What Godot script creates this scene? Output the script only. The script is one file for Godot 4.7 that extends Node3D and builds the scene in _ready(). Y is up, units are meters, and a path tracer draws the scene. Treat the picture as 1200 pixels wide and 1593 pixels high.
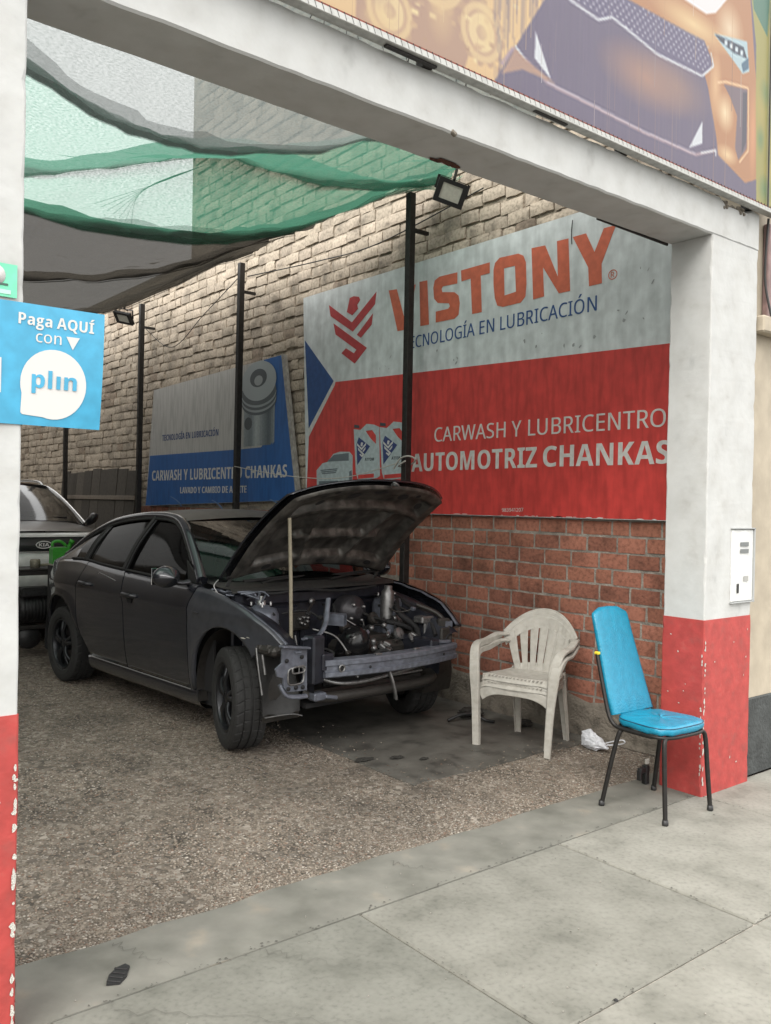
extends Node3D
# A workshop yard behind a painted gateway: camera at the origin of the pavement, x along the street, -z into the yard.

var rng := RandomNumberGenerator.new()
var M := {}
var taken := {}
const FLAT := -1

# ---------------------------------------------------------------- mesh builder
class MB:
	var st := SurfaceTool.new()
	var col := Color(1, 1, 1)
	var facing := Vector3.ZERO
	func _init():
		st.begin(Mesh.PRIMITIVE_TRIANGLES)
	func v(p: Vector3, g: int):
		st.set_smooth_group(g)
		st.set_color(col)
		st.add_vertex(p)
	func tri(a: Vector3, b: Vector3, c: Vector3, g := -1):
		v(a, g); v(b, g); v(c, g)
	func quad(a: Vector3, b: Vector3, c: Vector3, d: Vector3, g := -1):
		tri(a, b, c, g); tri(a, c, d, g)
	func face(pts: Array, out: Vector3, g := -1):
		var n: Vector3 = (pts[0] - pts[2]).cross(pts[0] - pts[1])
		var p := pts.duplicate()
		if n.dot(out) < 0:
			p.reverse()
		for i in range(1, p.size() - 1):
			tri(p[0], p[i], p[i + 1], g)
	# box with chamfered edges
	func box(c: Vector3, size: Vector3, bevel := 0.0, b := Basis.IDENTITY):
		var h := size * 0.5
		var e := minf(bevel, minf(h.x, minf(h.y, h.z)) * 0.9)
		if e <= 0.0:
			for ax in 3:
				for s in [-1.0, 1.0]:
					var n := Vector3.ZERO
					n[ax] = s
					var u := Vector3.ZERO
					var w := Vector3.ZERO
					u[(ax + 1) % 3] = h[(ax + 1) % 3]
					w[(ax + 2) % 3] = h[(ax + 2) % 3]
					var o := n * h[ax]
					face([c + b * (o - u - w), c + b * (o + u - w), c + b * (o + u + w), c + b * (o - u + w)], b * n)
			return
		var P := func(sx: float, sy: float, sz: float, ax: int) -> Vector3:
			var q := Vector3(sx * (h.x - e), sy * (h.y - e), sz * (h.z - e))
			q[ax] = [sx, sy, sz][ax] * h[ax]
			return c + b * q
		for ax in 3:
			for s in [-1.0, 1.0]:
				var pts := []
				for k in [[-1.0, -1.0], [1.0, -1.0], [1.0, 1.0], [-1.0, 1.0]]:
					var q := [0.0, 0.0, 0.0]
					q[ax] = s
					q[(ax + 1) % 3] = k[0]
					q[(ax + 2) % 3] = k[1]
					pts.append(P.call(q[0], q[1], q[2], ax))
				var n := Vector3.ZERO
				n[ax] = s
				face(pts, b * n)
		for ax in 3:  # edges that run along ax
			var a1 := (ax + 1) % 3
			var a2 := (ax + 2) % 3
			for s1 in [-1.0, 1.0]:
				for s2 in [-1.0, 1.0]:
					var pts := []
					for k in [[-1.0, a1], [1.0, a1], [1.0, a2], [-1.0, a2]]:
						var q := [0.0, 0.0, 0.0]
						q[ax] = k[0]
						q[a1] = s1
						q[a2] = s2
						pts.append(P.call(q[0], q[1], q[2], k[1]))
					var n := Vector3.ZERO
					n[a1] = s1
					n[a2] = s2
					face(pts, b * n)
		for sx in [-1.0, 1.0]:
			for sy in [-1.0, 1.0]:
				for sz in [-1.0, 1.0]:
					face([P.call(sx, sy, sz, 0), P.call(sx, sy, sz, 1), P.call(sx, sy, sz, 2)], b * Vector3(sx, sy, sz))
	func bar(a: Vector3, c: Vector3, w: float, h: float, bevel := 0.0, up := Vector3.UP):
		var z := (c - a).normalized()
		var x := up.cross(z)
		if x.length() < 0.01:
			x = Vector3.RIGHT.cross(z)
			if x.length() < 0.01:
				x = Vector3.FORWARD.cross(z)
		x = x.normalized()
		box((a + c) * 0.5, Vector3(w, h, a.distance_to(c)), bevel, Basis(x, z.cross(x), z))
	func grid(rows: Array, close_u := false, close_v := false, g := 0, flip := false):
		var nr := rows.size()
		for i in (nr if close_v else nr - 1):
			var r0 = rows[i]
			var r1 = rows[(i + 1) % nr]
			var nc: int = r0.size()
			for j in (nc if close_u else nc - 1):
				var k := (j + 1) % nc
				if flip:
					quad(r0[j], r1[j], r1[k], r0[k], g)
				else:
					quad(r0[j], r0[k], r1[k], r1[j], g)
	func tube(path: Array, r, sides := 8, caps := true, sx := 1.0, sy := 1.0):
		var rows := []
		var n := path.size()
		var prev := Vector3.ZERO
		for i in n:
			var t: Vector3 = (path[mini(i + 1, n - 1)] - path[maxi(i - 1, 0)]).normalized()
			var u: Vector3
			if i == 0:
				u = Vector3.UP if absf(t.y) < 0.9 else Vector3.RIGHT
			else:
				u = prev
			u = (u - t * t.dot(u)).normalized()
			prev = u
			var w := t.cross(u)
			var rad: float = r[i] if r is Array else r
			var ring := []
			for k in sides:
				var a := TAU * k / sides
				ring.append(path[i] + (u * cos(a) * sy + w * sin(a) * sx) * rad)
			rows.append(ring)
		grid(rows, true, false, 0, true)
		if caps:
			for e in [0, n - 1]:
				var ring: Array = rows[e]
				var out: Vector3 = (path[0] - path[1]) if e == 0 else (path[n - 1] - path[n - 2])
				face(ring, out, -1)
	# profile: array of Vector2(radius, height) turned round the y axis of xf
	func lathe(profile: Array, seg: int, xf := Transform3D.IDENTITY, sharp := false, arc := TAU):
		for i in profile.size() - 1:
			for k in seg:
				var a0 := arc * k / seg
				var a1 := arc * (k + 1) / seg
				var p := func(q: Vector2, a: float) -> Vector3: return xf * Vector3(q.x * cos(a), q.y, q.x * sin(a))
				var g := i + 1 if sharp else 0
				var A: Vector3 = p.call(profile[i], a0)
				var B: Vector3 = p.call(profile[i], a1)
				var C: Vector3 = p.call(profile[i + 1], a1)
				var D: Vector3 = p.call(profile[i + 1], a0)
				if profile[i].x < 1e-5:
					tri(A, C, D, g)
				elif profile[i + 1].x < 1e-5:
					tri(A, B, C, g)
				else:
					quad(A, B, C, D, g)
	# flat outline pts (in the xy plane of xf) given a thickness along its z
	func prism(pts: Array, depth: float, xf := Transform3D.IDENTITY, holes := []):
		var poly := PackedVector2Array(pts)
		if Geometry2D.is_polygon_clockwise(poly):
			poly.reverse()
		var outline := poly
		for hole in holes:  # one bridge cut joins each hole to the outline
			var hp := PackedVector2Array(hole)
			if not Geometry2D.is_polygon_clockwise(hp):
				hp.reverse()
			var bi := 0
			var bj := 0
			var best := 1e9
			for i in poly.size():
				for j in hp.size():
					var d := poly[i].distance_squared_to(hp[j])
					if d < best:
						best = d; bi = i; bj = j
			var joined := PackedVector2Array()
			for i in range(0, bi + 1): joined.append(poly[i])
			for j in hp.size() + 1: joined.append(hp[(bj + j) % hp.size()])
			for i in range(bi, poly.size()): joined.append(poly[i])
			poly = joined
		var idx := Geometry2D.triangulate_polygon(poly)
		var hz := depth * 0.5
		for t in range(0, idx.size(), 3):
			var a := poly[idx[t]]
			var b := poly[idx[t + 1]]
			var c := poly[idx[t + 2]]
			face([xf * Vector3(a.x, a.y, hz), xf * Vector3(b.x, b.y, hz), xf * Vector3(c.x, c.y, hz)], xf.basis.z)
			face([xf * Vector3(a.x, a.y, -hz), xf * Vector3(b.x, b.y, -hz), xf * Vector3(c.x, c.y, -hz)], -xf.basis.z)
		var rings := [outline]
		for hole in holes: rings.append(PackedVector2Array(hole))
		for ring in rings:
			for i in ring.size():
				var a: Vector2 = ring[i]
				var b: Vector2 = ring[(i + 1) % ring.size()]
				quad(xf * Vector3(a.x, a.y, -hz), xf * Vector3(b.x, b.y, -hz), xf * Vector3(b.x, b.y, hz), xf * Vector3(a.x, a.y, hz))
	func done(mat: Material) -> ArrayMesh:
		st.generate_normals()
		var m := st.commit()
		m.surface_set_material(0, mat)
		return m

# ---------------------------------------------------------------- nodes
func numbered(called: String) -> String:
	if not taken.has(called):
		taken[called] = 0
		return called
	taken[called] += 1
	return "%s_%03d" % [called, taken[called]]

func tag(o: Node, label := "", category := "", group := "", kind := "") -> Node:
	if label: o.set_meta("label", label)
	if category: o.set_meta("category", category)
	if group: o.set_meta("group", group)
	if kind: o.set_meta("kind", kind)
	return o

func put(mb: MB, called: String, mat: Material, parent: Node = null, at := Vector3.ZERO) -> MeshInstance3D:
	return put_mesh(mb.done(mat), called, parent, at)

func put_mesh(m: Mesh, called: String, parent: Node = null, at := Vector3.ZERO) -> MeshInstance3D:
	var o := MeshInstance3D.new()
	o.mesh = m
	o.position = at
	if parent == null or parent == self:
		o.name = numbered(called)
		add_child(o)
	else:
		o.name = called
		parent.add_child(o, true)
	return o

func thing(called: String, at: Vector3, label: String, category: String, group := "", turn := 0.0) -> Node3D:
	var o := Node3D.new()
	o.name = numbered(called)
	add_child(o)
	o.position = at
	o.rotation.y = turn
	tag(o, label, category, group)
	return o

# ---------------------------------------------------------------- materials
func lin(r: float, g: float, b: float) -> Color:
	return Color(r, g, b).linear_to_srgb()

func noise_tex(freq: float, stops: Array, seed_n: int, size := 512, octaves := 4, kind := FastNoiseLite.TYPE_SIMPLEX_SMOOTH, ret := -1) -> NoiseTexture2D:
	var n := FastNoiseLite.new()
	n.seed = seed_n
	n.frequency = freq
	n.noise_type = kind
	n.fractal_octaves = octaves
	if octaves <= 1: n.fractal_type = FastNoiseLite.FRACTAL_NONE
	if ret >= 0: n.cellular_return_type = ret
	var t := NoiseTexture2D.new()
	t.width = size
	t.height = size
	t.seamless = true
	t.seamless_blend_skirt = 0.15
	t.noise = n
	if stops.size():
		var g := Gradient.new()
		var off := PackedFloat32Array()
		var cols := PackedColorArray()
		for s in stops:
			off.append(s[0])
			cols.append(s[1])
		g.offsets = off
		g.colors = cols
		t.color_ramp = g
	return t

func grey(v: float) -> Color:
	return Color(v, v, v)

# plain colour times a mottled texture
func surf(c: Color, rough: float, metal := 0.0, tex: Texture2D = null, scale := 1.0, bump: Texture2D = null, bump_cm := 0.2, bump_scale := 0.0) -> StandardMaterial3D:
	var m := StandardMaterial3D.new()
	m.albedo_color = c
	m.roughness = rough
	m.metallic = metal
	m.cull_mode = BaseMaterial3D.CULL_DISABLED
	if tex:
		m.albedo_texture = tex
	if tex or bump:
		m.uv1_triplanar = true
		m.uv1_world_triplanar = true
		m.uv1_scale = Vector3.ONE * scale
	if bump:
		m.heightmap_enabled = true
		m.heightmap_texture = bump
		m.heightmap_scale = bump_cm
	return m

func add_detail(m: StandardMaterial3D, tex: Texture2D, scale: Vector3) -> StandardMaterial3D:
	m.detail_enabled = true
	m.detail_albedo = tex
	m.detail_blend_mode = BaseMaterial3D.BLEND_MODE_MUL
	m.detail_uv_layer = BaseMaterial3D.DETAIL_UV_2
	m.uv2_triplanar = true
	m.uv2_world_triplanar = true
	m.uv2_scale = scale
	return m

func table(t: Array, x: float) -> float:
	if x <= t[0][0]: return t[0][1]
	for i in t.size() - 1:
		if x <= t[i + 1][0]:
			var f: float = (x - t[i][0]) / (t[i + 1][0] - t[i][0])
			return lerpf(t[i][1], t[i + 1][1], f)
	return t[-1][1]

# smooth version of table (Catmull-Rom through the given points)
func curve(t: Array, x: float) -> float:
	var n := t.size()
	if x <= t[0][0]: return t[0][1]
	if x >= t[n - 1][0]: return t[n - 1][1]
	for i in n - 1:
		if x <= t[i + 1][0]:
			var f: float = (x - t[i][0]) / (t[i + 1][0] - t[i][0])
			var d: float = t[i + 1][0] - t[i][0]
			var m0: float = (t[i + 1][1] - t[i][1]) / d if i == 0 else (t[i + 1][1] - t[i - 1][1]) / (t[i + 1][0] - t[i - 1][0])
			var m1: float = (t[i + 1][1] - t[i][1]) / d if i + 2 >= n else (t[i + 2][1] - t[i][1]) / (t[i + 2][0] - t[i][0])
			var f2 := f * f
			var f3 := f2 * f
			return (2 * f3 - 3 * f2 + 1) * t[i][1] + (f3 - 2 * f2 + f) * d * m0 + (-2 * f3 + 3 * f2) * t[i + 1][1] + (f3 - f2) * d * m1
	return t[n - 1][1]

func pairs(a: Array) -> Array:
	var o := []
	for i in range(0, a.size(), 2):
		o.append(Vector2(a[i], a[i + 1]))
	return o

func smooth_path(pts: Array, each := 6) -> Array:
	var c := Curve3D.new()
	for i in pts.size():
		var t: Vector3 = (pts[mini(i + 1, pts.size() - 1)] - pts[maxi(i - 1, 0)]) / 6.0
		c.add_point(pts[i], -t, t)
	var o := []
	for i in pts.size() - 1:
		for k in each:
			o.append(c.sample(i, float(k) / each))
	o.append(pts[-1])
	return o

# lettering as thin sheets: its baseline runs from p0 to p1, capitals are cap metres high, out points to the reader
func lettering(words: String, p0: Vector3, p1: Vector3, cap: float, out: Vector3, mat: Material, parent: Node, weight := 700, thick := 0.002, called := "lettering", family := "Droid Sans") -> MeshInstance3D:
	var f := SystemFont.new()
	f.font_names = PackedStringArray([family])
	f.font_weight = weight
	var make := func(s: String) -> TextMesh:
		var t := TextMesh.new()
		t.font = f
		t.font_size = 48
		t.pixel_size = 0.01
		t.depth = 0.02
		t.curve_step = 1.5
		t.horizontal_alignment = HORIZONTAL_ALIGNMENT_LEFT
		t.text = s
		return t
	var t: TextMesh = make.call(words)
	var h: AABB = make.call("H").get_aabb()
	var a := t.get_aabb()
	var x := p1 - p0
	var w := x.length()
	x /= w
	var z := out.normalized()
	var y := z.cross(x).normalized()
	var sx := w / a.size.x
	var sy := cap / h.size.y
	var arr := t.surface_get_arrays(0)
	var src: PackedVector3Array = arr[Mesh.ARRAY_VERTEX]
	var idx: PackedInt32Array = arr[Mesh.ARRAY_INDEX]
	var mb := MB.new()
	for i in range(0, idx.size(), 3):
		var q := []
		for k in 3:
			var s := src[idx[i + k]]
			q.append(p0 + x * (s.x - a.position.x) * sx + y * (s.y - h.position.y) * sy + z * (s.z / 0.02 * thick))
		mb.tri(q[0], q[1], q[2])
	return put(mb, called, mat, parent)

# ---------------------------------------------------------------- the scene
func _ready():
	rng.seed = 20240
	var cam := Camera3D.new()
	cam.name = "camera"
	cam.basis = Basis(Vector3(0.7799, 0.0184, 0.6257), Vector3(-0.0091, 0.9998, -0.0191), Vector3(-0.6259, 0.0092, 0.7798)).orthonormalized()
	cam.position = Vector3(0, 1.6, 0)
	cam.fov = 61.0
	cam.near = 0.05
	cam.far = 900.0
	add_child(cam)
	cam.current = true
	var env := Environment.new()
	env.background_mode = Environment.BG_SKY
	var sky := Sky.new()
	var sm := ProceduralSkyMaterial.new()
	sm.sky_top_color = Color(1.0, 1.0, 1.0)
	sm.sky_horizon_color = Color(0.70, 0.70, 0.69)
	sm.sky_curve = 0.5
	sm.ground_bottom_color = Color(0.45, 0.44, 0.42)
	sm.ground_horizon_color = Color(0.70, 0.70, 0.68)
	sm.energy_multiplier = 1.3
	sky.sky_material = sm
	env.sky = sky
	env.tonemap_mode = Environment.TONE_MAPPER_LINEAR
	env.tonemap_exposure = 3.12
	env.sdfgi_enabled = true
	env.ssao_enabled = true
	env.ssil_enabled = true
	var we := WorldEnvironment.new()
	we.name = "surroundings"
	we.environment = env
	add_child(we)
	var sun := DirectionalLight3D.new()
	sun.name = "veiled_sun"
	sun.light_energy = 0.5
	sun.light_color = Color(1.0, 0.985, 0.96)
	sun.light_angular_distance = 50.0
	sun.shadow_enabled = true
	add_child(sun)
	sun.look_at_from_position(Vector3(-7.0, 11.0, 1.0), Vector3(2, 0, -3), Vector3.UP)

	make_materials()
	ground_and_pavement()
	pavement_wear()
	yard_floor()
	brick_wall()
	yard_enclosure()
	gateway()
	neighbour()
	billboard()
	nets()
	posts_and_lamps()
	oil_sign()
	second_sign()
	pillar_posters()
	black_car()
	far_vehicle()
	workshop_clutter()
	chairs()
	litter()

func make_materials():
	var G := func(a: float, b: float, f: float, s: int, o := 4): return noise_tex(f, [[0.2, grey(a)], [0.8, grey(b)]], s, 512, o)
	M.t_blotch = G.call(0.80, 1.0, 0.010, 11, 5)
	M.t_soft = G.call(0.92, 1.0, 0.012, 12, 5)
	M.t_grain = G.call(0.62, 1.0, 0.16, 13, 3)
	M.t_height = G.call(0.0, 1.0, 0.05, 14, 5)
	M.t_dirt = noise_tex(0.011, [[0.12, grey(0.72)], [0.40, grey(0.93)], [1.0, grey(1.0)]], 15, 512, 6)
	M.t_speck = noise_tex(0.09, [[0.0, grey(1.0)], [0.70, grey(1.0)], [0.78, grey(0.6)]], 16, 512, 2)
	M.t_streak = noise_tex(0.02, [[0.15, grey(0.89)], [0.6, grey(1.0)]], 17, 512, 4)
	# concrete
	var conc := noise_tex(0.007, [[0.05, lin(0.148, 0.146, 0.125)], [0.32, lin(0.195, 0.191, 0.166)], [0.62, lin(0.222, 0.217, 0.190)], [0.95, lin(0.248, 0.243, 0.214)]], 21, 1024, 6)
	M.pave = surf(Color.WHITE, 0.9, 0.0, conc, 0.42, M.t_height, 0.10)
	add_detail(M.pave, noise_tex(0.035, [[0.04, grey(0.86)], [0.30, grey(0.955)], [0.6, grey(0.99)], [0.9, grey(1.0)]], 22, 1024, 7), Vector3.ONE * 0.9)
	M.pave_mid = M.pave.duplicate()
	M.pave_mid.albedo_color = lin(0.84, 0.845, 0.84)
	M.pave_stained = M.pave.duplicate()
	M.pave_stained.albedo_color = lin(0.70, 0.715, 0.71)
	var conc2 := noise_tex(0.008, [[0.08, lin(0.125, 0.124, 0.106)], [0.45, lin(0.165, 0.163, 0.142)], [0.75, lin(0.19, 0.186, 0.163)], [0.95, lin(0.235, 0.215, 0.178)]], 23, 1024, 6)
	M.threshold = surf(Color.WHITE, 0.85, 0.0, conc2, 0.35, M.t_height, 0.10)
	add_detail(M.threshold, M.t_soft, Vector3.ONE * 0.8)
	var conc3 := noise_tex(0.008, [[0.05, lin(0.085, 0.081, 0.071)], [0.5, lin(0.115, 0.11, 0.098)], [0.95, lin(0.15, 0.145, 0.13)]], 24, 1024, 6)
	M.oily = surf(Color.WHITE, 0.55, 0.0, conc3, 0.45, M.t_height, 0.12)
	add_detail(M.oily, M.t_dirt, Vector3.ONE * 0.8)
	M.asphalt = surf(lin(0.06, 0.06, 0.06), 0.9, 0.0, M.t_grain, 2.0, M.t_grain, 0.2)
	var wash := noise_tex(0.02, [[0.02, lin(0.40, 0.398, 0.385)], [0.25, lin(0.45, 0.453, 0.443)], [0.6, lin(0.475, 0.481, 0.474)], [1.0, lin(0.495, 0.502, 0.496)]], 25, 512, 5)
	M.white_wall = surf(Color.WHITE, 0.85, 0.0, wash, 0.55, M.t_height, 0.07)
	add_detail(M.white_wall, noise_tex(0.012, [[0.02, grey(0.90)], [0.2, grey(0.975)], [0.6, grey(1.0)]], 29, 512, 6), Vector3(0.7, 0.45, 0.7))
	var redp := noise_tex(0.02, [[0.02, lin(0.30, 0.062, 0.054)], [0.3, lin(0.375, 0.052, 0.046)], [0.7, lin(0.41, 0.053, 0.047)], [0.98, lin(0.41, 0.080, 0.068)]], 26, 512, 6)
	M.red_paint = surf(Color.WHITE, 0.6, 0.0, redp, 0.9, M.t_height, 0.06)
	add_detail(M.red_paint, M.t_soft, Vector3.ONE * 1.7)
	M.chip = surf(lin(0.72, 0.70, 0.64), 0.95, 0.0, M.t_grain, 3.0)
	M.chip_red = surf(lin(0.62, 0.22, 0.18), 0.9, 0.0, M.t_grain, 3.0)
	M.cream = surf(lin(0.42, 0.365, 0.285), 0.85, 0.0, M.t_soft, 0.7, M.t_height, 0.05)
	M.black_plinth = surf(lin(0.05, 0.055, 0.055), 0.7, 0.0, M.t_blotch, 1.2, M.t_height, 0.2)
	M.mortar = surf(lin(0.35, 0.32, 0.28), 0.97, 0.0, M.t_blotch, 1.6, M.t_height, 0.35)
	M.mortar_pale = surf(lin(0.40, 0.345, 0.275), 0.97, 0.0, M.t_blotch, 1.2, M.t_height, 0.5)
	M.brick = surf(Color.WHITE, 0.95, 0.0, noise_tex(0.03, [[0.05, grey(0.72)], [0.45, grey(0.93)], [0.8, grey(1.0)]], 27, 512, 6), 1.6, M.t_height, 0.14)
	M.brick.vertex_color_use_as_albedo = true
	add_detail(M.brick, M.t_dirt, Vector3.ONE * 0.55)
	M.render_grey = surf(lin(0.21, 0.185, 0.152), 0.95, 0.0, M.t_dirt, 1.4, M.t_height, 0.45)
	M.steel_dark = surf(lin(0.028, 0.025, 0.023), 0.55, 0.3, M.t_blotch, 3.0, M.t_height, 0.06)
	M.steel_grey = surf(lin(0.28, 0.28, 0.28), 0.45, 0.8, M.t_blotch, 3.0)
	M.galvan = surf(lin(0.40, 0.40, 0.38), 0.5, 0.4, M.t_streak, 2.0)
	M.rust = surf(lin(0.14, 0.05, 0.03), 0.95, 0.0, M.t_blotch, 6.0, M.t_height, 0.5)
	M.black_plastic = surf(lin(0.018, 0.018, 0.019), 0.5, 0.0, M.t_soft, 4.0)
	M.cable = surf(lin(0.02, 0.02, 0.02), 0.6)

func joined_box(mb: MB, x0: float, x1: float, y0: float, y1: float, z0: float, z1: float, bevel := 0.0):
	mb.box(Vector3((x0 + x1) / 2, (y0 + y1) / 2, (z0 + z1) / 2), Vector3(x1 - x0, y1 - y0, z1 - z0), bevel)

func ground_and_pavement():
	var mb := MB.new()
	mb.face([Vector3(-400, -0.16, -400), Vector3(400, -0.16, -400), Vector3(400, -0.16, 400), Vector3(-400, -0.16, 400)], Vector3.UP)
	tag(put(mb, "ground", M.asphalt), "", "", "", "structure")
	var walk := Node3D.new()
	walk.name = "pavement"
	add_child(walk)
	tag(walk, "", "", "", "structure")
	mb = MB.new()
	joined_box(mb, -8.0, 14.0, -0.155, -0.012, -2.70, 0.95)
	put(mb, "bedding", M.mortar, walk)
	mb = MB.new()
	joined_box(mb, -8.0, 14.0, -0.15, 0.0, 0.955, 1.10, 0.02)
	put(mb, "kerb", M.pave, walk)
	for k in range(-7, 9):
		for r in 3:
			var x0 := 2.06 + k * 1.187
			var z0 := -2.685 + r * 0.98
			var z1 := z0 + 0.98
			mb = MB.new()
			var dy := rng.randf_range(-0.002, 0.001)
			joined_box(mb, x0 + 0.004, x0 + 1.187 - 0.004, -0.10, dy, z0 + 0.004, minf(z1, 0.945) - 0.004, 0.006)
			var stained: bool = r == 0 and k <= -1 or r == 1 and k <= -2
			put(mb, "slab", M.pave_stained if stained else (M.pave_mid if r == 0 and k == 0 or r == 1 and k == -1 else M.pave), walk)

func pavement_wear():
	# hairline cracks, dirt packed in the joints, old gum and scuffs: matter lying on the slabs
	var fn := FastNoiseLite.new()
	fn.seed = 6
	fn.frequency = 3.0
	var mb := MB.new()
	mb.facing = Vector3.UP
	for c in [[Vector2(1.05, -2.62), Vector2(1.85, -1.9)], [Vector2(1.62, -2.66), Vector2(1.80, -2.35)], [Vector2(1.2, -3.02), Vector2(1.32, -2.74)], [Vector2(2.45, -2.98), Vector2(2.62, -2.72)]]:
		var n := 26
		var prev := Vector3.ZERO
		for i in n + 1:
			var t := i / float(n)
			var p: Vector2 = c[0].lerp(c[1], t)
			p += (c[1] - c[0]).orthogonal().normalized() * fn.get_noise_2d(t * 9.0, c[0].x * 50.0) * 0.05
			var q := Vector3(p.x, 0.0035, p.y)
			if i > 0:
				var w := (q - prev).cross(Vector3.UP).normalized() * 0.0009 * (1.2 - t)
				mb.face([prev - w, prev + w, q + w, q - w], Vector3.UP)
			prev = q
	tag(put(mb, "hairline_cracks", surf(lin(0.09, 0.086, 0.075), 0.95)), "hairline cracks wandering across pavement and threshold", "cracks", "", "stuff")
	mb = MB.new()
	mb.facing = Vector3.UP
	for k in 520:
		var along := rng.randf()
		var p := Vector3(rng.randf_range(0.9, 5.6), 0.003, -2.688 + rng.randfn(0.0, 0.010))
		if along < 0.35: p = Vector3(rng.randf_range(0.9, 5.6), 0.003, -1.705 + rng.randfn(0.0, 0.006))
		elif along < 0.55: p = Vector3([2.06, 3.247, 4.434][k % 3] + rng.randfn(0.0, 0.006), 0.003, rng.randf_range(-2.68, -0.9))
		elif along < 0.62: p = Vector3(rng.randf_range(1.0, 4.6), 0.003, rng.randf_range(-3.0, -1.2))
		flake(mb, p, Vector3(0, 0, 1), Vector3.RIGHT, rng.randf_range(0.0015, 0.006), rng.randf_range(0.0015, 0.007))
	tag(put(mb, "joint_dirt", surf(lin(0.115, 0.11, 0.095), 0.98, 0.0, M.t_grain, 5.0)), "dark dirt packed along the pavement joints", "dirt", "", "stuff")

func yard_floor():
	# worn strip of concrete under the gateway, broken on its yard side
	var mb := MB.new()
	var edge := []
	var fn := FastNoiseLite.new()
	fn.seed = 5
	fn.frequency = 2.2
	for i in 101:
		var x := -3.3 + i * 0.0825
		edge.append(Vector2(x, -3.06 + fn.get_noise_1d(x) * 0.035))
	edge.append(Vector2(4.95, -2.6835))
	edge.append(Vector2(-3.3, -2.6835))
	mb.prism(edge, 0.10, Transform3D(Basis(Vector3.RIGHT, Vector3(0, 0, 1), Vector3(0, -1, 0)), Vector3(0, -0.0505, 0)))
	tag(put(mb, "threshold", M.threshold), "", "", "", "structure")
	var floor_root := Node3D.new()
	floor_root.name = "yard_floor"
	add_child(floor_root)
	tag(floor_root, "", "", "", "structure")
	var stones := noise_tex(0.045, [[0.0, lin(0.09, 0.077, 0.063)], [0.3, lin(0.16, 0.135, 0.11)], [0.55, lin(0.20, 0.17, 0.14)], [0.8, lin(0.26, 0.225, 0.185)], [1.0, lin(0.34, 0.305, 0.265)]], 31, 1024, 1, FastNoiseLite.TYPE_CELLULAR, FastNoiseLite.RETURN_CELL_VALUE)
	var lumps := noise_tex(0.045, [[0.0, grey(1.0)], [1.0, grey(0.0)]], 31, 1024, 1, FastNoiseLite.TYPE_CELLULAR, FastNoiseLite.RETURN_DISTANCE)
	M.pebbled = surf(Color.WHITE, 0.8, 0.0, stones, 0.8, lumps, 0.25)
	add_detail(M.pebbled, noise_tex(0.009, [[0.15, grey(0.72)], [0.5, grey(0.9)], [0.75, grey(1.0)]], 32, 512, 5), Vector3.ONE * 0.35)
	mb = MB.new()
	joined_box(mb, -3.3, 4.95, -0.15, -0.006, -19.0, -3.02)
	put(mb, "pebble_concrete", M.pebbled, floor_root)
	# loose grain of the exposed stones
	var st := MB.new()
	var ico := []
	for k in 6: ico.append(Vector3(cos(k * TAU / 6), rng.randf_range(-0.1, 0.25), sin(k * TAU / 6)) * rng.randf_range(0.85, 1.1))
	for k in 6:
		st.tri(ico[k], ico[(k + 1) % 6], Vector3(0.05, 0.75, -0.03), 0)
		st.tri(ico[(k + 1) % 6], ico[k], Vector3(0, -0.7, 0), 0)
	var pm := surf(Color.WHITE, 0.75)
	pm.vertex_color_use_as_albedo = true
	var mm := MultiMesh.new()
	mm.transform_format = MultiMesh.TRANSFORM_3D
	mm.use_colors = true
	mm.mesh = st.done(pm)
	var spots := []
	var cols := []
	var bl := FastNoiseLite.new()
	bl.seed = 8
	bl.frequency = 0.5
	var fine := FastNoiseLite.new()
	fine.seed = 9
	fine.frequency = 2.5
	while spots.size() < 82000:
		var z := -3.04 - pow(rng.randf(), 1.6) * 5.5
		var x := rng.randf_range(0.5, 4.92)
		var inside := minf(x - 3.24 - fn.get_noise_2d(z, 3.0) * 0.05, -3.74 + fn.get_noise_2d(x, 9.0) * 0.05 - z)
		var lift := 0.0
		if inside > 0.0:
			if rng.randf() > 0.16 * exp(-inside / 0.10): continue
			lift = 0.006
		if z > -3.06 + fn.get_noise_1d(x) * 0.035 + 0.012:
			continue
		if fine.get_noise_2d(x, z) < -0.35 and rng.randf() < 0.7:
			continue
		var s := rng.randf_range(0.0036, 0.0074)
		var b := Basis(Vector3.UP, rng.randf() * TAU) * Basis(Vector3.RIGHT, rng.randf_range(-0.35, 0.35)) * Basis.from_scale(Vector3(s * rng.randf_range(0.9, 1.5), s * 0.62, s))
		spots.append(Transform3D(b, Vector3(x, -0.0056 + lift + rng.randf_range(-0.0012, 0.0018), z)))
		var t := rng.randf()
		var c := Color(0.215, 0.178, 0.14)
		if t < 0.28: c = Color(0.15, 0.125, 0.10)
		elif t < 0.45: c = Color(0.29, 0.25, 0.205)
		elif t < 0.55: c = Color(0.38, 0.345, 0.30)
		elif t < 0.62: c = Color(0.20, 0.135, 0.10)
		var dirt := clampf(0.86 + bl.get_noise_2d(x, z) * 0.40 + fine.get_noise_2d(x, z) * 0.15, 0.55, 1.05)
		cols.append(c * dirt * rng.randf_range(0.85, 1.15))
	mm.instance_count = spots.size()
	for i in spots.size():
		mm.set_instance_transform(i, spots[i])
		mm.set_instance_color(i, cols[i])
	var mi := MultiMeshInstance3D.new()
	mi.name = "pebbles"
	mi.multimesh = mm
	floor_root.add_child(mi)
	tag(mi, "", "", "", "stuff")
	# darker screed beside the wall
	mb = MB.new()
	var p := []
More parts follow.
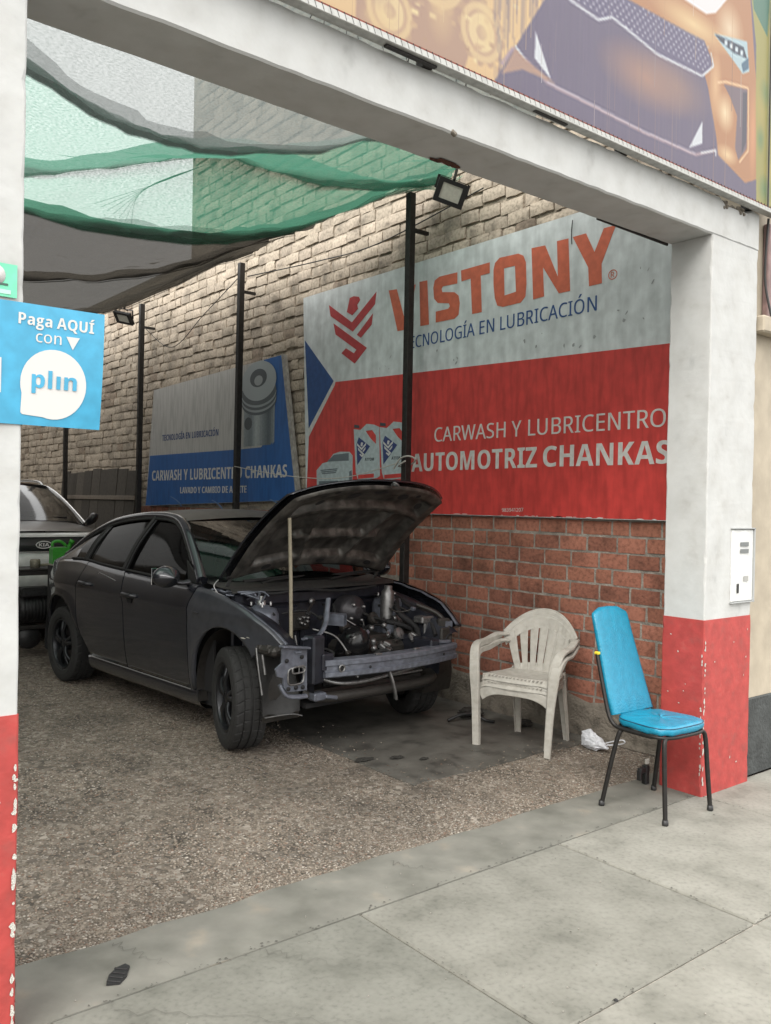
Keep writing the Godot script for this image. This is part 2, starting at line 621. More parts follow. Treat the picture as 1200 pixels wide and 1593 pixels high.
	for i in 40: p.append(Vector2(3.24 + fn.get_noise_2d(-3.74 - i * 0.33, 3.0) * 0.05, -3.74 - i * 0.33))
	p.append(Vector2(4.94, -16.7))
	for i in 20: p.append(Vector2(4.94 - i * 0.085, -3.74 + fn.get_noise_2d(4.94 - i * 0.085, 9.0) * 0.05))
	mb.prism(p, 0.06, Transform3D(Basis(Vector3.RIGHT, Vector3(0, 0, 1), Vector3(0, -1, 0)), Vector3(0, -0.0305, 0)))
	put(mb, "screed", M.oily, floor_root)

func brick_wall():
	var X := 4.93
	var w := thing("brick_wall", Vector3(X, 0, -10), "long brick side wall, bare red below and painted beige above", "wall")
	var o := Vector3(-X, 0, 10)
	var mb := MB.new()
	joined_box(mb, 0.028, 0.30, 0.0, 7.4, -0.2, 7.085)          # tall house side near the street
	joined_box(mb, 0.028, 0.30, 0.0, 4.65, -9.0, -0.201)
	put(mb, "mortar_core", M.mortar, w)
	mb = MB.new()
	joined_box(mb, 0.011, 0.027, 0.0, 1.549, -8.99, 7.08)
	put(mb, "joint_mortar", M.mortar, w)
	mb = MB.new()
	joined_box(mb, 0.0245, 0.0275, 1.55, 7.38, -0.199, 7.08)
	joined_box(mb, 0.0245, 0.0275, 1.55, 4.6, -8.99, -0.202)
	put(mb, "paint_coat", M.mortar_pale, w)
	# cement skirting, uneven
	mb = MB.new()
	var fn := FastNoiseLite.new()
	fn.seed = 77
	fn.frequency = 1.1
	var rows := []
	for i in 90:
		var z := 7.08 - i * 0.18
		var row := []
		for k in 9:
			var y := k / 8.0 * (0.27 + fn.get_noise_2d(z * 2.0, 4.0) * 0.09)
			row.append(Vector3(-0.008 - 0.02 * (1.0 - k / 8.0) + fn.get_noise_3d(z * 5.0, y * 14.0, 1.0) * 0.022 + (0.03 if k == 8 else 0.0), y, z))
		rows.append(row)
	mb.grid(rows, false, false, 0)
	put(mb, "skirting", M.render_grey, w)
	# bricks
	var L := 0.228
	var H := 0.096
	var items := []
	var pn := FastNoiseLite.new()
	pn.seed = 3
	pn.frequency = 0.55
	for r in range(0, 61):
		var y := 0.225 + r * 0.1125
		var z := -2.93 + (0.12 if r % 2 else 0.0) + rng.randf_range(-0.015, 0.015)
		while z > -18.9:
			var len := L * (0.55 if rng.randf() < 0.12 else (rng.randf_range(0.82, 1.08) if y > 1.545 else rng.randf_range(0.93, 1.05)))
			var zc := z - len / 2
			z -= len + (0.012 if y > 1.545 else 0.018)
			var top := 7.1 if zc > -10.1 else 4.6
			if y > top or zc > -3.0: continue
			if y > 1.60 and y < 3.55 and zc < -3.45 and zc > -7.2: continue
			if y > 1.66 and y < 2.95 and zc < -8.1 and zc > -10.9: continue
			if y < 0.95 and zc < -5.9 and zc > -8.4: continue
			var painted := y > 1.545
			var c: Color
			if painted:
				c = Color(0.535, 0.46, 0.37) * rng.randf_range(0.80, 1.12)
				var bare := pn.get_noise_2d(zc * 1.3, y * 2.0)
				if bare > 0.42: c = Color(0.36, 0.29, 0.225) * rng.randf_range(0.85, 1.15)
			else:
				c = Color(0.41, 0.17, 0.115) * rng.randf_range(0.72, 1.22)
				if rng.randf() < 0.15: c = Color(0.31, 0.17, 0.125)
			items.append({"y": y + (pn.get_noise_2d(zc * 2.2, r * 0.8) * 0.022 if painted else 0.0) + rng.randf_range(-0.003, 0.003) + (rng.randf_range(-0.006, 0.006) if painted else 0.0), "z": zc, "len": len, "c": c, "p": painted, "d": Vector3(X, y - 1.6, zc).length() + (50.0 if (y < 1.0 and zc < -5.2) or y > 4.7 or (y > 4.25 and zc < -5.6) else 0.0)})
	items.sort_custom(func(a, b): return a.d < b.d)
	# shared meshes: six red and six painted, sized unit along z
	var kinds := []
	for k in 12:
		var b := MB.new()
		var painted := k >= 6
		b.col = (Color(0.535, 0.46, 0.37) if painted else Color(0.41, 0.17, 0.115)) * [0.80, 0.88, 0.95, 1.02, 1.08, 1.16][k % 6]
		brick_shape(b, L, H, painted, Vector3.ZERO)
		kinds.append(b.done(M.brick))
	var rest := MB.new()
	var n := 0
	for it in items:
		var out := rng.randf_range(-0.002, 0.003) + (rng.randf_range(-0.010, 0.010) if it.p else 0.0)
		var at: Vector3 = Vector3(X + 0.02 + out, it.y, it.z) + o
		if n < 300 and (it.c.r > 0.41 or not it.p):
			var base := 0.535 if it.p else 0.41
			var pick := clampi(roundi((it.c.r / base - 0.80) / 0.07), 0, 5) + (6 if it.p else 0)
			var bi := put_mesh(kinds[pick], "brick", w, at)
			bi.scale = Vector3(1, rng.randf_range(0.95, 1.05), it.len / L)
			bi.rotation = Vector3(rng.randf_range(-0.008, 0.008), rng.randf_range(-0.008, 0.008), 0)
			n += 1
		else:
			rest.col = it.c
			brick_shape(rest, it.len, H, it.p, at)
	tag(put(rest, "brickwork", M.brick, w), "", "", "", "stuff")

func brick_shape(b: MB, len: float, h: float, rough: bool, at: Vector3):
	# front face broken into a 4 by 3 grid that bulges and wears at its edges, with sides running back into the joint
	var d := 0.034
	var nz := 4
	var ny := 3
	var rows := []
	for j in ny + 1:
		var row := []
		for i in nz + 1:
			var u := float(i) / nz
			var v := float(j) / ny
			var eu := 1.0 if i == 0 or i == nz else 0.0
			var ev := 1.0 if j == 0 or j == ny else 0.0
			var wear := (0.0042 if rough else 0.0022) * (eu + ev) + rng.randf_range(0.0, 0.004 if rough else 0.0015)
			var jit := 0.0045 if rough else 0.002
			row.append(at + Vector3(-d * 0.5 + wear, (v - 0.5) * h + rng.randf_range(-jit, jit) * 0.7, (u - 0.5) * len + rng.randf_range(-jit, jit)))
		rows.append(row)
	b.grid(rows, false, false, 0, true)
	var ring := []
	for i in nz + 1: ring.append(rows[0][i])
	for j in range(1, ny + 1): ring.append(rows[j][nz])
	for i in range(nz - 1, -1, -1): ring.append(rows[ny][i])
	for j in range(ny - 1, 0, -1): ring.append(rows[j][0])
	var back := []
	for q in ring: back.append(Vector3(at.x + d * 0.5, at.y + (q.y - at.y) * 0.97, at.z + (q.z - at.z) * 0.985))
	b.grid([ring, back], true, false, -1)

func yard_enclosure():
	# the yard goes on to the left of the gateway and is closed at its back
	var mb := MB.new()
	joined_box(mb, -3.6, -3.3, 0.0, 4.3, -19.0, -2.92)
	tag(put(mb, "side_wall", M.render_grey), "plain grey cement wall on the far side of the yard", "wall")
	mb = MB.new()
	joined_box(mb, -3.6, 5.23, 0.0, 4.3, -19.3, -19.0)
	tag(put(mb, "back_wall", M.render_grey), "grey cement wall closing the back of the yard", "wall")
	mb = MB.new()
	joined_box(mb, -8.0, -3.3, 0.0, 3.12, -2.90, -2.66)
	tag(put(mb, "front_wall", M.white_wall), "white painted street wall left of the gateway", "wall")

func rough_column(x0: float, x1: float, z0: float, z1: float, y0: float, y1: float, wear: float, seed_n: int) -> MB:
	# a plastered pillar whose corners are knocked about
	var mb := MB.new()
	var fn := FastNoiseLite.new()
	fn.seed = seed_n
	fn.frequency = 6.0
	var rows := []
	var n := int((y1 - y0) / 0.035)
	for i in n + 1:
		var y := lerpf(y0, y1, float(i) / n)
		var ring := []
		var cs := [Vector2(x0, z1), Vector2(x1, z1), Vector2(x1, z0), Vector2(x0, z0)]
		for k in 4:
			var c: Vector2 = cs[k]
			var pv: Vector2 = cs[(k + 3) % 4]
			var nx: Vector2 = cs[(k + 1) % 4]
			var e := 0.006 + wear * pow(maxf(0.0, fn.get_noise_2d(y * 1.6, k * 31.7) + 0.05), 1.6)
			var a := c + (pv - c).normalized() * e
			var b := c + (nx - c).normalized() * e
			for q in [a, (a + b) * 0.5 + (c - (a + b) * 0.5) * 0.35, b]:
				ring.append(Vector3(q.x + fn.get_noise_3d(q.x * 0.3, y * 0.3, q.y * 0.3) * 0.004, y, q.y + fn.get_noise_3d(q.y * 0.3, y * 0.3, q.x * 0.3 + 9.0) * 0.004))
		rows.append(ring)
	mb.grid(rows, true, false, -1, true)
	mb.face(rows[0], Vector3.DOWN)
	mb.face(rows[n], Vector3.UP)
	return mb

var flakes := 0

func flake(mb: MB, at: Vector3, u: Vector3, v: Vector3, ru: float, rv: float):
	# every flake lies a hair above the one before, so that none share a plane
	flakes += 1
	var n_out := u.cross(v).normalized()
	if mb.facing != Vector3.ZERO and n_out.dot(mb.facing) < 0: n_out = -n_out
	at += n_out * (flakes % 60) * 0.00003
	var pts := []
	var n := rng.randi_range(6, 9)
	for k in n:
		var a := TAU * k / n
		var r := rng.randf_range(0.55, 1.1)
		pts.append(at + u * cos(a) * ru * r + v * sin(a) * rv * r)
	mb.face(pts, u.cross(v))

func gateway():
	var g := thing("gateway", Vector3(2.6, 0, -2.78), "white plastered gateway with red painted bases and a deep beam", "gateway")
	var o := Vector3(-2.6, 0, 2.78)
	var zf := -2.647
	var zb := -2.91
	for side in [[0.26, 0.758, 301, 0.965], [4.412, 4.905, 302, 0.985]]:
		var mb := rough_column(side[0], side[1], zb, zf, 0.0, 3.128, 0.022, side[2])
		var pil := put(mb, "pillar", M.white_wall, g, o)
		mb = rough_column(side[0] - 0.003, side[1] + 0.003, zb - 0.003, zf + 0.003, 0.0, side[3], 0.020, side[2])
		var base := put(mb, "painted_base", M.red_paint, pil)
		tag(base, "red painted lower part, scuffed along its corner")
		# chipped corner: pale plaster showing along the edge
		var fl := MB.new()
		var ex: float = side[1] if side[0] < 1.0 else side[0]
		var s := 1.0 if side[0] < 1.0 else -1.0
		for k in 46:
			var y := rng.randf_range(0.05, side[3] - 0.10)
			var front := rng.randf() < 0.6
			fl.facing = Vector3(0, 0, 1) if front else Vector3(s, 0, 0)
			if front: flake(fl, Vector3(ex - s * rng.randf_range(0.004, 0.010), y, zf + 0.0048), Vector3.RIGHT, Vector3.UP, rng.randf_range(0.003, 0.009), rng.randf_range(0.005, 0.022))
			else: flake(fl, Vector3(ex + s * 0.0048, y, zf - rng.randf_range(0.004, 0.010)), Vector3(0, 0, 1), Vector3.UP, rng.randf_range(0.003, 0.008), rng.randf_range(0.005, 0.02))
		for k in 16:
			var y := rng.randf_range(0.08, side[3] - 0.05)
			fl.facing = Vector3.ZERO
			if rng.randf() < 0.6: flake(fl, Vector3(rng.randf_range(side[0] + 0.03, side[1] - 0.03), y, zf + 0.0055), Vector3.RIGHT, Vector3.UP, rng.randf_range(0.003, 0.008), rng.randf_range(0.003, 0.010))
			else: flake(fl, Vector3(ex + s * 0.0055, y, rng.randf_range(zb + 0.02, zf - 0.02)), Vector3(0, 0, 1), Vector3.UP, rng.randf_range(0.003, 0.008), rng.randf_range(0.003, 0.010))
		tag(put(fl, "chipped_plaster", M.chip, pil), "", "", "", "stuff")
	# beam: slightly wavy underside edge
	var mb := MB.new()
	var fn := FastNoiseLite.new()
	fn.seed = 41
	fn.frequency = 2.4
	var rows := []
	for i in 181:
		var x := -8.0 + (4.905 + 8.0) * i / 180.0
		var d := fn.get_noise_1d(x * 3.0) * 0.006
		var top := 3.352 + fn.get_noise_1d(x * 4.0 + 90.0) * 0.008
		if x > 4.50 and x < 4.78: top -= 0.035 + fn.get_noise_1d(x * 14.0) * 0.03
		rows.append([Vector3(x, 3.13 + d + 0.008, zf), Vector3(x, top - 0.008, zf + fn.get_noise_1d(x * 2.0) * 0.003), Vector3(x, top, zf - 0.012), Vector3(x, top, zb), Vector3(x, 3.13 + d * 0.5, zb), Vector3(x, 3.13 + d, zf - 0.008)])
	mb.grid(rows, true, false, -1)
	mb.face(rows[180], Vector3.RIGHT)
	var beam := put(mb, "beam", M.white_wall, g, o)
	# broken spots with the red clay core showing underneath
	mb = MB.new()
	mb.facing = Vector3.DOWN
	for s in [[2.62, -2.875, 0.075, 0.030], [2.68, -2.885, 0.045, 0.022], [2.57, -2.893, 0.055, 0.015]]:
		flake(mb, Vector3(s[0], 3.127, s[1]), Vector3(0, 0, 1), Vector3.RIGHT, s[3], s[2])
	put(mb, "broken_spot", M.rust, beam)
	mb = MB.new()
	for k in 26:
		var x := rng.randf_range(4.50, 4.76)
		mb.box(Vector3(x, 3.318 + rng.randf_range(-0.02, 0.025), zf - rng.randf_range(0.0, 0.03)), Vector3(rng.randf_range(0.01, 0.035), rng.randf_range(0.008, 0.025), 0.03), 0.004, Basis(Vector3(1, 1, 0.3).normalized(), rng.randf() * 3.0))
	mb.box(Vector3(2.45, 3.135, zf - 0.004), Vector3(0.03, 0.018, 0.02), 0.004, Basis(Vector3.FORWARD, 0.4))
	tag(put(mb, "crumbled_mortar", M.render_grey, beam), "", "", "", "stuff")
	# iron strip behind the beam, end of the awning rail
	mb = MB.new()
	mb.bar(Vector3(3.75, 3.138, -2.925), Vector3(4.40, 3.128, -2.925), 0.012, 0.016, 0.002)
	tag(put(mb, "iron_strip", M.steel_dark), "dark iron strip along the back edge of the beam", "bar")

	# electricity meter cover let into the right pillar
	var box := thing("meter_box", Vector3(4.786, 1.28, zf + 0.004), "grey white electricity meter cover on the right pillar", "meter box")
	mb = MB.new()
	mb.box(Vector3.ZERO, Vector3(0.228, 0.412, 0.012), 0.003)
	put(mb, "cover", surf(lin(0.66, 0.67, 0.66), 0.6, 0.0, M.t_soft, 1.0), box)
	mb = MB.new()
	mb.bar(Vector3(-0.122, 0.217, 0.004), Vector3(0.122, 0.217, 0.004), 0.02, 0.006)
	mb.bar(Vector3(0.122, 0.217, 0.004), Vector3(0.122, -0.217, 0.004), 0.02, 0.007)
	mb.bar(Vector3(-0.122, -0.212, 0.004), Vector3(0.122, -0.212, 0.004), 0.02, 0.005)
	put(mb, "rim", surf(lin(0.35, 0.36, 0.36), 0.6), box)
	for dy in [0.085, 0.125]:
		mb = MB.new()
		mb.box(Vector3(0.01, dy, 0.0108), Vector3(0.09, 0.024, 0.003), 0.001)
		put(mb, "window_strip", surf(lin(0.16, 0.17, 0.17), 0.3), box)
	mb = MB.new()
	mb.box(Vector3(-0.055, -0.13, 0.0108), Vector3(0.020, 0.055, 0.004), 0.003)
	put(mb, "slot", M.black_plastic, box)
	mb = MB.new()
	mb.box(Vector3(0.035, -0.075, 0.0105), Vector3(0.05, 0.03, 0.001))
	put(mb, "worn_sticker", surf(lin(0.52, 0.52, 0.50), 0.8, 0.0, M.t_grain, 6.0), box)

func neighbour():
	var h := thing("neighbour_house", Vector3(7.0, 0, -2.9), "cream rendered house front with black plinth right of the gateway", "house")
	var o := Vector3(-7.0, 0, 2.9)
	var mb := MB.new()
	joined_box(mb, 4.911, 10.0, 0.47, 7.4, -2.905, -2.70)
	joined_box(mb, 5.24, 10.0, 0.0, 7.4, -10.2, -2.906)
	put(mb, "wall", M.cream, h, o)
	mb = MB.new()
	joined_box(mb, 4.911, 10.0, 0.0, 0.469, -2.905, -2.688, 0.006)
	put(mb, "plinth", M.black_plinth, h, o)
	mb = MB.new()
	joined_box(mb, 4.94, 10.0, 2.66, 2.76, -2.698, -2.62, 0.01)
	put(mb, "ledge", M.cream, h, o)
	mb = MB.new()
	joined_box(mb, 5.05, 10.0, 2.765, 3.33, -2.698, -2.66, 0.006)
	put(mb, "fascia_panel", surf(lin(0.26, 0.17, 0.16), 0.6, 0.0, M.t_blotch, 1.5), h, o)
	mb = MB.new()
	mb.tube(smooth_path([Vector3(5.0, 3.34, -2.64), Vector3(5.01, 3.0, -2.66), Vector3(5.02, 2.76, -2.62)]), 0.007, 6)
	put(mb, "cable", M.cable, h, o)

func soft_blob(im: Image, cx: float, cy: float, rx: float, ry: float, c: Color):
	var g := Gradient.new()
	g.offsets = PackedFloat32Array([0.0, 0.45, 1.0])
	g.colors = PackedColorArray([c, Color(c.r, c.g, c.b, c.a * 0.6), Color(c.r, c.g, c.b, 0.0)])
	var t := GradientTexture2D.new()
	t.gradient = g
	t.width = maxi(4, int(rx * 2))
	t.height = maxi(4, int(ry * 2))
	t.fill = GradientTexture2D.FILL_RADIAL
	t.fill_from = Vector2(0.5, 0.5)
	t.fill_to = Vector2(1.0, 0.5)
	var b := t.get_image()
	b.convert(Image.FORMAT_RGBA8)
	im.blend_rect(b, Rect2i(0, 0, b.get_width(), b.get_height()), Vector2i(int(cx - rx), int(cy - ry)))

func fill_poly(im: Image, pts: PackedVector2Array, c: Color):
	var y0 := 1e9
	var y1 := -1e9
	for p in pts:
		y0 = minf(y0, p.y)
		y1 = maxf(y1, p.y)
	for y in range(maxi(0, int(y0)), mini(im.get_height(), int(y1) + 1)):
		var xs := []
		for i in pts.size():
			var a := pts[i]
			var b := pts[(i + 1) % pts.size()]
			if (a.y <= y + 0.5) != (b.y <= y + 0.5):
				xs.append(a.x + (y + 0.5 - a.y) / (b.y - a.y) * (b.x - a.x))
		xs.sort()
		for k in range(0, xs.size() - 1, 2):
			im.fill_rect(Rect2i(int(xs[k]), y, maxi(1, int(xs[k + 1]) - int(xs[k])), 1), c)

func thick_line(im: Image, pts: PackedVector2Array, w: float, c: Color):
	for i in pts.size() - 1:
		var d := (pts[i + 1] - pts[i]).normalized().orthogonal() * w * 0.5
		fill_poly(im, PackedVector2Array([pts[i] + d, pts[i + 1] + d, pts[i + 1] - d, pts[i] - d]), c)

func billboard():
	# the print: pale gear collage on the left, a bronze car front over violet on the right, green edge
	var W := 1720
	var Hh := 1240
	var x0 := 0.75
	var x1 := 5.05
	var y0 := 3.36
	var y1 := 6.46
	var im := Image.create(W, Hh, false, Image.FORMAT_RGBA8)
	var S := func(a: Array) -> PackedVector2Array:
		var r := PackedVector2Array()
		for i in range(0, a.size(), 2):
			r.append(Vector2((a[i] - x0) / (x1 - x0) * W, (y1 - a[i + 1]) / (y1 - y0) * Hh))
		return r
	var one := func(x: float, y: float) -> Vector2: return S.call([x, y])[0]
	var px := W / (x1 - x0)
	im.fill(Color(0.86, 0.74, 0.56))
	# collage of faded machine parts
	for k in 60:
		var c: Vector2 = one.call(rng.randf_range(0.8, 2.9), rng.randf_range(3.3, 5.2))
		var tones := [Color(0.90, 0.82, 0.62, 0.6), Color(0.62, 0.50, 0.42, 0.5), Color(0.93, 0.86, 0.66, 0.6), Color(0.70, 0.58, 0.50, 0.45)]
		soft_blob(im, c.x, c.y, rng.randf_range(20, 110), rng.randf_range(20, 110), tones[k % 4])
	fill_poly(im, S.call([1.90, 3.36, 1.90, 4.6, 2.35, 4.6, 2.62, 3.9, 2.45, 3.36]), Color(0.70, 0.58, 0.50))
	for gear in [[2.06, 3.47, 0.13], [2.30, 3.72, 0.17], [2.55, 3.56, 0.14], [2.02, 4.0, 0.26], [1.6, 3.7, 0.2], [2.62, 3.95, 0.2], [1.2, 3.9, 0.25]]:
		var c: Vector2 = one.call(gear[0], gear[1])
		var r: float = gear[2] * px
		for q in [[1.0, Color(0.74, 0.62, 0.51)], [0.86, Color(0.84, 0.74, 0.58)], [0.66, Color(0.76, 0.64, 0.53)], [0.55, Color(0.87, 0.78, 0.61)], [0.22, Color(0.73, 0.61, 0.52)]]:
			var p := PackedVector2Array()
			for k in 48:
				var a := TAU * k / 48.0
				var rr: float = r * q[0] * (1.0 if q[0] < 1.0 or k % 4 < 2 else 0.88)
				p.append(c + Vector2(cos(a), sin(a)) * rr)
			fill_poly(im, p, q[1])
	for k in 90:
		var c: Vector2 = one.call(rng.randf_range(2.1, 2.75), rng.randf_range(3.4, 4.3))
		im.fill_rect(Rect2i(int(c.x), int(c.y), rng.randi_range(4, 16), rng.randi_range(3, 9)), [Color(0.70, 0.58, 0.48), Color(0.89, 0.81, 0.63), Color(0.78, 0.66, 0.53)][k % 3])
	for k in 70:
		var c: Vector2 = one.call(rng.randf_range(0.8, 2.75), rng.randf_range(3.3, 4.6))
		soft_blob(im, c.x, c.y, rng.randf_range(15, 60), rng.randf_range(15, 60), [Color(0.90, 0.82, 0.62, 0.55), Color(0.70, 0.58, 0.50, 0.5), Color(0.86, 0.75, 0.57, 0.6)][k % 3])
	# violet ground
	fill_poly(im, S.call([2.60, 3.34, 2.865, 3.741, 3.35, 4.47, 4.0, 5.3, 5.05, 5.3, 5.05, 3.3, 2.6, 3.3]), Color(0.41, 0.375, 0.475))
	for k in 500:
		var xx := rng.randf_range(2.62, 4.75)
		var c: Vector2 = one.call(xx, rng.randf_range(3.4, 4.2))
		im.fill_rect(Rect2i(int(c.x), int(c.y), 1, rng.randi_range(20, 150)), [Color(0.45, 0.415, 0.51), Color(0.385, 0.35, 0.45), Color(0.43, 0.40, 0.48)][k % 3])
	# upper body of the car, bonnet and grille
	fill_poly(im, S.call([3.0, 4.1, 3.6, 5.0, 4.35, 5.3, 4.62, 4.7, 4.743, 4.072, 4.768, 3.501, 4.646, 3.452, 4.36, 3.534, 4.334, 3.637, 4.25, 3.86, 4.211, 3.926, 4.297, 4.002, 4.204, 4.103, 3.532, 4.065, 3.2, 4.0]), Color(0.72, 0.52, 0.36))
	for b in [[3.70, 3.74, 0.42, 0.17, Color(0.70, 0.54, 0.46, 0.9)], [3.95, 3.78, 0.35, 0.16, Color(0.62, 0.50, 0.46, 0.8)], [4.1, 4.15, 0.42, 0.10, Color(0.92, 0.82, 0.62, 0.9)], [4.45, 4.25, 0.16, 0.16, Color(0.93, 0.86, 0.74, 0.9)], [4.42, 3.78, 0.10, 0.12, Color(0.96, 0.88, 0.72, 0.95)], [4.45, 3.56, 0.12, 0.06, Color(0.94, 0.84, 0.66, 0.9)], [4.72, 3.75, 0.05, 0.30, Color(0.86, 0.62, 0.44, 0.9)], [4.32, 3.9, 0.07, 0.22, Color(0.90, 0.76, 0.58, 0.8)]]:
		var c: Vector2 = one.call(b[0], b[1])
		soft_blob(im, c.x, c.y, b[2] * px, b[3] * px, b[4])
	fill_poly(im, S.call([3.0, 4.02, 3.12, 3.92, 3.311, 3.899, 3.43, 3.942, 3.80, 3.895, 4.19, 3.919, 4.287, 4.002, 4.204, 4.095, 3.532, 4.058, 3.2, 4.3]), Color(0.40, 0.38, 0.50))
	for r in 9:
		for q in 26:
			var gx := 3.16 + q * 0.045 + (0.022 if r % 2 else 0.0)
			var gy := 3.925 + r * 0.022 + (gx - 3.16) * 0.02
			if gx < 4.25 and gy < 4.06 + (gx - 3.5) * 0.05 and gy > 3.92 - (0.02 if gx > 3.6 else 0.0):
				var c: Vector2 = one.call(gx, gy)
				im.fill_rect(Rect2i(int(c.x) - 3, int(c.y) - 1, 6, 3), Color(0.82, 0.83, 0.86))
	thick_line(im, S.call([3.0, 3.93, 3.099, 3.903, 3.311, 3.888, 3.412, 3.937, 3.78, 3.888, 4.19, 3.908, 4.297, 3.995, 4.27, 4.06]), 5.0, Color(0.84, 0.87, 0.90))
	fill_poly(im, S.call([4.008, 4.244, 4.220, 4.246, 4.308, 4.284, 4.417, 4.398, 4.3, 4.6, 3.9, 4.5]), Color(0.93, 0.92, 0.93))
	fill_poly(im, S.call([4.290, 4.169, 4.636, 4.245, 4.668, 4.086, 4.597, 4.050]), Color(0.70, 0.80, 0.84))
	fill_poly(im, S.call([4.30, 4.17, 4.60, 4.20, 4.64, 4.15, 4.50, 4.135, 4.36, 4.15]), Color(0.16, 0.20, 0.28))
	for k in 4: fill_poly(im, S.call([4.40 + k * 0.055, 4.175, 4.43 + k * 0.055, 4.18, 4.43 + k * 0.055, 4.15, 4.40 + k * 0.055, 4.145]), Color(0.80, 0.86, 0.90))
	fill_poly(im, S.call([4.60, 4.06, 4.66, 4.10, 4.655, 4.16, 4.58, 4.10]), Color(0.28, 0.42, 0.52))
	fill_poly(im, S.call([4.40, 3.93, 4.648, 3.978, 4.655, 3.649, 4.568, 3.560, 4.53, 3.62, 4.545, 3.80, 4.47, 3.88]), Color(0.47, 0.40, 0.44))
	fill_poly(im, S.call([4.60, 3.95, 4.648, 3.96, 4.645, 3.68, 4.60, 3.60]), Color(0.30, 0.28, 0.34))
	thick_line(im, S.call([4.34, 3.92, 4.42, 3.95, 4.66, 3.99, 4.672, 3.64, 4.58, 3.55]), 4.0, Color(0.93, 0.80, 0.64))
	thick_line(im, S.call([2.672, 3.47, 2.738, 3.561, 2.846, 3.530, 2.958, 3.482, 3.308, 3.477, 3.700, 3.468, 4.142, 3.477, 4.337, 3.553]), 6.0, Color(0.66, 0.58, 0.62))
	thick_line(im, S.call([2.958, 3.487, 3.308, 3.482, 3.700, 3.473, 4.142, 3.482]), 2.0, Color(0.88, 0.87, 0.90))
	thick_line(im, S.call([2.752, 3.575, 2.83, 3.53]), 4.0, Color(0.85, 0.90, 0.93))
	fill_poly(im, S.call([2.672, 3.43, 2.752, 3.566, 2.824, 3.537, 3.02, 3.495, 2.80, 3.49]), Color(0.68, 0.56, 0.50))
	fill_poly(im, S.call([2.877, 3.682, 2.985, 3.504, 2.874, 3.563]), Color(0.84, 0.87, 0.90))
	fill_poly(im, S.call([4.200, 3.671, 4.204, 3.553, 4.078, 3.495]), Color(0.84, 0.87, 0.90))
	thick_line(im, S.call([4.19, 3.50, 4.337, 3.553, 4.337, 3.52]), 4.0, Color(0.86, 0.88, 0.90))
	# windscreen and the rest above, out of view in the photograph
	fill_poly(im, S.call([3.3, 4.9, 3.9, 5.9, 4.6, 5.9, 4.7, 5.0]), Color(0.30, 0.32, 0.36))
	# green margin
	fill_poly(im, S.call([4.62, 4.7, 4.735, 4.261, 4.776, 3.30, 5.05, 3.30, 5.05, 6.5, 4.62, 6.5]), Color(0.64, 0.62, 0.34))
	for k in 40:
		var c: Vector2 = one.call(rng.randf_range(4.80, 5.05), rng.randf_range(3.3, 5.5))
		soft_blob(im, c.x, c.y, rng.randf_range(10, 40), rng.randf_range(25, 90), [Color(0.36, 0.52, 0.38, 0.7), Color(0.72, 0.66, 0.36, 0.7), Color(0.50, 0.56, 0.32, 0.6), Color(0.78, 0.70, 0.42, 0.6)][k % 4])
	fill_poly(im, S.call([4.60, 4.9, 4.70, 4.45, 4.86, 4.35, 4.90, 4.9]), Color(0.28, 0.48, 0.40))
	im.resize(W / 4, Hh / 4, Image.INTERPOLATE_LANCZOS)
	im.resize(W, Hh, Image.INTERPOLATE_CUBIC)
	for k in 260:  # run marks of rain and dust
		var c: Vector2 = one.call(rng.randf_range(x0, x1), rng.randf_range(3.4, 5.0))
		im.fill_rect(Rect2i(int(c.x), int(c.y), 1, rng.randi_range(20, 160)), Color(0.70, 0.62, 0.52).lerp(im.get_pixel(clampi(int(c.x), 0, W - 1), clampi(int(c.y) + 10, 0, Hh - 1)), 0.75))
	im.generate_mipmaps()
	var m := StandardMaterial3D.new()
	m.albedo_texture = ImageTexture.create_from_image(im)
	m.albedo_color = Color(0.78, 0.77, 0.765)
	m.roughness = 0.5
	m.cull_mode = BaseMaterial3D.CULL_DISABLED
	var b := thing("billboard", Vector3(2.9, 3.36, -2.62), "large faded billboard with a bronze car front above the gateway", "billboard")
	var st := SurfaceTool.new()
	st.begin(Mesh.PRIMITIVE_TRIANGLES)
	var fn := FastNoiseLite.new()
	fn.seed = 51
	fn.frequency = 0.7
	for i in 40:
		for j in 20:
			var q := []
			for k in [[0, 0], [0, 1], [1, 1], [1, 0]]:
				var u: float = (i + k[0]) / 40.0
				var v: float = (j + k[1]) / 20.0
				var x := lerpf(x0, x1, u)
				var y := lerpf(y0, y1, v)
				q.append([Vector3(x - 2.9, y - 3.36, 0.024 + fn.get_noise_2d(x * 2.0, y) * 0.004), Vector2(u, 1.0 - v)])
			for k in [0, 1, 2, 0, 2, 3]:
				st.set_uv(q[k][1])
				st.set_smooth_group(0)
				st.add_vertex(q[k][0])
	st.generate_normals()
	var mesh := st.commit()
	mesh.surface_set_material(0, m)
	put_mesh(mesh, "printed_sheet", b)
	var mb := MB.new()
	joined_box(mb, x0 - 2.9, x1 - 2.9, 0.01, 3.10, -0.02, 0.015)
	put(mb, "backing", M.galvan, b)
	mb = MB.new()
	mb.bar(Vector3(x0 - 2.9 - 0.02, 0.004, 0.012), Vector3(x1 - 2.9 + 0.02, -0.006, 0.012), 0.05, 0.028, 0.003)
	put(mb, "bottom_rail", M.galvan, b)
	mb = MB.new()
	mb.bar(Vector3(x0 - 2.9, 0.021, 0.030), Vector3(x1 - 2.9, 0.011, 0.030), 0.008, 0.007)
	put(mb, "red_edging", surf(lin(0.22, 0.06, 0.04), 0.8, 0.0, M.t_blotch, 5.0), b)
	mb = MB.new()
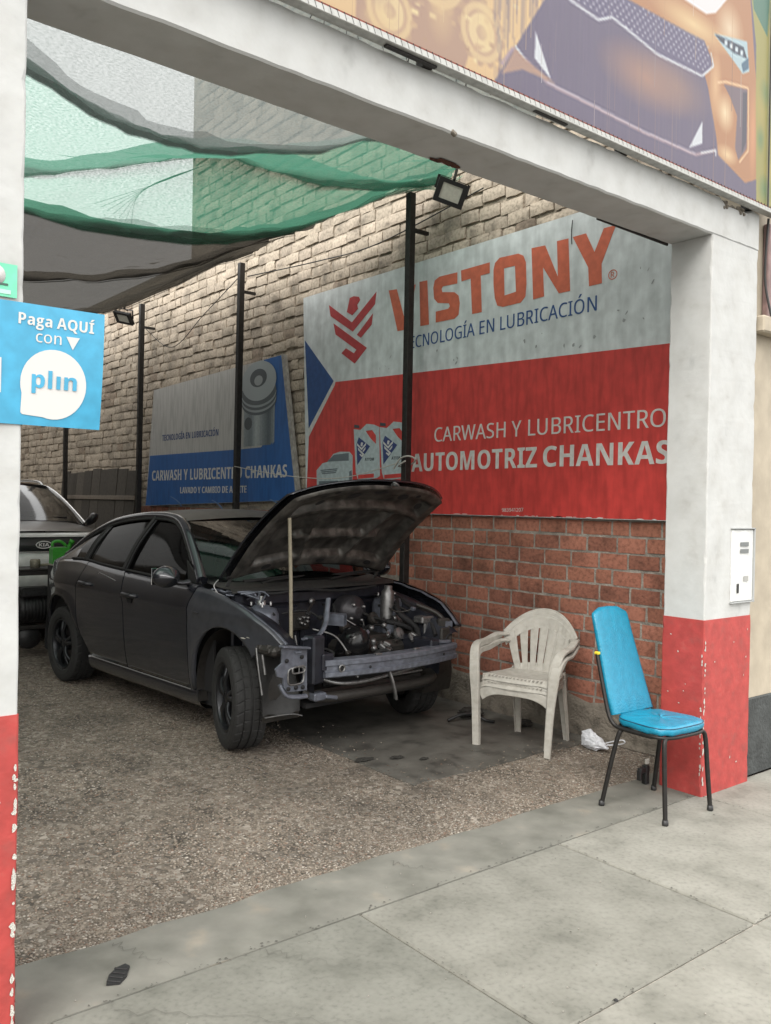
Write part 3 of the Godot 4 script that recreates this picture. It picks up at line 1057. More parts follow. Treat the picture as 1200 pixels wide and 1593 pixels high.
	for i in 130:  # stitches that lash the sheet to its rail
		var x := x0 - 2.9 + i * 0.033
		mb.bar(Vector3(x, 0.020, 0.036), Vector3(x + 0.012, -0.008, 0.036), 0.002, 0.003)
	tag(put(mb, "lashing", M.cable, b), "", "", "", "stuff")
	mb = MB.new()
	mb.bar(Vector3(1.99, 0.0, 0.033), Vector3(1.97, 3.1, 0.033), 0.006, 0.008)
	put(mb, "seam", M.cable, b)
	mb = MB.new()
	mb.box(Vector3(0.10, -0.015, 0.012), Vector3(0.22, 0.009, 0.02), 0.002, Basis(Vector3.FORWARD, 0.01))
	put(mb, "packing_strip", M.steel_dark, b)
	mb = MB.new()
	mb.box(Vector3(-0.72, -0.018, 0.010), Vector3(0.26, 0.010, 0.02), 0.002)
	put(mb, "packing_strip", M.steel_dark, b)
	for x in [-1.9, -0.6, 0.7, 1.9]:
		mb = MB.new()
		mb.bar(Vector3(x, -0.01, -0.05), Vector3(x, 3.1, -0.05), 0.05, 0.05, 0.004)
		put(mb, "upright", M.steel_dark, b)

# ---------------------------------------------------------------- nets, posts, lamps
func nets():
	var wob := FastNoiseLite.new()
	wob.seed = 61
	wob.frequency = 0.8
	var weave := noise_tex(0.05, [[0.1, Color(0.9, 0.95, 0.95, 0.68)], [0.5, Color(1, 1, 1, 0.79)], [0.9, Color(1.0, 1.0, 1.0, 0.90)]], 62, 512, 5)
	var weave_grey := noise_tex(0.05, [[0.1, Color(0.9, 0.9, 0.9, 0.78)], [0.5, Color(0.97, 0.97, 0.97, 0.86)], [0.9, Color(1, 1, 1, 0.94)]], 64, 512, 5)
	var weave_dark := noise_tex(0.05, [[0.15, Color(0.55, 0.55, 0.55, 0.93)], [0.5, Color(0.8, 0.8, 0.8, 0.96)], [0.85, Color(1, 1, 1, 0.985)]], 63, 512, 6)
	# each net: fixed front edge and freely hanging rear edge as x, y, z; how far it bellies; colour; width of the darkening hem layers
	var e1 := [[-3.3, 4.25, -4.6], [0.0, 4.05, -4.6], [0.95, 3.90, -4.65], [1.38, 3.81, -4.78], [1.85, 3.77, -5.0], [2.46, 3.78, -5.02], [2.88, 3.86, -4.98], [3.30, 3.97, -4.85], [3.62, 4.08, -4.72], [4.30, 4.25, -4.5]]
	var e2 := [[-3.3, 4.2, -6.3], [0.0, 3.95, -6.3], [1.0, 3.86, -6.3], [1.84, 3.88, -6.45], [2.40, 4.02, -6.20], [2.95, 4.18, -5.92], [3.40, 4.16, -5.80], [3.90, 4.12, -5.70], [4.46, 4.15, -5.58], [4.70, 4.20, -5.20]]
	var e3 := [[-3.3, 4.2, -7.6], [0.0, 4.02, -7.6], [1.0, 3.96, -7.5], [2.08, 3.90, -7.40], [2.65, 3.77, -7.02], [3.26, 3.75, -6.72], [3.80, 3.88, -6.66], [4.16, 4.02, -6.58], [4.42, 4.13, -6.1], [4.84, 4.30, -5.35]]
	var e4 := [[-3.3, 4.1, -9.8], [0.0, 4.0, -9.8], [1.6, 3.93, -9.6], [2.77, 3.90, -9.62], [3.58, 3.90, -8.70], [3.90, 3.94, -8.05], [4.10, 4.03, -7.30], [4.45, 4.15, -7.0]]
	var e5 := [[-3.3, 4.1, -12.2], [1.0, 4.0, -12.2], [3.33, 3.92, -11.60], [4.02, 3.90, -10.50], [4.12, 3.92, -9.30], [4.22, 4.02, -8.25], [4.50, 4.16, -7.9]]
	var e6 := [[-3.3, 4.2, -18.6], [0.0, 4.2, -18.6], [2.0, 4.2, -18.6], [4.4, 4.2, -18.6]]
	var weave_back := noise_tex(0.05, [[0.1, Color(1, 1, 1, 0.70)], [0.9, Color(1, 1, 1, 0.86)]], 66, 256, 5)
	var next := func(e: Array, dy: float, dz: float) -> Array:
		var r := []
		for q in e: r.append([q[0], q[1] + dy, q[2] + dz])
		return r
	var specs := [
		["shade_net", [[-3.3, 4.3, -2.98], [0.5, 4.25, -2.98], [2.5, 4.2, -2.98], [4.5, 4.2, -2.98]], e1, 0.08, Color(0.25, 0.285, 0.28), weave_grey, 0.24, "grey shade net nearest the street, hung behind the beam"],
		["shade_net", next.call(e1, 0.03, 0.10), e2, 0.05, Color(0.085, 0.26, 0.185), weave, 0.20, "middle green shade net whose rear edge is drawn up to a point"],
		["shade_net", next.call(e2, 0.05, 0.22), e3, 0.08, Color(0.075, 0.25, 0.17), weave, 0.32, "rear green shade net with the lowest sagging belly"],
		["shade_cloth", next.call(e3, 0.06, 0.20), e4, 0.02, Color(0.075, 0.068, 0.057), weave_dark, 0.08, "dark brown black shade cloth over the middle of the yard"],
		["shade_cloth", next.call(e4, 0.05, 0.20), e5, 0.02, Color(0.066, 0.06, 0.049), weave_dark, 0.08, "dark shade cloth hanging lowest above the blue sign"],
		["shade_cloth", next.call(e5, 0.05, 0.20), e6, 0.02, Color(0.11, 0.105, 0.095), weave_back, 0.05, "thinner dark shade cloth over the far back of the yard"]]
	for s in specs:
		var m := StandardMaterial3D.new()
		m.albedo_color = s[4].linear_to_srgb()
		m.albedo_texture = s[5]
		m.transparency = BaseMaterial3D.TRANSPARENCY_ALPHA
		m.uv1_triplanar = true
		m.uv1_world_triplanar = true
		m.uv1_scale = Vector3(1.3, 1.3, 2.4)
		m.roughness = 0.9
		m.cull_mode = BaseMaterial3D.CULL_DISABLED
		m.backlight_enabled = true
		m.backlight = Color(0.9, 0.9, 0.9)
		var F: Array = s[1]
		var R: Array = s[2]
		var along := func(e: Array, u: float) -> Vector3:
			var ty := []
			var tx := []
			var tz := []
			var L: float = e[-1][0] - e[0][0]
			for q in e:
				var k: float = (q[0] - e[0][0]) / L
				tx.append([k, q[0]]); ty.append([k, q[1]]); tz.append([k, q[2]])
			return Vector3(curve(tx, u), curve(ty, u), curve(tz, u))
		var rows := []
		var nz := 26
		var nx := 90
		for i in nz + 1:
			var v := i / float(nz)
			var row := []
			for j in nx + 1:
				var u := j / float(nx)
				var p: Vector3 = along.call(F, u).lerp(along.call(R, u), v)
				p.y -= s[3] * sin(PI * pow(v, 0.75)) * smoothstep(1.0, 0.85, u)
				var n := wob.get_noise_3d(p.x * 2.0, p.z * 1.6, s[3] * 99.0)
				p.y += n * 0.045 + wob.get_noise_2d(p.x * 8.0 + p.z * 3.0, p.z * 2.5) * 0.018 + wob.get_noise_2d(p.x * 3.0 - p.z * 9.0, 40.0) * 0.014
				var side := smoothstep(0.93, 1.0, u)
				p += Vector3(wob.get_noise_1d(p.z * 5.0) * 0.10, wob.get_noise_1d(p.z * 4.0 + 70.0) * 0.03, 0) * side
				if i == nz: p.z += wob.get_noise_1d(p.x * 6.0) * 0.02
				row.append(p)
			rows.append(row)
		var mb := MB.new()
		mb.grid(rows, false, false, 0)
		var net := put(mb, s[0], m)
		tag(net, s[7], "net", "shade nets over the yard")
		# doubled selvedge, layered wide to put dark shading into the free edge
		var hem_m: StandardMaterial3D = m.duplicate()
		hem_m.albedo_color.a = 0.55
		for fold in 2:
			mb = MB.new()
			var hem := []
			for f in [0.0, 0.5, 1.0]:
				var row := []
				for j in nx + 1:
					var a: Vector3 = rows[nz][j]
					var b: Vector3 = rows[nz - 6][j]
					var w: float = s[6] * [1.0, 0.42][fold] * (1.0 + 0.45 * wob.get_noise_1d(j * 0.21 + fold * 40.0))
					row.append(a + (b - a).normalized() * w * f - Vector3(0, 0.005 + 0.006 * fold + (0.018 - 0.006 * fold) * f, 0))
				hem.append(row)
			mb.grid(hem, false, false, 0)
			put(mb, "dark_hem_band", hem_m, net)
	# frayed threads hanging from the front net
	var mb := MB.new()
	for k in 40:
		var a := Vector3(rng.randf_range(0.9, 3.4), 0, -3.2 - rng.randf() * 0.5)
		a.y = 3.98 - rng.randf() * 0.08
		var d := Vector3(rng.randf_range(-0.03, 0.03), -rng.randf_range(0.05, 0.16), rng.randf_range(-0.03, 0.03))
		mb.tube([a, a + d * 0.5 + Vector3(0.008, 0, 0), a + d], 0.0022, 4)
	tag(put(mb, "frayed_threads", M.cable), "frayed dark threads hanging from the front net", "thread", "", "stuff")
	# knotted mesh stretched between the green nets
	mb = MB.new()
	for k in 7:
		var t := k / 6.0
		mb.tube(smooth_path([Vector3(2.98, 4.10, -5.95), Vector3(2.75 - 0.10 * t, 4.0 - 0.07 * t, -6.3), Vector3(2.45 + 0.30 * t, 3.90 - 0.10 * t, -6.75)], 4), 0.0016, 4)
	tag(put(mb, "torn_netting", M.cable), "torn dark strings fanning under the rear green net", "string")

func posts_and_lamps():
	var labels := ["tall dark steel post standing before the big red and white sign", "dark steel post standing before the blue and grey sign", "dark steel post left of the blue and grey sign", "rearmost dark steel post against the back of the brick wall"]
	var zs := [-5.58, -8.46, -11.12, -14.03]
	for i in 4:
		var p := thing("steel_post", Vector3(4.69, 0, zs[i]), labels[i], "post", "posts along the brick wall")
		var mb := MB.new()
		mb.box(Vector3(0, 2.10, 0), Vector3(0.062, 4.20, 0.062), 0.004, Basis(Vector3(1, 0, 0), [0.0, 0.012, 0.010, 0.0][i]))
		put(mb, "tube", M.steel_dark, p)
		mb = MB.new()
		mb.box(Vector3(0, 0.004, 0), Vector3(0.16, 0.008, 0.16), 0.002)
		put(mb, "base_plate", M.steel_dark, p)
		mb = MB.new()
		mb.box(Vector3(0.10, 3.9, 0), Vector3(0.19, 0.03, 0.03), 0.002)
		put(mb, "wall_bracket", M.steel_dark, p)
	# floodlights, unlit
	var lens := surf(lin(0.74, 0.74, 0.66), 0.35, 0.0, M.t_soft, 6.0)
	var spots := [[Vector3(4.42, 3.93, -4.80), Vector3(-0.55, -0.30, 0.78), "floodlight with pale lens under the beam near the big sign", 0.23, 0.175], [Vector3(4.48, 4.00, -11.2), Vector3(-0.75, -0.62, 0.15), "black floodlight under the dark cloth at the third post", 0.30, 0.17]]
	for s in spots:
		var f := thing("floodlight", s[0], s[2], "floodlight", "unlit floodlights in the yard")
		var z: Vector3 = s[1].normalized()
		var x := Vector3.UP.cross(z).normalized().rotated(z, -0.30)
		var b := Basis(x, z.cross(x), z)
		f.basis = b
		var w: float = s[3]
		var h: float = s[4]
		var mb := MB.new()
		mb.box(Vector3(0, 0, -0.012), Vector3(w, h, 0.035), 0.008)
		for k in 7: mb.box(Vector3((k - 3) * w * 0.13, 0, -0.038), Vector3(0.006, h * 0.8, 0.022), 0.001)
		put(mb, "housing", M.black_plastic, f)
		mb = MB.new()
		var pts := []
		for q in [[-1, -1], [1, -1], [1, 1], [-1, 1]]: pts.append(Vector2(q[0] * w * 0.5, q[1] * h * 0.5))
		var inn := []
		for q in [[-1, -1], [1, -1], [1, 1], [-1, 1]]: inn.append(Vector2(q[0] * w * 0.34, q[1] * h * 0.33))
		mb.prism(pts, 0.012, Transform3D(Basis.IDENTITY, Vector3(0, 0, 0.012)), [inn])
		put(mb, "bezel", M.black_plastic, f)
		mb = MB.new()
		mb.box(Vector3(0, 0, 0.008), Vector3(w * 0.67, h * 0.65, 0.004))
		put(mb, "lens", lens, f)
		mb = MB.new()
		mb.bar(Vector3(-w * 0.52, 0, -0.02), Vector3(-w * 0.52, 0.10, -0.06), 0.02, 0.004)
		mb.bar(Vector3(w * 0.52, 0, -0.02), Vector3(w * 0.52, 0.10, -0.06), 0.02, 0.004)
		mb.bar(Vector3(-w * 0.53, 0.10, -0.06), Vector3(w * 0.53, 0.10, -0.06), 0.02, 0.004)
		mb.bar(Vector3(0, 0.10, -0.06), Vector3(0, 0.24, -0.20), 0.02, 0.02)
		put(mb, "yoke", M.steel_dark, f)
	# loose wires on the wall and between posts
	var wires := [[[Vector3(4.86, 4.10, -4.9), Vector3(4.84, 3.95, -6.2), Vector3(4.86, 4.0, -7.2), Vector3(4.75, 4.06, -8.4)], 0.006, "black cable strung along the painted bricks", "cable"], [[Vector3(4.72, 4.10, -8.46), Vector3(4.84, 3.85, -9.6), Vector3(4.8, 3.55, -10.4), Vector3(4.72, 3.9, -11.1)], 0.005, "thin cable sagging between the second and third post", "cable"], [[Vector3(4.66, 1.98, -8.46), Vector3(4.60, 1.86, -7.3), Vector3(4.62, 1.83, -6.4), Vector3(4.65, 1.95, -5.62)], 0.004, "pale string tied between two posts across the signs", "string"], [[Vector3(4.88, 3.64, -4.02), Vector3(4.882, 3.55, -4.03), Vector3(4.883, 3.47, -4.025)], 0.003, "short wire end hanging over the big sign", "wire"]]
	for s in wires:
		var mb := MB.new()
		mb.tube(smooth_path(s[0], 8), s[1], 6)
		tag(put(mb, "string" if s[3] == "string" else "cable", M.chip if s[3] == "string" else M.cable), s[2], s[3])
	var kn := MB.new()
	kn.tube(smooth_path([Vector3(4.655, 1.90, -5.70), Vector3(4.64, 1.98, -5.60), Vector3(4.65, 2.0, -5.50), Vector3(4.70, 1.97, -5.47), Vector3(4.74, 1.93, -5.60), Vector3(4.65, 1.92, -5.63), Vector3(4.63, 1.96, -5.52)]), 0.007, 6)
	tag(put(kn, "wire_tie", M.chip), "twisted pale wire tie round the nearest post", "wire")

# ---------------------------------------------------------------- signs
func wall_poly(mb: MB, a: Array, x: float, thick := 0.0015, holes := []):
	# outline given as z, y on the wall; seen from the yard
	var hs := []
	for h in holes:
		var q := []
		for p in pairs(h): q.append(Vector2(p.x, p.y))
		hs.append(q)
	var xf := Transform3D(Basis(Vector3(0, 0, 1), Vector3.UP, Vector3(-1, 0, 0)), Vector3(x, 0, 0))
	mb.prism(pairs(a), thick, xf, hs)

func oil_sign():
	var c := Vector3(4.89, 1.525, -5.4)
	var s := thing("oil_sign", c, "big white and red wall sign lettered VISTONY and AUTOMOTRIZ CHANKAS", "sign")
	var at := -c
	var white := surf(lin(0.68, 0.735, 0.745), 0.55, 0.0, M.t_soft, 1.0)
	white.uv1_scale = Vector3(1.6, 0.3, 1.6)
	add_detail(white, M.t_soft, Vector3.ONE * 1.1)
	var red := surf(lin(0.60, 0.058, 0.050), 0.5, 0.0, M.t_streak, 1.0)
	red.uv1_scale = Vector3(1.3, 0.25, 1.3)
	add_detail(red, M.t_soft, Vector3.ONE * 0.9)
	var orange := surf(lin(0.60, 0.14, 0.075), 0.55, 0.0, M.t_soft, 2.0)
	var logo_red := surf(lin(0.46, 0.05, 0.055), 0.55, 0.0, M.t_soft, 2.0)
	var blue := surf(lin(0.02, 0.075, 0.24), 0.55, 0.0, M.t_soft, 2.0)
	var ink := surf(lin(0.62, 0.62, 0.60), 0.6, 0.0, M.t_soft, 2.5)
	M.sign_white = white; M.sign_blue = blue; M.sign_ink = ink
	var mb := MB.new()
	wall_poly(mb, [-7.50, 3.69, -3.18, 3.685, -3.18, 1.525, -7.38, 1.518], 4.8975, 0.014)
	put(mb, "panel", white, s, at)
	mb = MB.new()
	wall_poly(mb, [-7.385, 1.522, -3.184, 1.529, -3.184, 2.66, -6.915, 2.775, -7.352, 2.262], 4.8893)
	put(mb, "red_field", red, s, at)
	mb = MB.new()
	wall_poly(mb, [-7.455, 3.252, -6.936, 2.788, -7.357, 2.350], 4.8893)
	put(mb, "blue_arrow", blue, s, at)
	mb = MB.new()  # white border between the arrow and the red field
	wall_poly(mb, [-7.357, 2.346, -6.93, 2.785, -6.90, 2.79, -6.915, 2.745, -7.352, 2.267], 4.8882, 0.001)
	put(mb, "arrow_border", ink, s, at)
	var L := {
		"V": [-6.104, 3.517, -5.991, 3.508, -5.882, 3.244, -5.826, 3.503, -5.733, 3.503, -5.849, 3.130, -5.968, 3.133],
		"I": [-5.683, 3.515, -5.582, 3.509, -5.550, 3.129, -5.661, 3.132],
		"S": [-5.211, 3.505, -5.209, 3.414, -5.385, 3.422, -5.399, 3.404, -5.390, 3.375, -5.242, 3.348, -5.192, 3.312, -5.176, 3.249, -5.188, 3.156, -5.236, 3.130, -5.464, 3.133, -5.466, 3.225, -5.313, 3.224, -5.293, 3.241, -5.306, 3.268, -5.443, 3.294, -5.490, 3.337, -5.503, 3.430, -5.486, 3.490, -5.429, 3.511],
		"T": [-5.168, 3.511, -4.843, 3.511, -4.841, 3.426, -4.941, 3.426, -4.921, 3.134, -5.029, 3.135, -5.054, 3.424, -5.160, 3.421],
		"O": [-4.800, 3.443, -4.785, 3.494, -4.736, 3.524, -4.542, 3.515, -4.491, 3.489, -4.464, 3.434, -4.454, 3.269, -4.462, 3.178, -4.508, 3.139, -4.692, 3.137, -4.751, 3.156, -4.781, 3.222, -4.797, 3.333],
		"N": [-4.410, 3.527, -4.278, 3.519, -4.151, 3.264, -4.167, 3.525, -4.062, 3.521, -4.037, 3.142, -4.140, 3.144, -4.295, 3.363, -4.279, 3.146, -4.384, 3.141],
		"Y": [-4.023, 3.522, -3.906, 3.521, -3.829, 3.374, -3.754, 3.521, -3.654, 3.520, -3.767, 3.281, -3.761, 3.146, -3.870, 3.145, -3.880, 3.277]}
	for k in L:
		mb = MB.new()
		wall_poly(mb, L[k], 4.8893, 0.002, [[-4.689, 3.433, -4.574, 3.430, -4.558, 3.230, -4.678, 3.222]] if k == "O" else [])
		put(mb, "letter", orange, s, at)
	mb = MB.new()
	var ring := []
	var hole := []
	for k in 24:
		ring += [-3.672 + 0.037 * cos(TAU * k / 24), 3.188 + 0.034 * sin(TAU * k / 24)]
		hole += [-3.672 + 0.031 * cos(TAU * k / 24), 3.188 + 0.028 * sin(TAU * k / 24)]
	wall_poly(mb, ring, 4.8893, 0.001, [hole])
	put(mb, "trademark_ring", orange, s, at)
	var out := Vector3(-1, 0, 0)
	lettering("R", Vector3(4.8893, 3.17, -3.688) + at, Vector3(4.8893, 3.17, -3.658) + at, 0.036, out, orange, s, 400, 0.001)
	var bird := [[-6.695, 3.552, -6.629, 3.557, -6.550, 3.538, -6.529, 3.505, -6.574, 3.469, -6.560, 3.428, -6.650, 3.380, -6.737, 3.425, -6.719, 3.478],
		[-7.038, 3.542, -6.653, 3.314, -6.283, 3.539, -6.302, 3.428, -6.637, 3.224, -7.006, 3.428], [-6.329, 3.348, -6.346, 3.248, -6.508, 3.148, -6.571, 3.185],
		[-6.956, 3.351, -6.413, 3.043, -6.597, 2.918, -6.814, 3.042, -6.742, 3.081, -6.613, 3.017, -6.574, 3.045, -6.916, 3.237]]
	mb = MB.new()
	for b in bird: wall_poly(mb, b, 4.8893, 0.002)
	put(mb, "bird_emblem", logo_red, s, at)
	lettering("TECNOLOGÍA EN LUBRICACIÓN", Vector3(4.8893, 2.954, -5.88) + at, Vector3(4.8893, 2.966, -3.80) + at, 0.104, out, blue, s, 500)
	lettering("CARWASH Y LUBRICENTRO", Vector3(4.8875, 2.129, -5.451) + at, Vector3(4.8875, 2.130, -3.235) + at, 0.119, out, ink, s, 400)
	lettering("AUTOMOTRIZ", Vector3(4.8875, 1.884, -5.741) + at, Vector3(4.8875, 1.892, -4.314) + at, 0.152, out, ink, s, 800)
	lettering("CHANKAS", Vector3(4.8875, 1.893, -4.256) + at, Vector3(4.8875, 1.891, -3.20) + at, 0.152, out, ink, s, 800)
	lettering("983941207", Vector3(4.8875, 1.556, -4.658) + at, Vector3(4.8875, 1.562, -4.44) + at, 0.028, out, ink, s, 400, 0.001, "scribble")
	# printed oil jugs and a small pale car
	var pale := surf(lin(0.42, 0.50, 0.52), 0.55, 0.0, M.t_soft, 3.0)
	var dark := surf(lin(0.05, 0.06, 0.07), 0.55)
	var navy := surf(lin(0.03, 0.05, 0.16), 0.55)
	var jug := [-6.590, 2.300, -6.485, 2.286, -6.391, 2.338, -6.286, 2.325, -6.204, 2.299, -6.178, 1.854, -6.222, 1.835, -6.507, 1.815, -6.545, 1.888]
	for k in 2:
		var dz := 0.393 * k
		var sh := func(a: Array) -> Array:
			var r := []
			for i in a.size(): r.append(a[i] + (dz if i % 2 == 0 else -0.004 * k))
			return r
		mb = MB.new()
		wall_poly(mb, sh.call(jug), 4.8870, 0.001, [sh.call([-6.406, 2.274, -6.307, 2.276, -6.248, 2.223, -6.246, 2.145, -6.328, 2.199])])
		var j := put(mb, "printed_jug", pale, s, at)
		mb = MB.new()
		wall_poly(mb, sh.call([-6.541, 2.158, -6.507, 2.219, -6.333, 2.128, -6.523, 1.961]), 4.8856, 0.001)
		put(mb, "blue_label", navy, j)
		mb = MB.new()
		wall_poly(mb, sh.call([-6.508, 1.866, -6.268, 1.877, -6.267, 1.841, -6.507, 1.830]), 4.8856, 0.001)
		put(mb, "red_band", red, j)
		mb = MB.new()
		wall_poly(mb, sh.call([-6.583, 2.342, -6.503, 2.330, -6.502, 2.305, -6.582, 2.312]), 4.8856, 0.001)
		put(mb, "cap", dark, j)
		mb = MB.new()
		var c0 := Vector2(-6.462, 2.10)
		for b in bird:
			var q := []
			for i in range(0, b.size(), 2):
				q.append(c0.x + dz + (b[i] + 6.66) * 0.19)
				q.append(c0.y + (b[i + 1] - 3.24) * 0.22)
			wall_poly(mb, q, 4.8848, 0.001)
		put(mb, "bird_emblem", ink, j)
		lettering("ATTOM", Vector3(4.8856, 1.995, -6.41 + dz), Vector3(4.8856, 1.995, -6.27 + dz), 0.028, out, dark, j, 800, 0.001)
	mb = MB.new()
	wall_poly(mb, [-7.187, 1.752, -7.201, 1.922, -7.100, 1.990, -7.006, 2.003, -6.917, 2.076, -6.814, 2.095, -6.650, 2.089, -6.600, 2.05, -6.596, 1.82, -6.830, 1.773, -7.146, 1.744], 4.8870, 0.001)
	var car := put(mb, "printed_car", pale, s, at)
	mb = MB.new()
	wall_poly(mb, [-7.020, 2.006, -6.903, 2.068, -6.662, 2.078, -6.659, 2.005], 4.8856, 0.001)
	wall_poly(mb, [-7.154, 1.814, -6.831, 1.818, -6.809, 1.773, -7.147, 1.759], 4.8856, 0.001)
	for k in 3: wall_poly(mb, [-7.13 + k * 0.012, 1.926 - k * 0.017, -6.84 - k * 0.012, 1.936 - k * 0.017, -6.845 - k * 0.012, 1.926 - k * 0.017, -7.125 + k * 0.012, 1.917 - k * 0.017], 4.8856, 0.001)
	wall_poly(mb, [-6.650, 1.900, -6.612, 1.914, -6.602, 1.860, -6.602, 1.823, -6.645, 1.816], 4.8856, 0.001)
	put(mb, "printed_details", surf(lin(0.12, 0.15, 0.17), 0.55), car)
	# rubbed dark marks on the white field
	mb = MB.new()
	mb.facing = Vector3(-1, 0, 0)
	for k in 22:
		var near: Array = [[-3.95, 2.78], [-3.55, 2.88], [-6.18, 2.85], [-5.3, 2.82], [-4.4, 2.82], [-3.4, 3.1]][k % 6]
		flake(mb, Vector3(4.8893, near[1] + rng.randf_range(-0.06, 0.09), near[0] + rng.randf_range(-0.16, 0.16)), Vector3(0, 0, 1), Vector3(0, 1, rng.randf_range(-0.8, 0.8)), rng.randf_range(0.004, 0.016), rng.randf_range(0.006, 0.022))
	tag(put(mb, "scuff_marks", surf(lin(0.475, 0.51, 0.515), 0.8, 0.0, M.t_grain, 4.0), s, at), "", "", "", "stuff")
	mb = MB.new()  # torn lower edge
	mb.facing = Vector3(-1, 0, 0)
	for k in 34:
		var z := rng.randf_range(-5.25, -3.25)
		flake(mb, Vector3(4.8893, 1.531, z), Vector3(0, 0, 1), Vector3.UP, rng.randf_range(0.01, 0.05), rng.randf_range(0.002, 0.006))
	tag(put(mb, "torn_edge", ink, s, at), "", "", "", "stuff")

func second_sign():
	var c := Vector3(4.88, 1.515, -9.4)
	var s := thing("lubricant_sign", c, "grey and blue wall sign with a printed piston, CARWASH Y LUBRICENTRO CHANKAS", "sign")
	var at := -c
	var out := Vector3(-1, 0, 0)
	var gw := surf(lin(0.47, 0.47, 0.455), 0.6, 0.0, M.t_streak, 1.0)
	gw.uv1_scale = Vector3(1.6, 0.2, 1.6)
	var blue := surf(lin(0.02, 0.115, 0.36), 0.5, 0.0, M.t_streak, 1.0)
	blue.uv1_scale = Vector3(1.2, 0.2, 1.2)
	var mb := MB.new()
	wall_poly(mb, [-11.112, 3.075, -7.881, 3.158, -7.543, 1.622, -11.326, 1.515], 4.888, 0.014)
	put(mb, "panel", gw, s, at)
	mb = MB.new()
	wall_poly(mb, [-11.203, 2.195, -8.686, 2.190, -8.273, 2.195, -8.145, 2.303, -8.167, 2.967, -8.246, 3.146, -7.884, 3.155, -7.546, 1.625, -11.322, 1.519], 4.8803)
	put(mb, "blue_field", blue, s, at)
	mb = MB.new()
	wall_poly(mb, [-7.878, 3.165, -7.807, 3.149, -7.479, 1.630, -7.541, 1.622], 4.885, 0.03)
	put(mb, "edge_strip", surf(lin(0.42, 0.40, 0.37), 0.7, 0.0, M.t_blotch, 2.0), s, at)
	lettering("TECNOLOGÍA EN LUBRICACIÓN", Vector3(4.8803, 2.378, -10.821) + at, Vector3(4.8803, 2.373, -9.262) + at, 0.078, out, surf(lin(0.03, 0.06, 0.17), 0.6), s, 700)
	lettering("CARWASH Y LUBRICENTRO CHANKAS", Vector3(4.8785, 1.856, -11.120) + at, Vector3(4.8785, 1.861, -7.738) + at, 0.135, out, M.sign_ink, s, 700)
	lettering("LAVADO Y CAMBIO DE ACEITE", Vector3(4.8785, 1.688, -10.254) + at, Vector3(4.8785, 1.699, -8.575) + at, 0.078, out, M.sign_ink, s, 700)
	# printed piston: bands of light and dark metal
	var tones := [lin(0.30, 0.35, 0.37), lin(0.16, 0.20, 0.22), lin(0.42, 0.47, 0.48), lin(0.22, 0.26, 0.28), lin(0.10, 0.13, 0.15), lin(0.33, 0.38, 0.40)]
	var piston := Node3D.new()
	piston.name = "printed_piston"
	s.add_child(piston)
	piston.position = at
	for k in 18:
		mb = MB.new()
		var za := lerpf(-8.66, -8.0, k / 18.0)
		var zb := lerpf(-8.66, -8.0, (k + 1) / 18.0)
		var f := k / 18.0 * 5.0
		wall_poly(mb, [za, 2.86, zb, 2.86, zb, 2.215 + (0.03 if k > 15 else 0.0), za, 2.215], 4.8785, 0.001)
		put(mb, "skirt_band", surf(tones[int(f)].lerp(tones[mini(int(f) + 1, 5)], f - int(f)), 0.5, 0.0, M.t_soft, 4.0), piston)
	var ell := func(cz: float, cy: float, rz: float, ry: float) -> Array:
		var r := []
		for k in 32: r += [cz + rz * cos(TAU * k / 32), cy + ry * sin(TAU * k / 32)]
		return r
	for q in [[-8.34, 2.70, 0.372, 0.15, lin(0.08, 0.10, 0.115), 4.8772], [-8.34, 2.73, 0.372, 0.15, lin(0.30, 0.34, 0.36), 4.8764], [-8.34, 2.755, 0.372, 0.15, lin(0.09, 0.11, 0.12), 4.8756], [-8.34, 2.785, 0.372, 0.15, lin(0.30, 0.345, 0.365), 4.8748], [-8.34, 2.81, 0.37, 0.15, lin(0.09, 0.11, 0.12), 4.8740], [-8.34, 2.925, 0.37, 0.218, lin(0.34, 0.385, 0.40), 4.8732], [-8.345, 2.958, 0.18, 0.10, lin(0.07, 0.085, 0.095), 4.8724], [-8.34, 2.93, 0.09, 0.055, lin(0.30, 0.33, 0.34), 4.8716], [-8.56, 2.47, 0.085, 0.07, lin(0.06, 0.075, 0.085), 4.8772]]:
		mb = MB.new()
		wall_poly(mb, ell.call(q[0], q[1], q[2], q[3]), q[5], 0.0006)
		put(mb, "crown_ring", surf(q[4], 0.5), piston)
	# pale printed arcs at the foot of the sign
	for a in [[-10.9, 0.55], [-9.7, 0.45], [-8.4, 0.5]]:
		mb = MB.new()
		for k in 14:
			var t0 := 0.35 + k * 0.05
			var p := func(t: float, r: float) -> Array: return [a[0] + r * cos(t) * 1.3, 1.44 + r * sin(t) * 0.42]
			wall_poly(mb, p.call(t0, a[1]) + p.call(t0 + 0.05, a[1]) + p.call(t0 + 0.05, a[1] + 0.025) + p.call(t0, a[1] + 0.025), 4.8785, 0.001)
		put(mb, "printed_arc", surf(lin(0.12, 0.22, 0.40), 0.6), s, at)

func sheet(called: String, x0: float, x1: float, y0: float, y1: float, z: float, mat: Material, parent: Node, curl := 0.0) -> MeshInstance3D:
	var mb := MB.new()
	var rows := []
	for j in 15:
		var v := j / 14.0
		var row := []
		for i in 19:
			var u := i / 18.0
			row.append(poster_at(x0, x1, y0, y1, z, u, v, curl))
		rows.append(row)
	mb.grid(rows, false, false, 0, true)
	return put(mb, called, mat, parent)

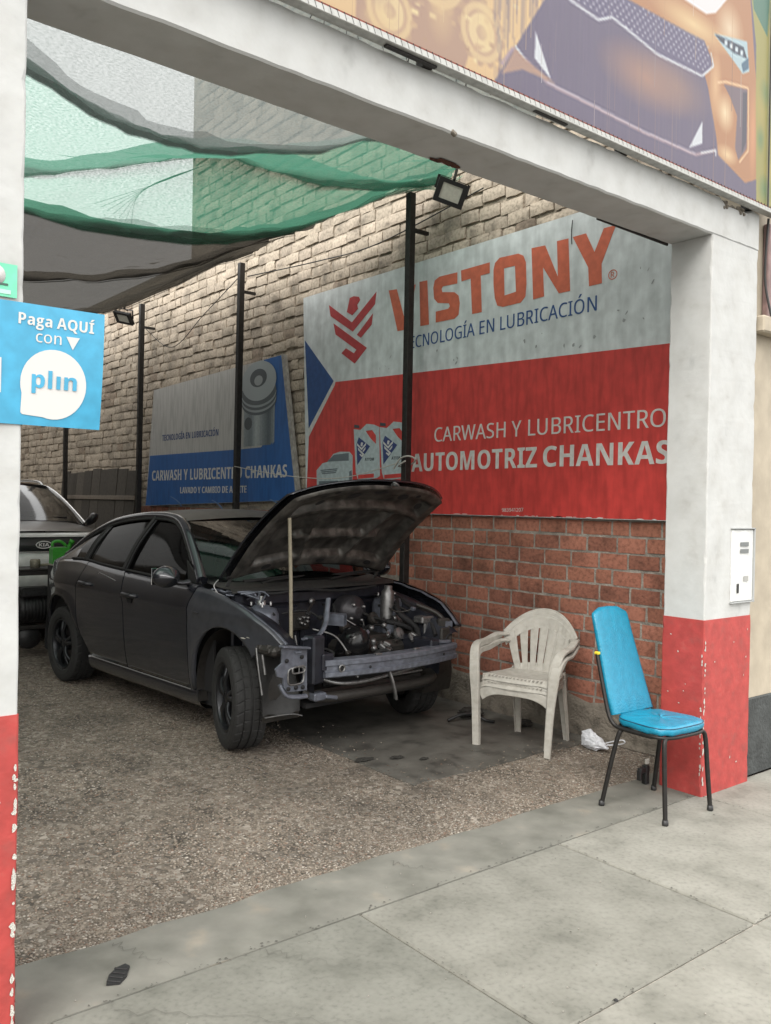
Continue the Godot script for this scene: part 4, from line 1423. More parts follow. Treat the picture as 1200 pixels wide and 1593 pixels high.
func poster_at(x0: float, x1: float, y0: float, y1: float, z: float, u: float, v: float, curl: float) -> Vector3:
	var free := smoothstep(0.25, 1.0, u)
	return Vector3(lerpf(x0, x1, u) - curl * free * (1.0 - v) * 0.35, lerpf(y0, y1, v), z + curl * (free * 0.5 * sin(v * 2.5 + 0.4) - free * (1.0 - v) * 0.7))

func pillar_posters():
	var z := -2.640
	var cyan := surf(lin(0.052, 0.33, 0.53), 0.35, 0.0, M.t_soft, 2.0)
	var white := surf(lin(0.54, 0.53, 0.515), 0.4)
	var p := thing("payment_poster", Vector3(0.84, 1.815, z), "sky blue poster reading Paga AQUÍ con plin on the left pillar", "poster")
	var x0 := 0.47
	var x1 := 0.995
	var y0 := 1.812
	var y1 := 2.166
	var o := Vector3(-0.84, -1.815, -z)
	var W := x1 - x0
	var lift := func(q: Vector3, e: float) -> Vector3:
		# lay a point of the flat print on the curled sheet
		var u := (q.x - x0) / W
		var v := (q.y - y0) / (y1 - y0)
		return poster_at(x0, x1, y0, y1, z, u, v, 0.02) + Vector3(0, 0, e)
	var b := sheet("paper", x0, x1, y0, y1, z, cyan, p, 0.02)
	b.position = o
	var bend := func(mi: MeshInstance3D, e: float):
		var m: ArrayMesh = mi.mesh
		var a := m.surface_get_arrays(0)
		var vs: PackedVector3Array = a[Mesh.ARRAY_VERTEX]
		for i in vs.size(): vs[i] = lift.call(vs[i], e + (vs[i].z - z))
		a[Mesh.ARRAY_VERTEX] = vs
		var n := ArrayMesh.new()
		n.add_surface_from_arrays(Mesh.PRIMITIVE_TRIANGLES, a)
		n.surface_set_material(0, m.surface_get_material(0))
		mi.mesh = n
		mi.position = o
	var out := Vector3(0, 0, 1)
	# positions read on the print, in metres along x and up
	var t1 := lettering("Paga AQUÍ", Vector3(0.742, 2.104, z), Vector3(0.963, 2.102, z), 0.033, out, white, p, 900, 0.001)
	bend.call(t1, 0.0012)
	var t2 := lettering("con", Vector3(0.792, 2.056, z), Vector3(0.866, 2.056, z), 0.034, out, white, p, 400, 0.001)
	bend.call(t2, 0.0012)
	var mb := MB.new()
	mb.prism([Vector2(0.880, 2.083), Vector2(0.920, 2.083), Vector2(0.900, 2.045)], 0.001, Transform3D(Basis.IDENTITY, Vector3(0, 0, z)))
	bend.call(put(mb, "arrow_mark", white, p), 0.0012)
	mb = MB.new()
	var pts := []
	for k in 40:
		var a := TAU * k / 40.0
		var r := 0.0975
		var q := Vector2(0.848 + cos(a) * 0.0975, 1.936 + sin(a) * 0.103)
		if a > PI * 1.12 and a < PI * 1.36: q = q.lerp(Vector2(0.752, 1.842), 0.86)
		pts.append(q)
	mb.prism(pts, 0.001, Transform3D(Basis.IDENTITY, Vector3(0, 0, z)))
	bend.call(put(mb, "speech_bubble", white, p), 0.0012)
	var t3 := lettering("plın", Vector3(0.783, 1.923, z), Vector3(0.916, 1.923, z), 0.050, out, cyan, p, 800, 0.001)
	bend.call(t3, 0.0028)
	mb = MB.new()
	mb.prism([Vector2(0.56, 2.0), Vector2(0.697, 2.0), Vector2(0.697, 1.90), Vector2(0.56, 1.90)], 0.001, Transform3D(Basis.IDENTITY, Vector3(0, 0, z)))
	bend.call(put(mb, "white_panel", white, p), 0.0012)
	# green notice above it
	var g := thing("green_notice", Vector3(0.60, 2.175, -2.6405), "mint green notice above the blue poster on the pillar", "poster")
	mb = MB.new()
	joined_box(mb, -0.14, 0.137, 0.0, 0.095, -0.0008, 0.0008)
	put(mb, "paper", surf(lin(0.16, 0.62, 0.40), 0.45, 0.0, M.t_soft, 2.0), g)
	mb = MB.new()
	mb.lathe([Vector2(0, 0.0), Vector2(0.03, 0.0), Vector2(0.03, 0.001), Vector2(0, 0.001)], 24, Transform3D(Basis(Vector3.RIGHT, Vector3(0, 0, 1), Vector3(0, -1, 0)), Vector3(0.075, 0.060, 0.001)))
	put(mb, "white_disc", white, g)
	mb = MB.new()
	joined_box(mb, 0.04, 0.112, 0.032, 0.038, 0.0012, 0.0022)
	put(mb, "dark_line", surf(lin(0.05, 0.10, 0.08), 0.6), g)
	mb = MB.new()
	joined_box(mb, 0.02, 0.120, 0.008, 0.020, 0.0012, 0.0022)
	put(mb, "pale_line", surf(lin(0.40, 0.66, 0.54), 0.6), g)

# ---------------------------------------------------------------- the stripped saloon; own axes: z forward from the front axle, x to its left
const PROF := [[0.16, 0.76], [0.22, 0.81], [0.30, 0.850], [0.42, 0.872], [0.58, 0.884], [0.72, 0.885], [0.80, 0.884], [0.85, 0.891], [0.875, 0.893], [0.90, 0.885], [0.96, 0.866], [1.03, 0.838], [1.12, 0.804]]
const PLAN := [[-3.66, 0.50], [-3.55, 0.60], [-3.35, 0.745], [-3.12, 0.895], [-2.85, 0.975], [-2.45, 1.0], [-1.2, 1.0], [-0.4, 0.998], [0.0, 0.992], [0.25, 0.970], [0.42, 0.935], [0.56, 0.895]]
const BELT := [[-3.3, 1.02], [-2.95, 1.05], [-2.36, 1.085], [-1.94, 1.065], [-1.24, 1.04], [-0.45, 1.02]]
const FENDER := [[-0.60, 1.015], [-0.25, 0.990], [0.03, 0.943], [0.20, 0.900], [0.34, 0.842], [0.44, 0.782], [0.50, 0.735]]

func half_width(z: float, y: float) -> float:
	var w := curve(PROF, y) * curve(PLAN, z)
	for c in [[0.0, 0.36, 0.41], [-2.685, 0.36, 0.40]]:
		var d: float = Vector2(z - c[0], y - c[1]).length() - c[2]
		if d > -0.05: w += 0.014 * exp(-pow(d / 0.06, 2.0))
	return w

func arch(z: float, cz: float, cy: float, r: float, floor_y: float) -> float:
	var d := r * r - (z - cz) * (z - cz)
	return floor_y if d <= 0 else maxf(floor_y, cy + sqrt(d))

# a side panel between two upright edges za(y) and zb(y), from bot(z) to top(z), with turned-in edges
func side_panel(mb: MB, s: float, za: Callable, zb: Callable, bot: Callable, top: Callable, nu: int, nv: int, us := []):
	var rows := []
	var n := nu if us.is_empty() else us.size() - 1
	for i in n + 1:
		var u: float = float(i) / nu if us.is_empty() else us[i]
		var row := []
		var zm := lerpf(za.call(0.7), zb.call(0.7), u)
		var b: float = bot.call(zm)
		var t: float = top.call(zm)
		for j in nv + 1:
			var y := lerpf(b, t, float(j) / nv)
			var z := lerpf(za.call(y), zb.call(y), u)
			row.append(Vector3(s * half_width(z, y), y, z))
		var lo: Vector3 = row[0]
		var hi: Vector3 = row[nv]
		row.push_front(lo + Vector3(-s * 0.035, 0.012, 0))
		row.append(hi + Vector3(-s * 0.03, 0.004, 0))
		rows.append(row)
	var first := []
	for q in rows[0]: first.append(q + Vector3(-s * 0.03, 0, -0.0 if za.call(0.7) < zb.call(0.7) else 0.0))
	var last := []
	for q in rows[n]: last.append(q + Vector3(-s * 0.03, 0, 0))
	mb.grid(rows, false, false, 0, s > 0)
	mb.grid([first, rows[0]], false, false, -1, s > 0)
	mb.grid([rows[n], last], false, false, -1, s > 0)

func rail_point(s: float, z: float) -> Vector3:
	# line where roof and side windows meet
	var y := curve([[-3.05, 1.05], [-2.90, 1.10], [-2.53, 1.275], [-2.19, 1.395], [-1.8, 1.455], [-1.44, 1.475], [-1.12, 1.458], [-0.94, 1.395], [-0.76, 1.265], [-0.50, 1.075], [-0.42, 1.03]], z)
	var x := curve([[-3.05, 0.70], [-2.53, 0.655], [-2.19, 0.615], [-1.6, 0.595], [-1.12, 0.605], [-0.76, 0.69], [-0.42, 0.80]], z)
	return Vector3(s * x, y, z)

func belt_point(s: float, z: float) -> Vector3:
	var y := curve(BELT, z)
	return Vector3(s * (half_width(z, y) - 0.012), y, z)

func tyre_mesh(R: float, W: float, mat: Material) -> ArrayMesh:
	var mb := MB.new()
	var n := 240
	var prof := [[0.655, -0.40], [0.70, -0.47], [0.80, -0.50], [0.90, -0.485], [0.955, -0.455], [0.985, -0.41], [0.994, -0.33], [0.994, -0.245], [0.972, -0.24], [0.972, -0.205], [1.0, -0.20], [1.0, -0.03], [0.975, -0.025], [0.975, 0.025], [1.0, 0.03], [1.0, 0.20], [0.972, 0.205], [0.972, 0.24], [0.994, 0.245], [0.994, 0.33], [0.985, 0.41], [0.955, 0.455], [0.90, 0.485], [0.80, 0.50], [0.70, 0.47], [0.655, 0.40]]
	var rows := []
	for i in n:
		var a := TAU * i / n
		var row := []
		for p in prof:
			var r: float = p[0] * R
			var w: float = p[1]
			if p[0] > 0.98 and absf(w) < 0.42:
				var ph := fposmod(i * 30.0 / n * 2.0 + absf(w) * 3.2, 2.0)
				if absf(w) > 0.04 and ph < 0.26: r -= 0.005
			row.append(Vector3(w * W, r * sin(a), r * cos(a)))
		rows.append(row)
	mb.grid(rows, false, true, -1)
	return mb.done(mat)

func make_wheel(parent: Node3D, at: Vector3, s: float, steer: float):
	var w := Node3D.new()
	w.name = "wheel"
	parent.add_child(w, true)
	w.position = at
	w.rotation.y = steer
	if not M.has("tyre_mesh"):
		M.tyre_mesh = tyre_mesh(0.328, 0.222, surf(lin(0.022, 0.022, 0.022), 0.8, 0.0, M.t_blotch, 4.0, M.t_grain, 0.05))
		M.rim_mat = surf(lin(0.03, 0.032, 0.036), 0.32, 0.55, M.t_soft, 3.0)
		M.disc_mat = surf(lin(0.16, 0.14, 0.13), 0.5, 0.8, M.t_blotch, 5.0)
	put_mesh(M.tyre_mesh, "tyre", w)
	var out := Basis(Vector3(0, 0, 1), Vector3(s, 0, 0), Vector3(0, 1, 0)) # lathe axis y -> outward
	if s > 0: out = Basis(Vector3(0, 0, -1), Vector3(1, 0, 0), Vector3(0, -1, 0))
	var mb := MB.new()
	mb.lathe([Vector2(0.217, -0.09), Vector2(0.217, 0.092), Vector2(0.209, 0.098), Vector2(0.203, 0.090), Vector2(0.200, 0.05), Vector2(0.190, 0.0), Vector2(0.185, -0.09)], 48, Transform3D(out, Vector3.ZERO))
	for k in 5:  # paired spokes
		for d in [-0.11, 0.11]:
			var a := TAU * k / 5.0 + 0.3
			var p := []
			for t in 6:
				var r := lerpf(0.045, 0.203, t / 5.0)
				var aa: float = a + d * (0.4 + t / 5.0 * 1.4)
				p.append(out * Vector3(r * cos(aa), 0.072 + 0.02 * sin(PI * t / 5.0) - 0.012 * t / 5.0, r * sin(aa)))
			mb.tube(p, [0.026, 0.021, 0.018, 0.017, 0.018, 0.022], 6, true, 0.8, 1.0)
	mb.lathe([Vector2(0, 0.088), Vector2(0.03, 0.088), Vector2(0.05, 0.078), Vector2(0.058, 0.05), Vector2(0.058, -0.02), Vector2(0, -0.02)], 24, Transform3D(out, Vector3.ZERO))
	put(mb, "rim", M.rim_mat, w)
	mb = MB.new()
	mb.lathe([Vector2(0.06, 0.012), Vector2(0.145, 0.012), Vector2(0.145, -0.012), Vector2(0.06, -0.012)], 32, Transform3D(out, Vector3.ZERO), true)
	mb.lathe([Vector2(0.0, -0.03), Vector2(0.185, -0.06), Vector2(0.185, -0.09), Vector2(0.0, -0.09)], 24, Transform3D(out, Vector3.ZERO), true)
	put(mb, "brake_disc", M.disc_mat, w)

func black_car():
	var c := thing("saloon_car", Vector3(3.58, 0.0, -5.04), "dark grey saloon with raised bonnet, its front bumper and lights stripped off", "car", "", deg_to_rad(3.8))
	var paint := surf(lin(0.026, 0.028, 0.037), 0.24, 0.45, noise_tex(0.012, [[0.1, grey(0.88)], [0.7, grey(1.0)]], 81, 512, 5), 0.9)
	paint.clearcoat_enabled = true
	paint.clearcoat = 1.0
	paint.clearcoat_roughness = 0.06
	var paler := surf(lin(0.062, 0.066, 0.078), 0.34, 0.4, noise_tex(0.02, [[0.1, grey(0.86)], [0.7, grey(1.0)]], 82, 512, 5), 1.1)  # paler copy of the body paint, for the near front wing
	paler.clearcoat_enabled = true
	paler.clearcoat = 0.7
	paler.clearcoat_roughness = 0.16
	var roofm := surf(lin(0.075, 0.073, 0.070), 0.45, 0.15, M.t_dirt, 1.1)
	var seal := surf(lin(0.012, 0.012, 0.012), 0.7)
	var inner := surf(lin(0.010, 0.010, 0.011), 0.8)
	var trim := surf(lin(0.05, 0.05, 0.055), 0.3, 0.6)
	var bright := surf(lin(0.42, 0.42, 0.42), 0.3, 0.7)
	var primer := surf(lin(0.17, 0.185, 0.225), 0.36, 0.35, M.t_blotch, 3.0)
	var bay := surf(lin(0.026, 0.028, 0.038), 0.34, 0.3, M.t_dirt, 2.2)
	var alu := surf(lin(0.30, 0.30, 0.30), 0.42, 0.8, M.t_blotch, 5.0)
	var grime := surf(lin(0.035, 0.032, 0.029), 0.5, 0.2, M.t_dirt, 4.0)
	var glass := StandardMaterial3D.new()
	glass.albedo_color = Color(0.02, 0.024, 0.026, 0.80)
	glass.transparency = BaseMaterial3D.TRANSPARENCY_ALPHA
	glass.roughness = 0.04
	glass.cull_mode = BaseMaterial3D.CULL_DISABLED
	var tint := StandardMaterial3D.new()
	tint.albedo_color = Color(0.006, 0.006, 0.007, 0.95)
	tint.transparency = BaseMaterial3D.TRANSPARENCY_ALPHA
	tint.roughness = 0.06
	tint.metallic_specular = 0.3
	tint.cull_mode = BaseMaterial3D.CULL_DISABLED

	var rear_edge := func(y: float) -> float: return curve([[0.20, -2.04], [0.33, -2.08], [0.5, -2.245], [0.66, -2.31], [0.82, -2.325], [0.95, -2.28], [1.10, -2.20]], y)
	var mid_edge := func(y: float) -> float: return curve([[0.30, -1.41], [0.8, -1.46], [1.06, -1.53]], y)
	var front_edge := func(y: float) -> float: return curve([[0.30, -0.455], [0.55, -0.475], [0.86, -0.485], [1.05, -0.405]], y)
	var belt := func(z: float) -> float: return curve(BELT, z)
	var sill := func(_z: float) -> float: return 0.318
	var mb: MB
	for s in [-1.0, 1.0]:
		# front wing
		mb = MB.new()
		var us := []
		for i in 41: us.append(i / 40.0)
		side_panel(mb, s, func(y): return front_edge.call(y) + 0.005, func(_y): return 0.50, func(z): return table([[0.24, 0.0], [0.28, 0.645], [0.50, 0.715]], z) if z > 0.26 else arch(z, -0.03, 0.375, 0.408, 0.31), func(z): return curve(FENDER, z), 40, 14, us)
		var wing := put(mb, "front_wing", paler if s < 0 else paint, c)
		if s < 0: tag(wing, "dull grey front wing with a pale scratch")
		if s < 0:
			mb = MB.new()
			for q in [[0.20, 0.745, 0.03, 0.006], [0.24, 0.752, 0.02, 0.004]]:
				mb.facing = Vector3.LEFT
				flake(mb, Vector3(-half_width(q[0], q[1]) - 0.004, q[1], q[0]), Vector3(0, 0, 1), Vector3.UP, q[2], q[3])
			put(mb, "scratch", M.chip, wing)
			mb = MB.new()  # side repeater
			mb.box(Vector3(-half_width(-0.36, 0.845) - 0.002, 0.845, -0.36), Vector3(0.012, 0.012, 0.06), 0.004)
			put(mb, "side_repeater", trim, wing)
		# doors
		mb = MB.new()
		side_panel(mb, s, func(y): return mid_edge.call(y) + 0.0065, func(y): return front_edge.call(y) - 0.0065, sill, belt, 12, 18)
		var fd := put(mb, "front_door", paint, c)
		mb = MB.new()
		side_panel(mb, s, func(y): return rear_edge.call(y) + 0.0065, func(y): return mid_edge.call(y) - 0.0065, sill, belt, 12, 18)
		var rd := put(mb, "rear_door", paint, c)
		for d in [[fd, -1.33, 0.875], [rd, -2.13, 0.90]]:
			mb = MB.new()
			var w: float = s * (half_width(d[1], d[2]) + 0.006)
			mb.tube(smooth_path([Vector3(w - s * 0.02, d[2], d[1] - 0.095), Vector3(w + s * 0.022, d[2] + 0.006, d[1] - 0.07), Vector3(w + s * 0.028, d[2] + 0.008, d[1]), Vector3(w + s * 0.022, d[2] + 0.004, d[1] + 0.07), Vector3(w - s * 0.02, d[2], d[1] + 0.095)], 4), 0.013, 8, true, 0.8, 1.2)
			put(mb, "door_handle", trim, d[0])
			mb = MB.new()
			mb.lathe([Vector2(0, 0.004), Vector2(0.034, 0.002), Vector2(0.042, 0.0)], 20, Transform3D(Basis(Vector3(0, 0, 1), Vector3(s, 0, 0), Vector3(0, 1, 0)), Vector3(w - s * 0.005, d[2] - 0.02, d[1] + 0.0)))
			put(mb, "handle_recess", inner, d[0])
		if s < 0:
			mb = MB.new()
			var a := Vector3(-half_width(-1.93, 1.005) - 0.003, 1.005, -1.95)
			mb.tube([a + Vector3(0, -0.03, -0.02), a, Vector3(-half_width(-1.62, 0.965) - 0.003, 0.965, -1.62)], 0.003, 5)
			put(mb, "scratch", bright, rd)
		# rear quarter
		mb = MB.new()
		side_panel(mb, s, func(_y): return -3.66, func(y): return rear_edge.call(y) - 0.005, func(z): return arch(z, -2.70, 0.36, 0.395, 0.30), func(z): return curve(BELT, z) + (0.0 if z > -3.2 else (z + 3.2) * 0.12), 44, 14)
		put(mb, "rear_quarter", paint, c)
		# sill, and a bright line painted in as the highlight under the doors
		mb = MB.new()
		var rows := []
		for i in 25:
			var z := lerpf(-2.16, -0.40, i / 24.0)
			rows.append([Vector3(s * 0.70, 0.17, z), Vector3(s * 0.77, 0.175, z), Vector3(s * 0.815, 0.205, z), Vector3(s * 0.838, 0.26, z), Vector3(s * 0.836, 0.308, z), Vector3(s * 0.80, 0.312, z)])
		mb.grid(rows, false, false, 0, s > 0)
		put(mb, "sill", paint, c)
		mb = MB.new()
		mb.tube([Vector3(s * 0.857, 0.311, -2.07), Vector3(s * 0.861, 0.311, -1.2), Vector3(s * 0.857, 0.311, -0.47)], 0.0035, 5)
		put(mb, "sill_highlight", bright, c)
		# wheel housings
		for cz in [-0.02, -2.69]:
			mb = MB.new()
			rows = []
			for i in 25:
				var a := lerpf(-0.35, PI + 0.35, i / 24.0)
				var row := []
				for q in [0.84, 0.70, 0.56]: row.append(Vector3(s * q, 0.37 + 0.402 * sin(a), cz + 0.402 * cos(a)))
				rows.append(row)
			mb.grid(rows, false, false, 0)
			var disc := []
			for i in 25:
				var a := lerpf(-0.35, PI + 0.35, i / 24.0)
				disc.append(Vector3(s * 0.56, 0.37 + 0.402 * sin(a), cz + 0.402 * cos(a)))
			mb.face(disc, Vector3(s, 0, 0))
			put(mb, "wheel_housing", grime if cz > -1 else inner, c)
		make_wheel(c, Vector3(s * 0.775, 0.328, 0.0), s, deg_to_rad(-18.0))
		make_wheel(c, Vector3(s * 0.752, 0.328, -2.685), s, 0.0)
		# windows: glass between belt and rail, split by the pillars
		var wins := [["front_window", -1.50, -0.62], ["rear_window_glass", -2.245, -1.56], ["quarter_window", -2.58, -2.285]]
		for wv in wins:
			mb = MB.new()
			rows = []
			for i in 17:
				var u := i / 16.0
				var z := lerpf(wv[1], wv[2], u)
				var bp := belt_point(s, z)
				var zt := clampf(z + (0.10 if wv[0] == "rear_window_glass" or wv[0] == "quarter_window" else lerpf(0.08, -0.04, u)), -2.50, -0.68)
				var rp := rail_point(s, zt)
				var row := []
				for j in 7:
					var v := j / 6.0 * 0.97
					var q := bp.lerp(rp, v)
					q.x += s * 0.025 * sin(PI * v)
					q.z = lerpf(z, zt, v)
					row.append(q)
				rows.append(row)
			mb.grid(rows, false, false, 0, s > 0)
			put(mb, wv[0], tint, c)
		# pillars between the panes and window frame
		for pl in [[-1.53, -1.44, 0.034], [-2.27, -2.17, 0.026]]:
			mb = MB.new()
			var b := belt_point(s, pl[0]) + Vector3(s * 0.010, 0, 0)
			var t := rail_point(s, pl[1]) + Vector3(s * 0.010, -0.01, 0)
			var m := b.lerp(t, 0.5) + Vector3(s * 0.027, 0, 0)
			mb.tube(smooth_path([b, m, t], 5), pl[2], 6, true, 0.25, 1.0)
			put(mb, "window_pillar", seal, c)
			mb = MB.new()
			var off := Vector3(s * 0.012, 0, 0.028)
			mb.tube(smooth_path([b + off, m + off, t + off], 5), 0.004, 5)
			put(mb, "pillar_strip", trim, c)
		mb = MB.new()
		var p := []
		for i in 27: p.append(rail_point(s, lerpf(-2.95, -0.46, i / 26.0)))
		mb.tube(p, 0.040, 10, true, 1.0, 0.85)
		put(mb, "roof_rail", paint, c)
		mb = MB.new()
		p = []
		for i in 24: p.append(rail_point(s, lerpf(-2.52, -0.66, i / 23.0)) + Vector3(s * 0.034, -0.024, 0))
		mb.tube(p, 0.012, 6)
		put(mb, "door_frame", seal, c)
		mb = MB.new()
		p = []
		for i in 20:
			var z := lerpf(-2.56, -0.52, i / 19.0)
			p.append(belt_point(s, z) + Vector3(s * 0.010, 0.006, 0))
		mb.tube(p, 0.010, 6)
		put(mb, "belt_seal", seal, c)
		# C pillar skin behind the quarter window
		mb = MB.new()
		rows = []
		for i in 10:
			var z := lerpf(-3.10, -2.50, i / 9.0)
			var bp := belt_point(s, z) + Vector3(s * 0.006, 0, 0)
			var rp := rail_point(s, clampf(z + 0.06, -3.05, -2.4))
			rows.append([bp, bp.lerp(rp, 0.33) + Vector3(s * 0.02, 0, 0), bp.lerp(rp, 0.66) + Vector3(s * 0.02, 0, 0), rp])
		mb.grid(rows, false, false, 0, s > 0)
		put(mb, "rear_pillar", paint, c)
		# mirror
		mb = MB.new()
		var mc := Vector3(s * 0.985, 1.075, -0.60)
		var ring_rows := []
		for i in 9:
			var t := i / 8.0
			var rr := sin(PI * pow(t, 0.62)) * 0.5 + 0.02
			var ring := []
			for k in 14:
				var a := TAU * k / 14.0
				ring.append(mc + Vector3(s * cos(a) * 0.20 * rr + s * 0.005, sin(a) * 0.15 * rr, (t - 0.25) * 0.17))
			ring_rows.append(ring)
		mb.grid(ring_rows, true, false, 0, s > 0)
		var mir := put(mb, "wing_mirror", paint, c)
		mb = MB.new()
		mb.tube(smooth_path([Vector3(s * 0.83, 1.035, -0.56), Vector3(s * 0.89, 1.03, -0.57), Vector3(s * 0.95, 1.045, -0.59)], 4), [0.035, 0.034, 0.032, 0.03, 0.028, 0.028, 0.028, 0.028, 0.026], 8, true, 1.0, 0.6)
		put(mb, "mirror_arm", trim, mir)
		mb = MB.new()
		mb.box(mc + Vector3(0, 0, -0.048), Vector3(0.17, 0.115, 0.006), 0.002)
		put(mb, "mirror_glass", surf(lin(0.5, 0.52, 0.54), 0.05, 1.0), mir)
		mb = MB.new()
		mb.prism([Vector2(-0.62, 1.03), Vector2(-0.44, 1.03), Vector2(-0.64, 1.18)], 0.008, Transform3D(Basis(Vector3(0, 0, 1), Vector3.UP, Vector3(-1, 0, 0)), Vector3(s * 0.80, 0, 0)))
		put(mb, "mirror_base", seal, mir)
	# roof, screens, boot
	mb = MB.new()
	var rows := []
	for i in 21:
		var z := lerpf(-2.24, -0.985, i / 20.0)
		var a := rail_point(-1, z)
		var b := rail_point(1, z)
		var row := []
		for j in 15:
			var u := j / 14.0
			row.append(a.lerp(b, u) + Vector3(0, 0.030 + 0.030 * sin(PI * u), 0.03 * sin(PI * u) * (1 if i == 20 else 0)))
		rows.append(row)
	mb.grid(rows, false, false, 0)
	tag(put(mb, "roof", roofm, c), "dusty roof")
	mb = MB.new()
	rows = []
	for i in 15:
		var t := i / 14.0
		var row := []
		for j in 19:
			var u := j / 18.0
			var q := (u - 0.5) * 2.0
			var top := rail_point(-1, -0.985).lerp(rail_point(1, -0.985), u) + Vector3(0, 0.026 + 0.030 * sin(PI * u), 0.0)
			var low := Vector3(q * 0.755, 1.035 + 0.02 * (1 - q * q), -0.46 + 0.26 * (1 - q * q))
			var pnt := top.lerp(low, t)
			pnt += Vector3(0, 0.035, 0.03) * sin(PI * t)
			row.append(pnt)
		rows.append(row)
	mb.grid(rows, false, false, 0)
	put(mb, "windscreen", glass, c)
	mb = MB.new()
	rows = []
	for i in 11:
		var t := i / 10.0
		var row := []
		for j in 15:
			var u := j / 14.0
			var q := (u - 0.5) * 2.0
			var top := rail_point(-1, -2.24).lerp(rail_point(1, -2.24), u) + Vector3(0, 0.028 + 0.030 * sin(PI * u), 0)
			row.append(top.lerp(Vector3(q * 0.68, 1.065 + 0.03 * (1 - q * q), -2.93 - 0.12 * (1 - q * q)), t) + Vector3(0, 0.03 * sin(PI * t), 0))
		rows.append(row)
	mb.grid(rows, false, false, 0)
	put(mb, "rear_screen", glass, c)
	mb = MB.new()
	rows = []
	for zc in [[-2.90, 1.06, 0.78], [-3.1, 1.055, 0.72], [-3.35, 1.04, 0.62], [-3.52, 1.02, 0.52], [-3.60, 0.98, 0.50], [-3.64, 0.85, 0.48], [-3.68, 0.65, 0.48], [-3.69, 0.45, 0.46], [-3.64, 0.28, 0.42]]:
		var row := []
		for j in 13:
			var q := (j / 12.0 - 0.5) * 2.0
			row.append(Vector3(q * zc[2] * (1.05 if zc[0] < -3.55 else 1.0), zc[1] + 0.03 * (1 - q * q) * (1.0 if zc[0] > -3.55 else 0.0), zc[0] - 0.05 * (1 - q * q) * (1.0 if zc[0] < -3.5 else 0.2)))
		rows.append(row)
	mb.grid(rows, false, false, 0, true)
	put(mb, "boot_lid", paint, c)
	# dark interior shell, floor and seats
	mb = MB.new()
	joined_box(mb, -0.76, 0.76, 0.20, 0.30, -3.3, -0.30)
	joined_box(mb, -0.78, -0.765, 0.30, 0.98, -3.2, -0.30)
	joined_box(mb, 0.765, 0.78, 0.30, 0.98, -3.2, -0.30)
	joined_box(mb, -0.70, 0.70, 0.30, 1.05, -2.75, -2.70)
	put(mb, "cabin_lining", inner, c)
	for sx in [-0.37, 0.37]:
		mb = MB.new()
		mb.box(Vector3(sx, 0.52, -1.25), Vector3(0.50, 0.18, 0.52), 0.05)
		mb.box(Vector3(sx, 0.86, -1.58), Vector3(0.48, 0.62, 0.16), 0.05, Basis(Vector3.RIGHT, -0.25))
		mb.box(Vector3(sx, 1.24, -1.70), Vector3(0.27, 0.17, 0.10), 0.04)
		put(mb, "front_seat", surf(lin(0.03, 0.03, 0.032), 0.9), c)
	mb = MB.new()
	mb.box(Vector3(0, 0.50, -2.35), Vector3(1.35, 0.20, 0.5), 0.05)
	mb.box(Vector3(0, 0.85, -2.64), Vector3(1.35, 0.60, 0.14), 0.05, Basis(Vector3.RIGHT, -0.3))
	put(mb, "rear_seat", surf(lin(0.03, 0.03, 0.032), 0.9), c)
	mb = MB.new()
	mb.box(Vector3(0, 0.90, -0.52), Vector3(1.45, 0.22, 0.42), 0.07)
	put(mb, "dashboard", surf(lin(0.022, 0.022, 0.024), 0.6), c)
	mb = MB.new()
	var sw := []
	for k in 25: sw.append(Vector3(0.37, 0.98, -0.86) + Basis(Vector3.RIGHT, -0.45) * Vector3(0.18 * cos(TAU * k / 24), 0.18 * sin(TAU * k / 24), 0))
	mb.tube(sw, 0.014, 6, false)
	put(mb, "steering_wheel", seal, c)

	car_bonnet(c, paint, surf(lin(0.135, 0.127, 0.115), 0.42, 0.3, noise_tex(0.014, [[0.12, grey(0.40)], [0.40, grey(0.68)], [0.60, grey(0.80)], [0.75, grey(1.0)]], 84, 512, 6), 1.1), inner)
	car_bay(c, primer, bay, alu, grime, inner, bright, glass, seal)

func bonnet_shape(u: float, t: float, lower: float) -> Vector3:
	# closed position: u across -1..1, t from hinge to nose
	var half := lerpf(0.745, 0.70, t * t)
	var nose := 0.70 - 0.20 * pow(absf(u), 2.8)
	var z := lerpf(-0.30 - 0.10 * u * u, nose, t)
	var y := curve([[-0.4, 1.035], [0.0, 1.010], [0.3, 0.955], [0.55, 0.880], [0.72, 0.800]], z) - 0.035 * u * u
	return Vector3(u * half, y - lower, z)

func lifted(p: Vector3) -> Vector3:
	var h := Vector3(0, 1.0, -0.33)
	return h + Vector3(0, 0.125, 0.06) + Basis(Vector3.RIGHT, deg_to_rad(-48.0)) * (p - h)

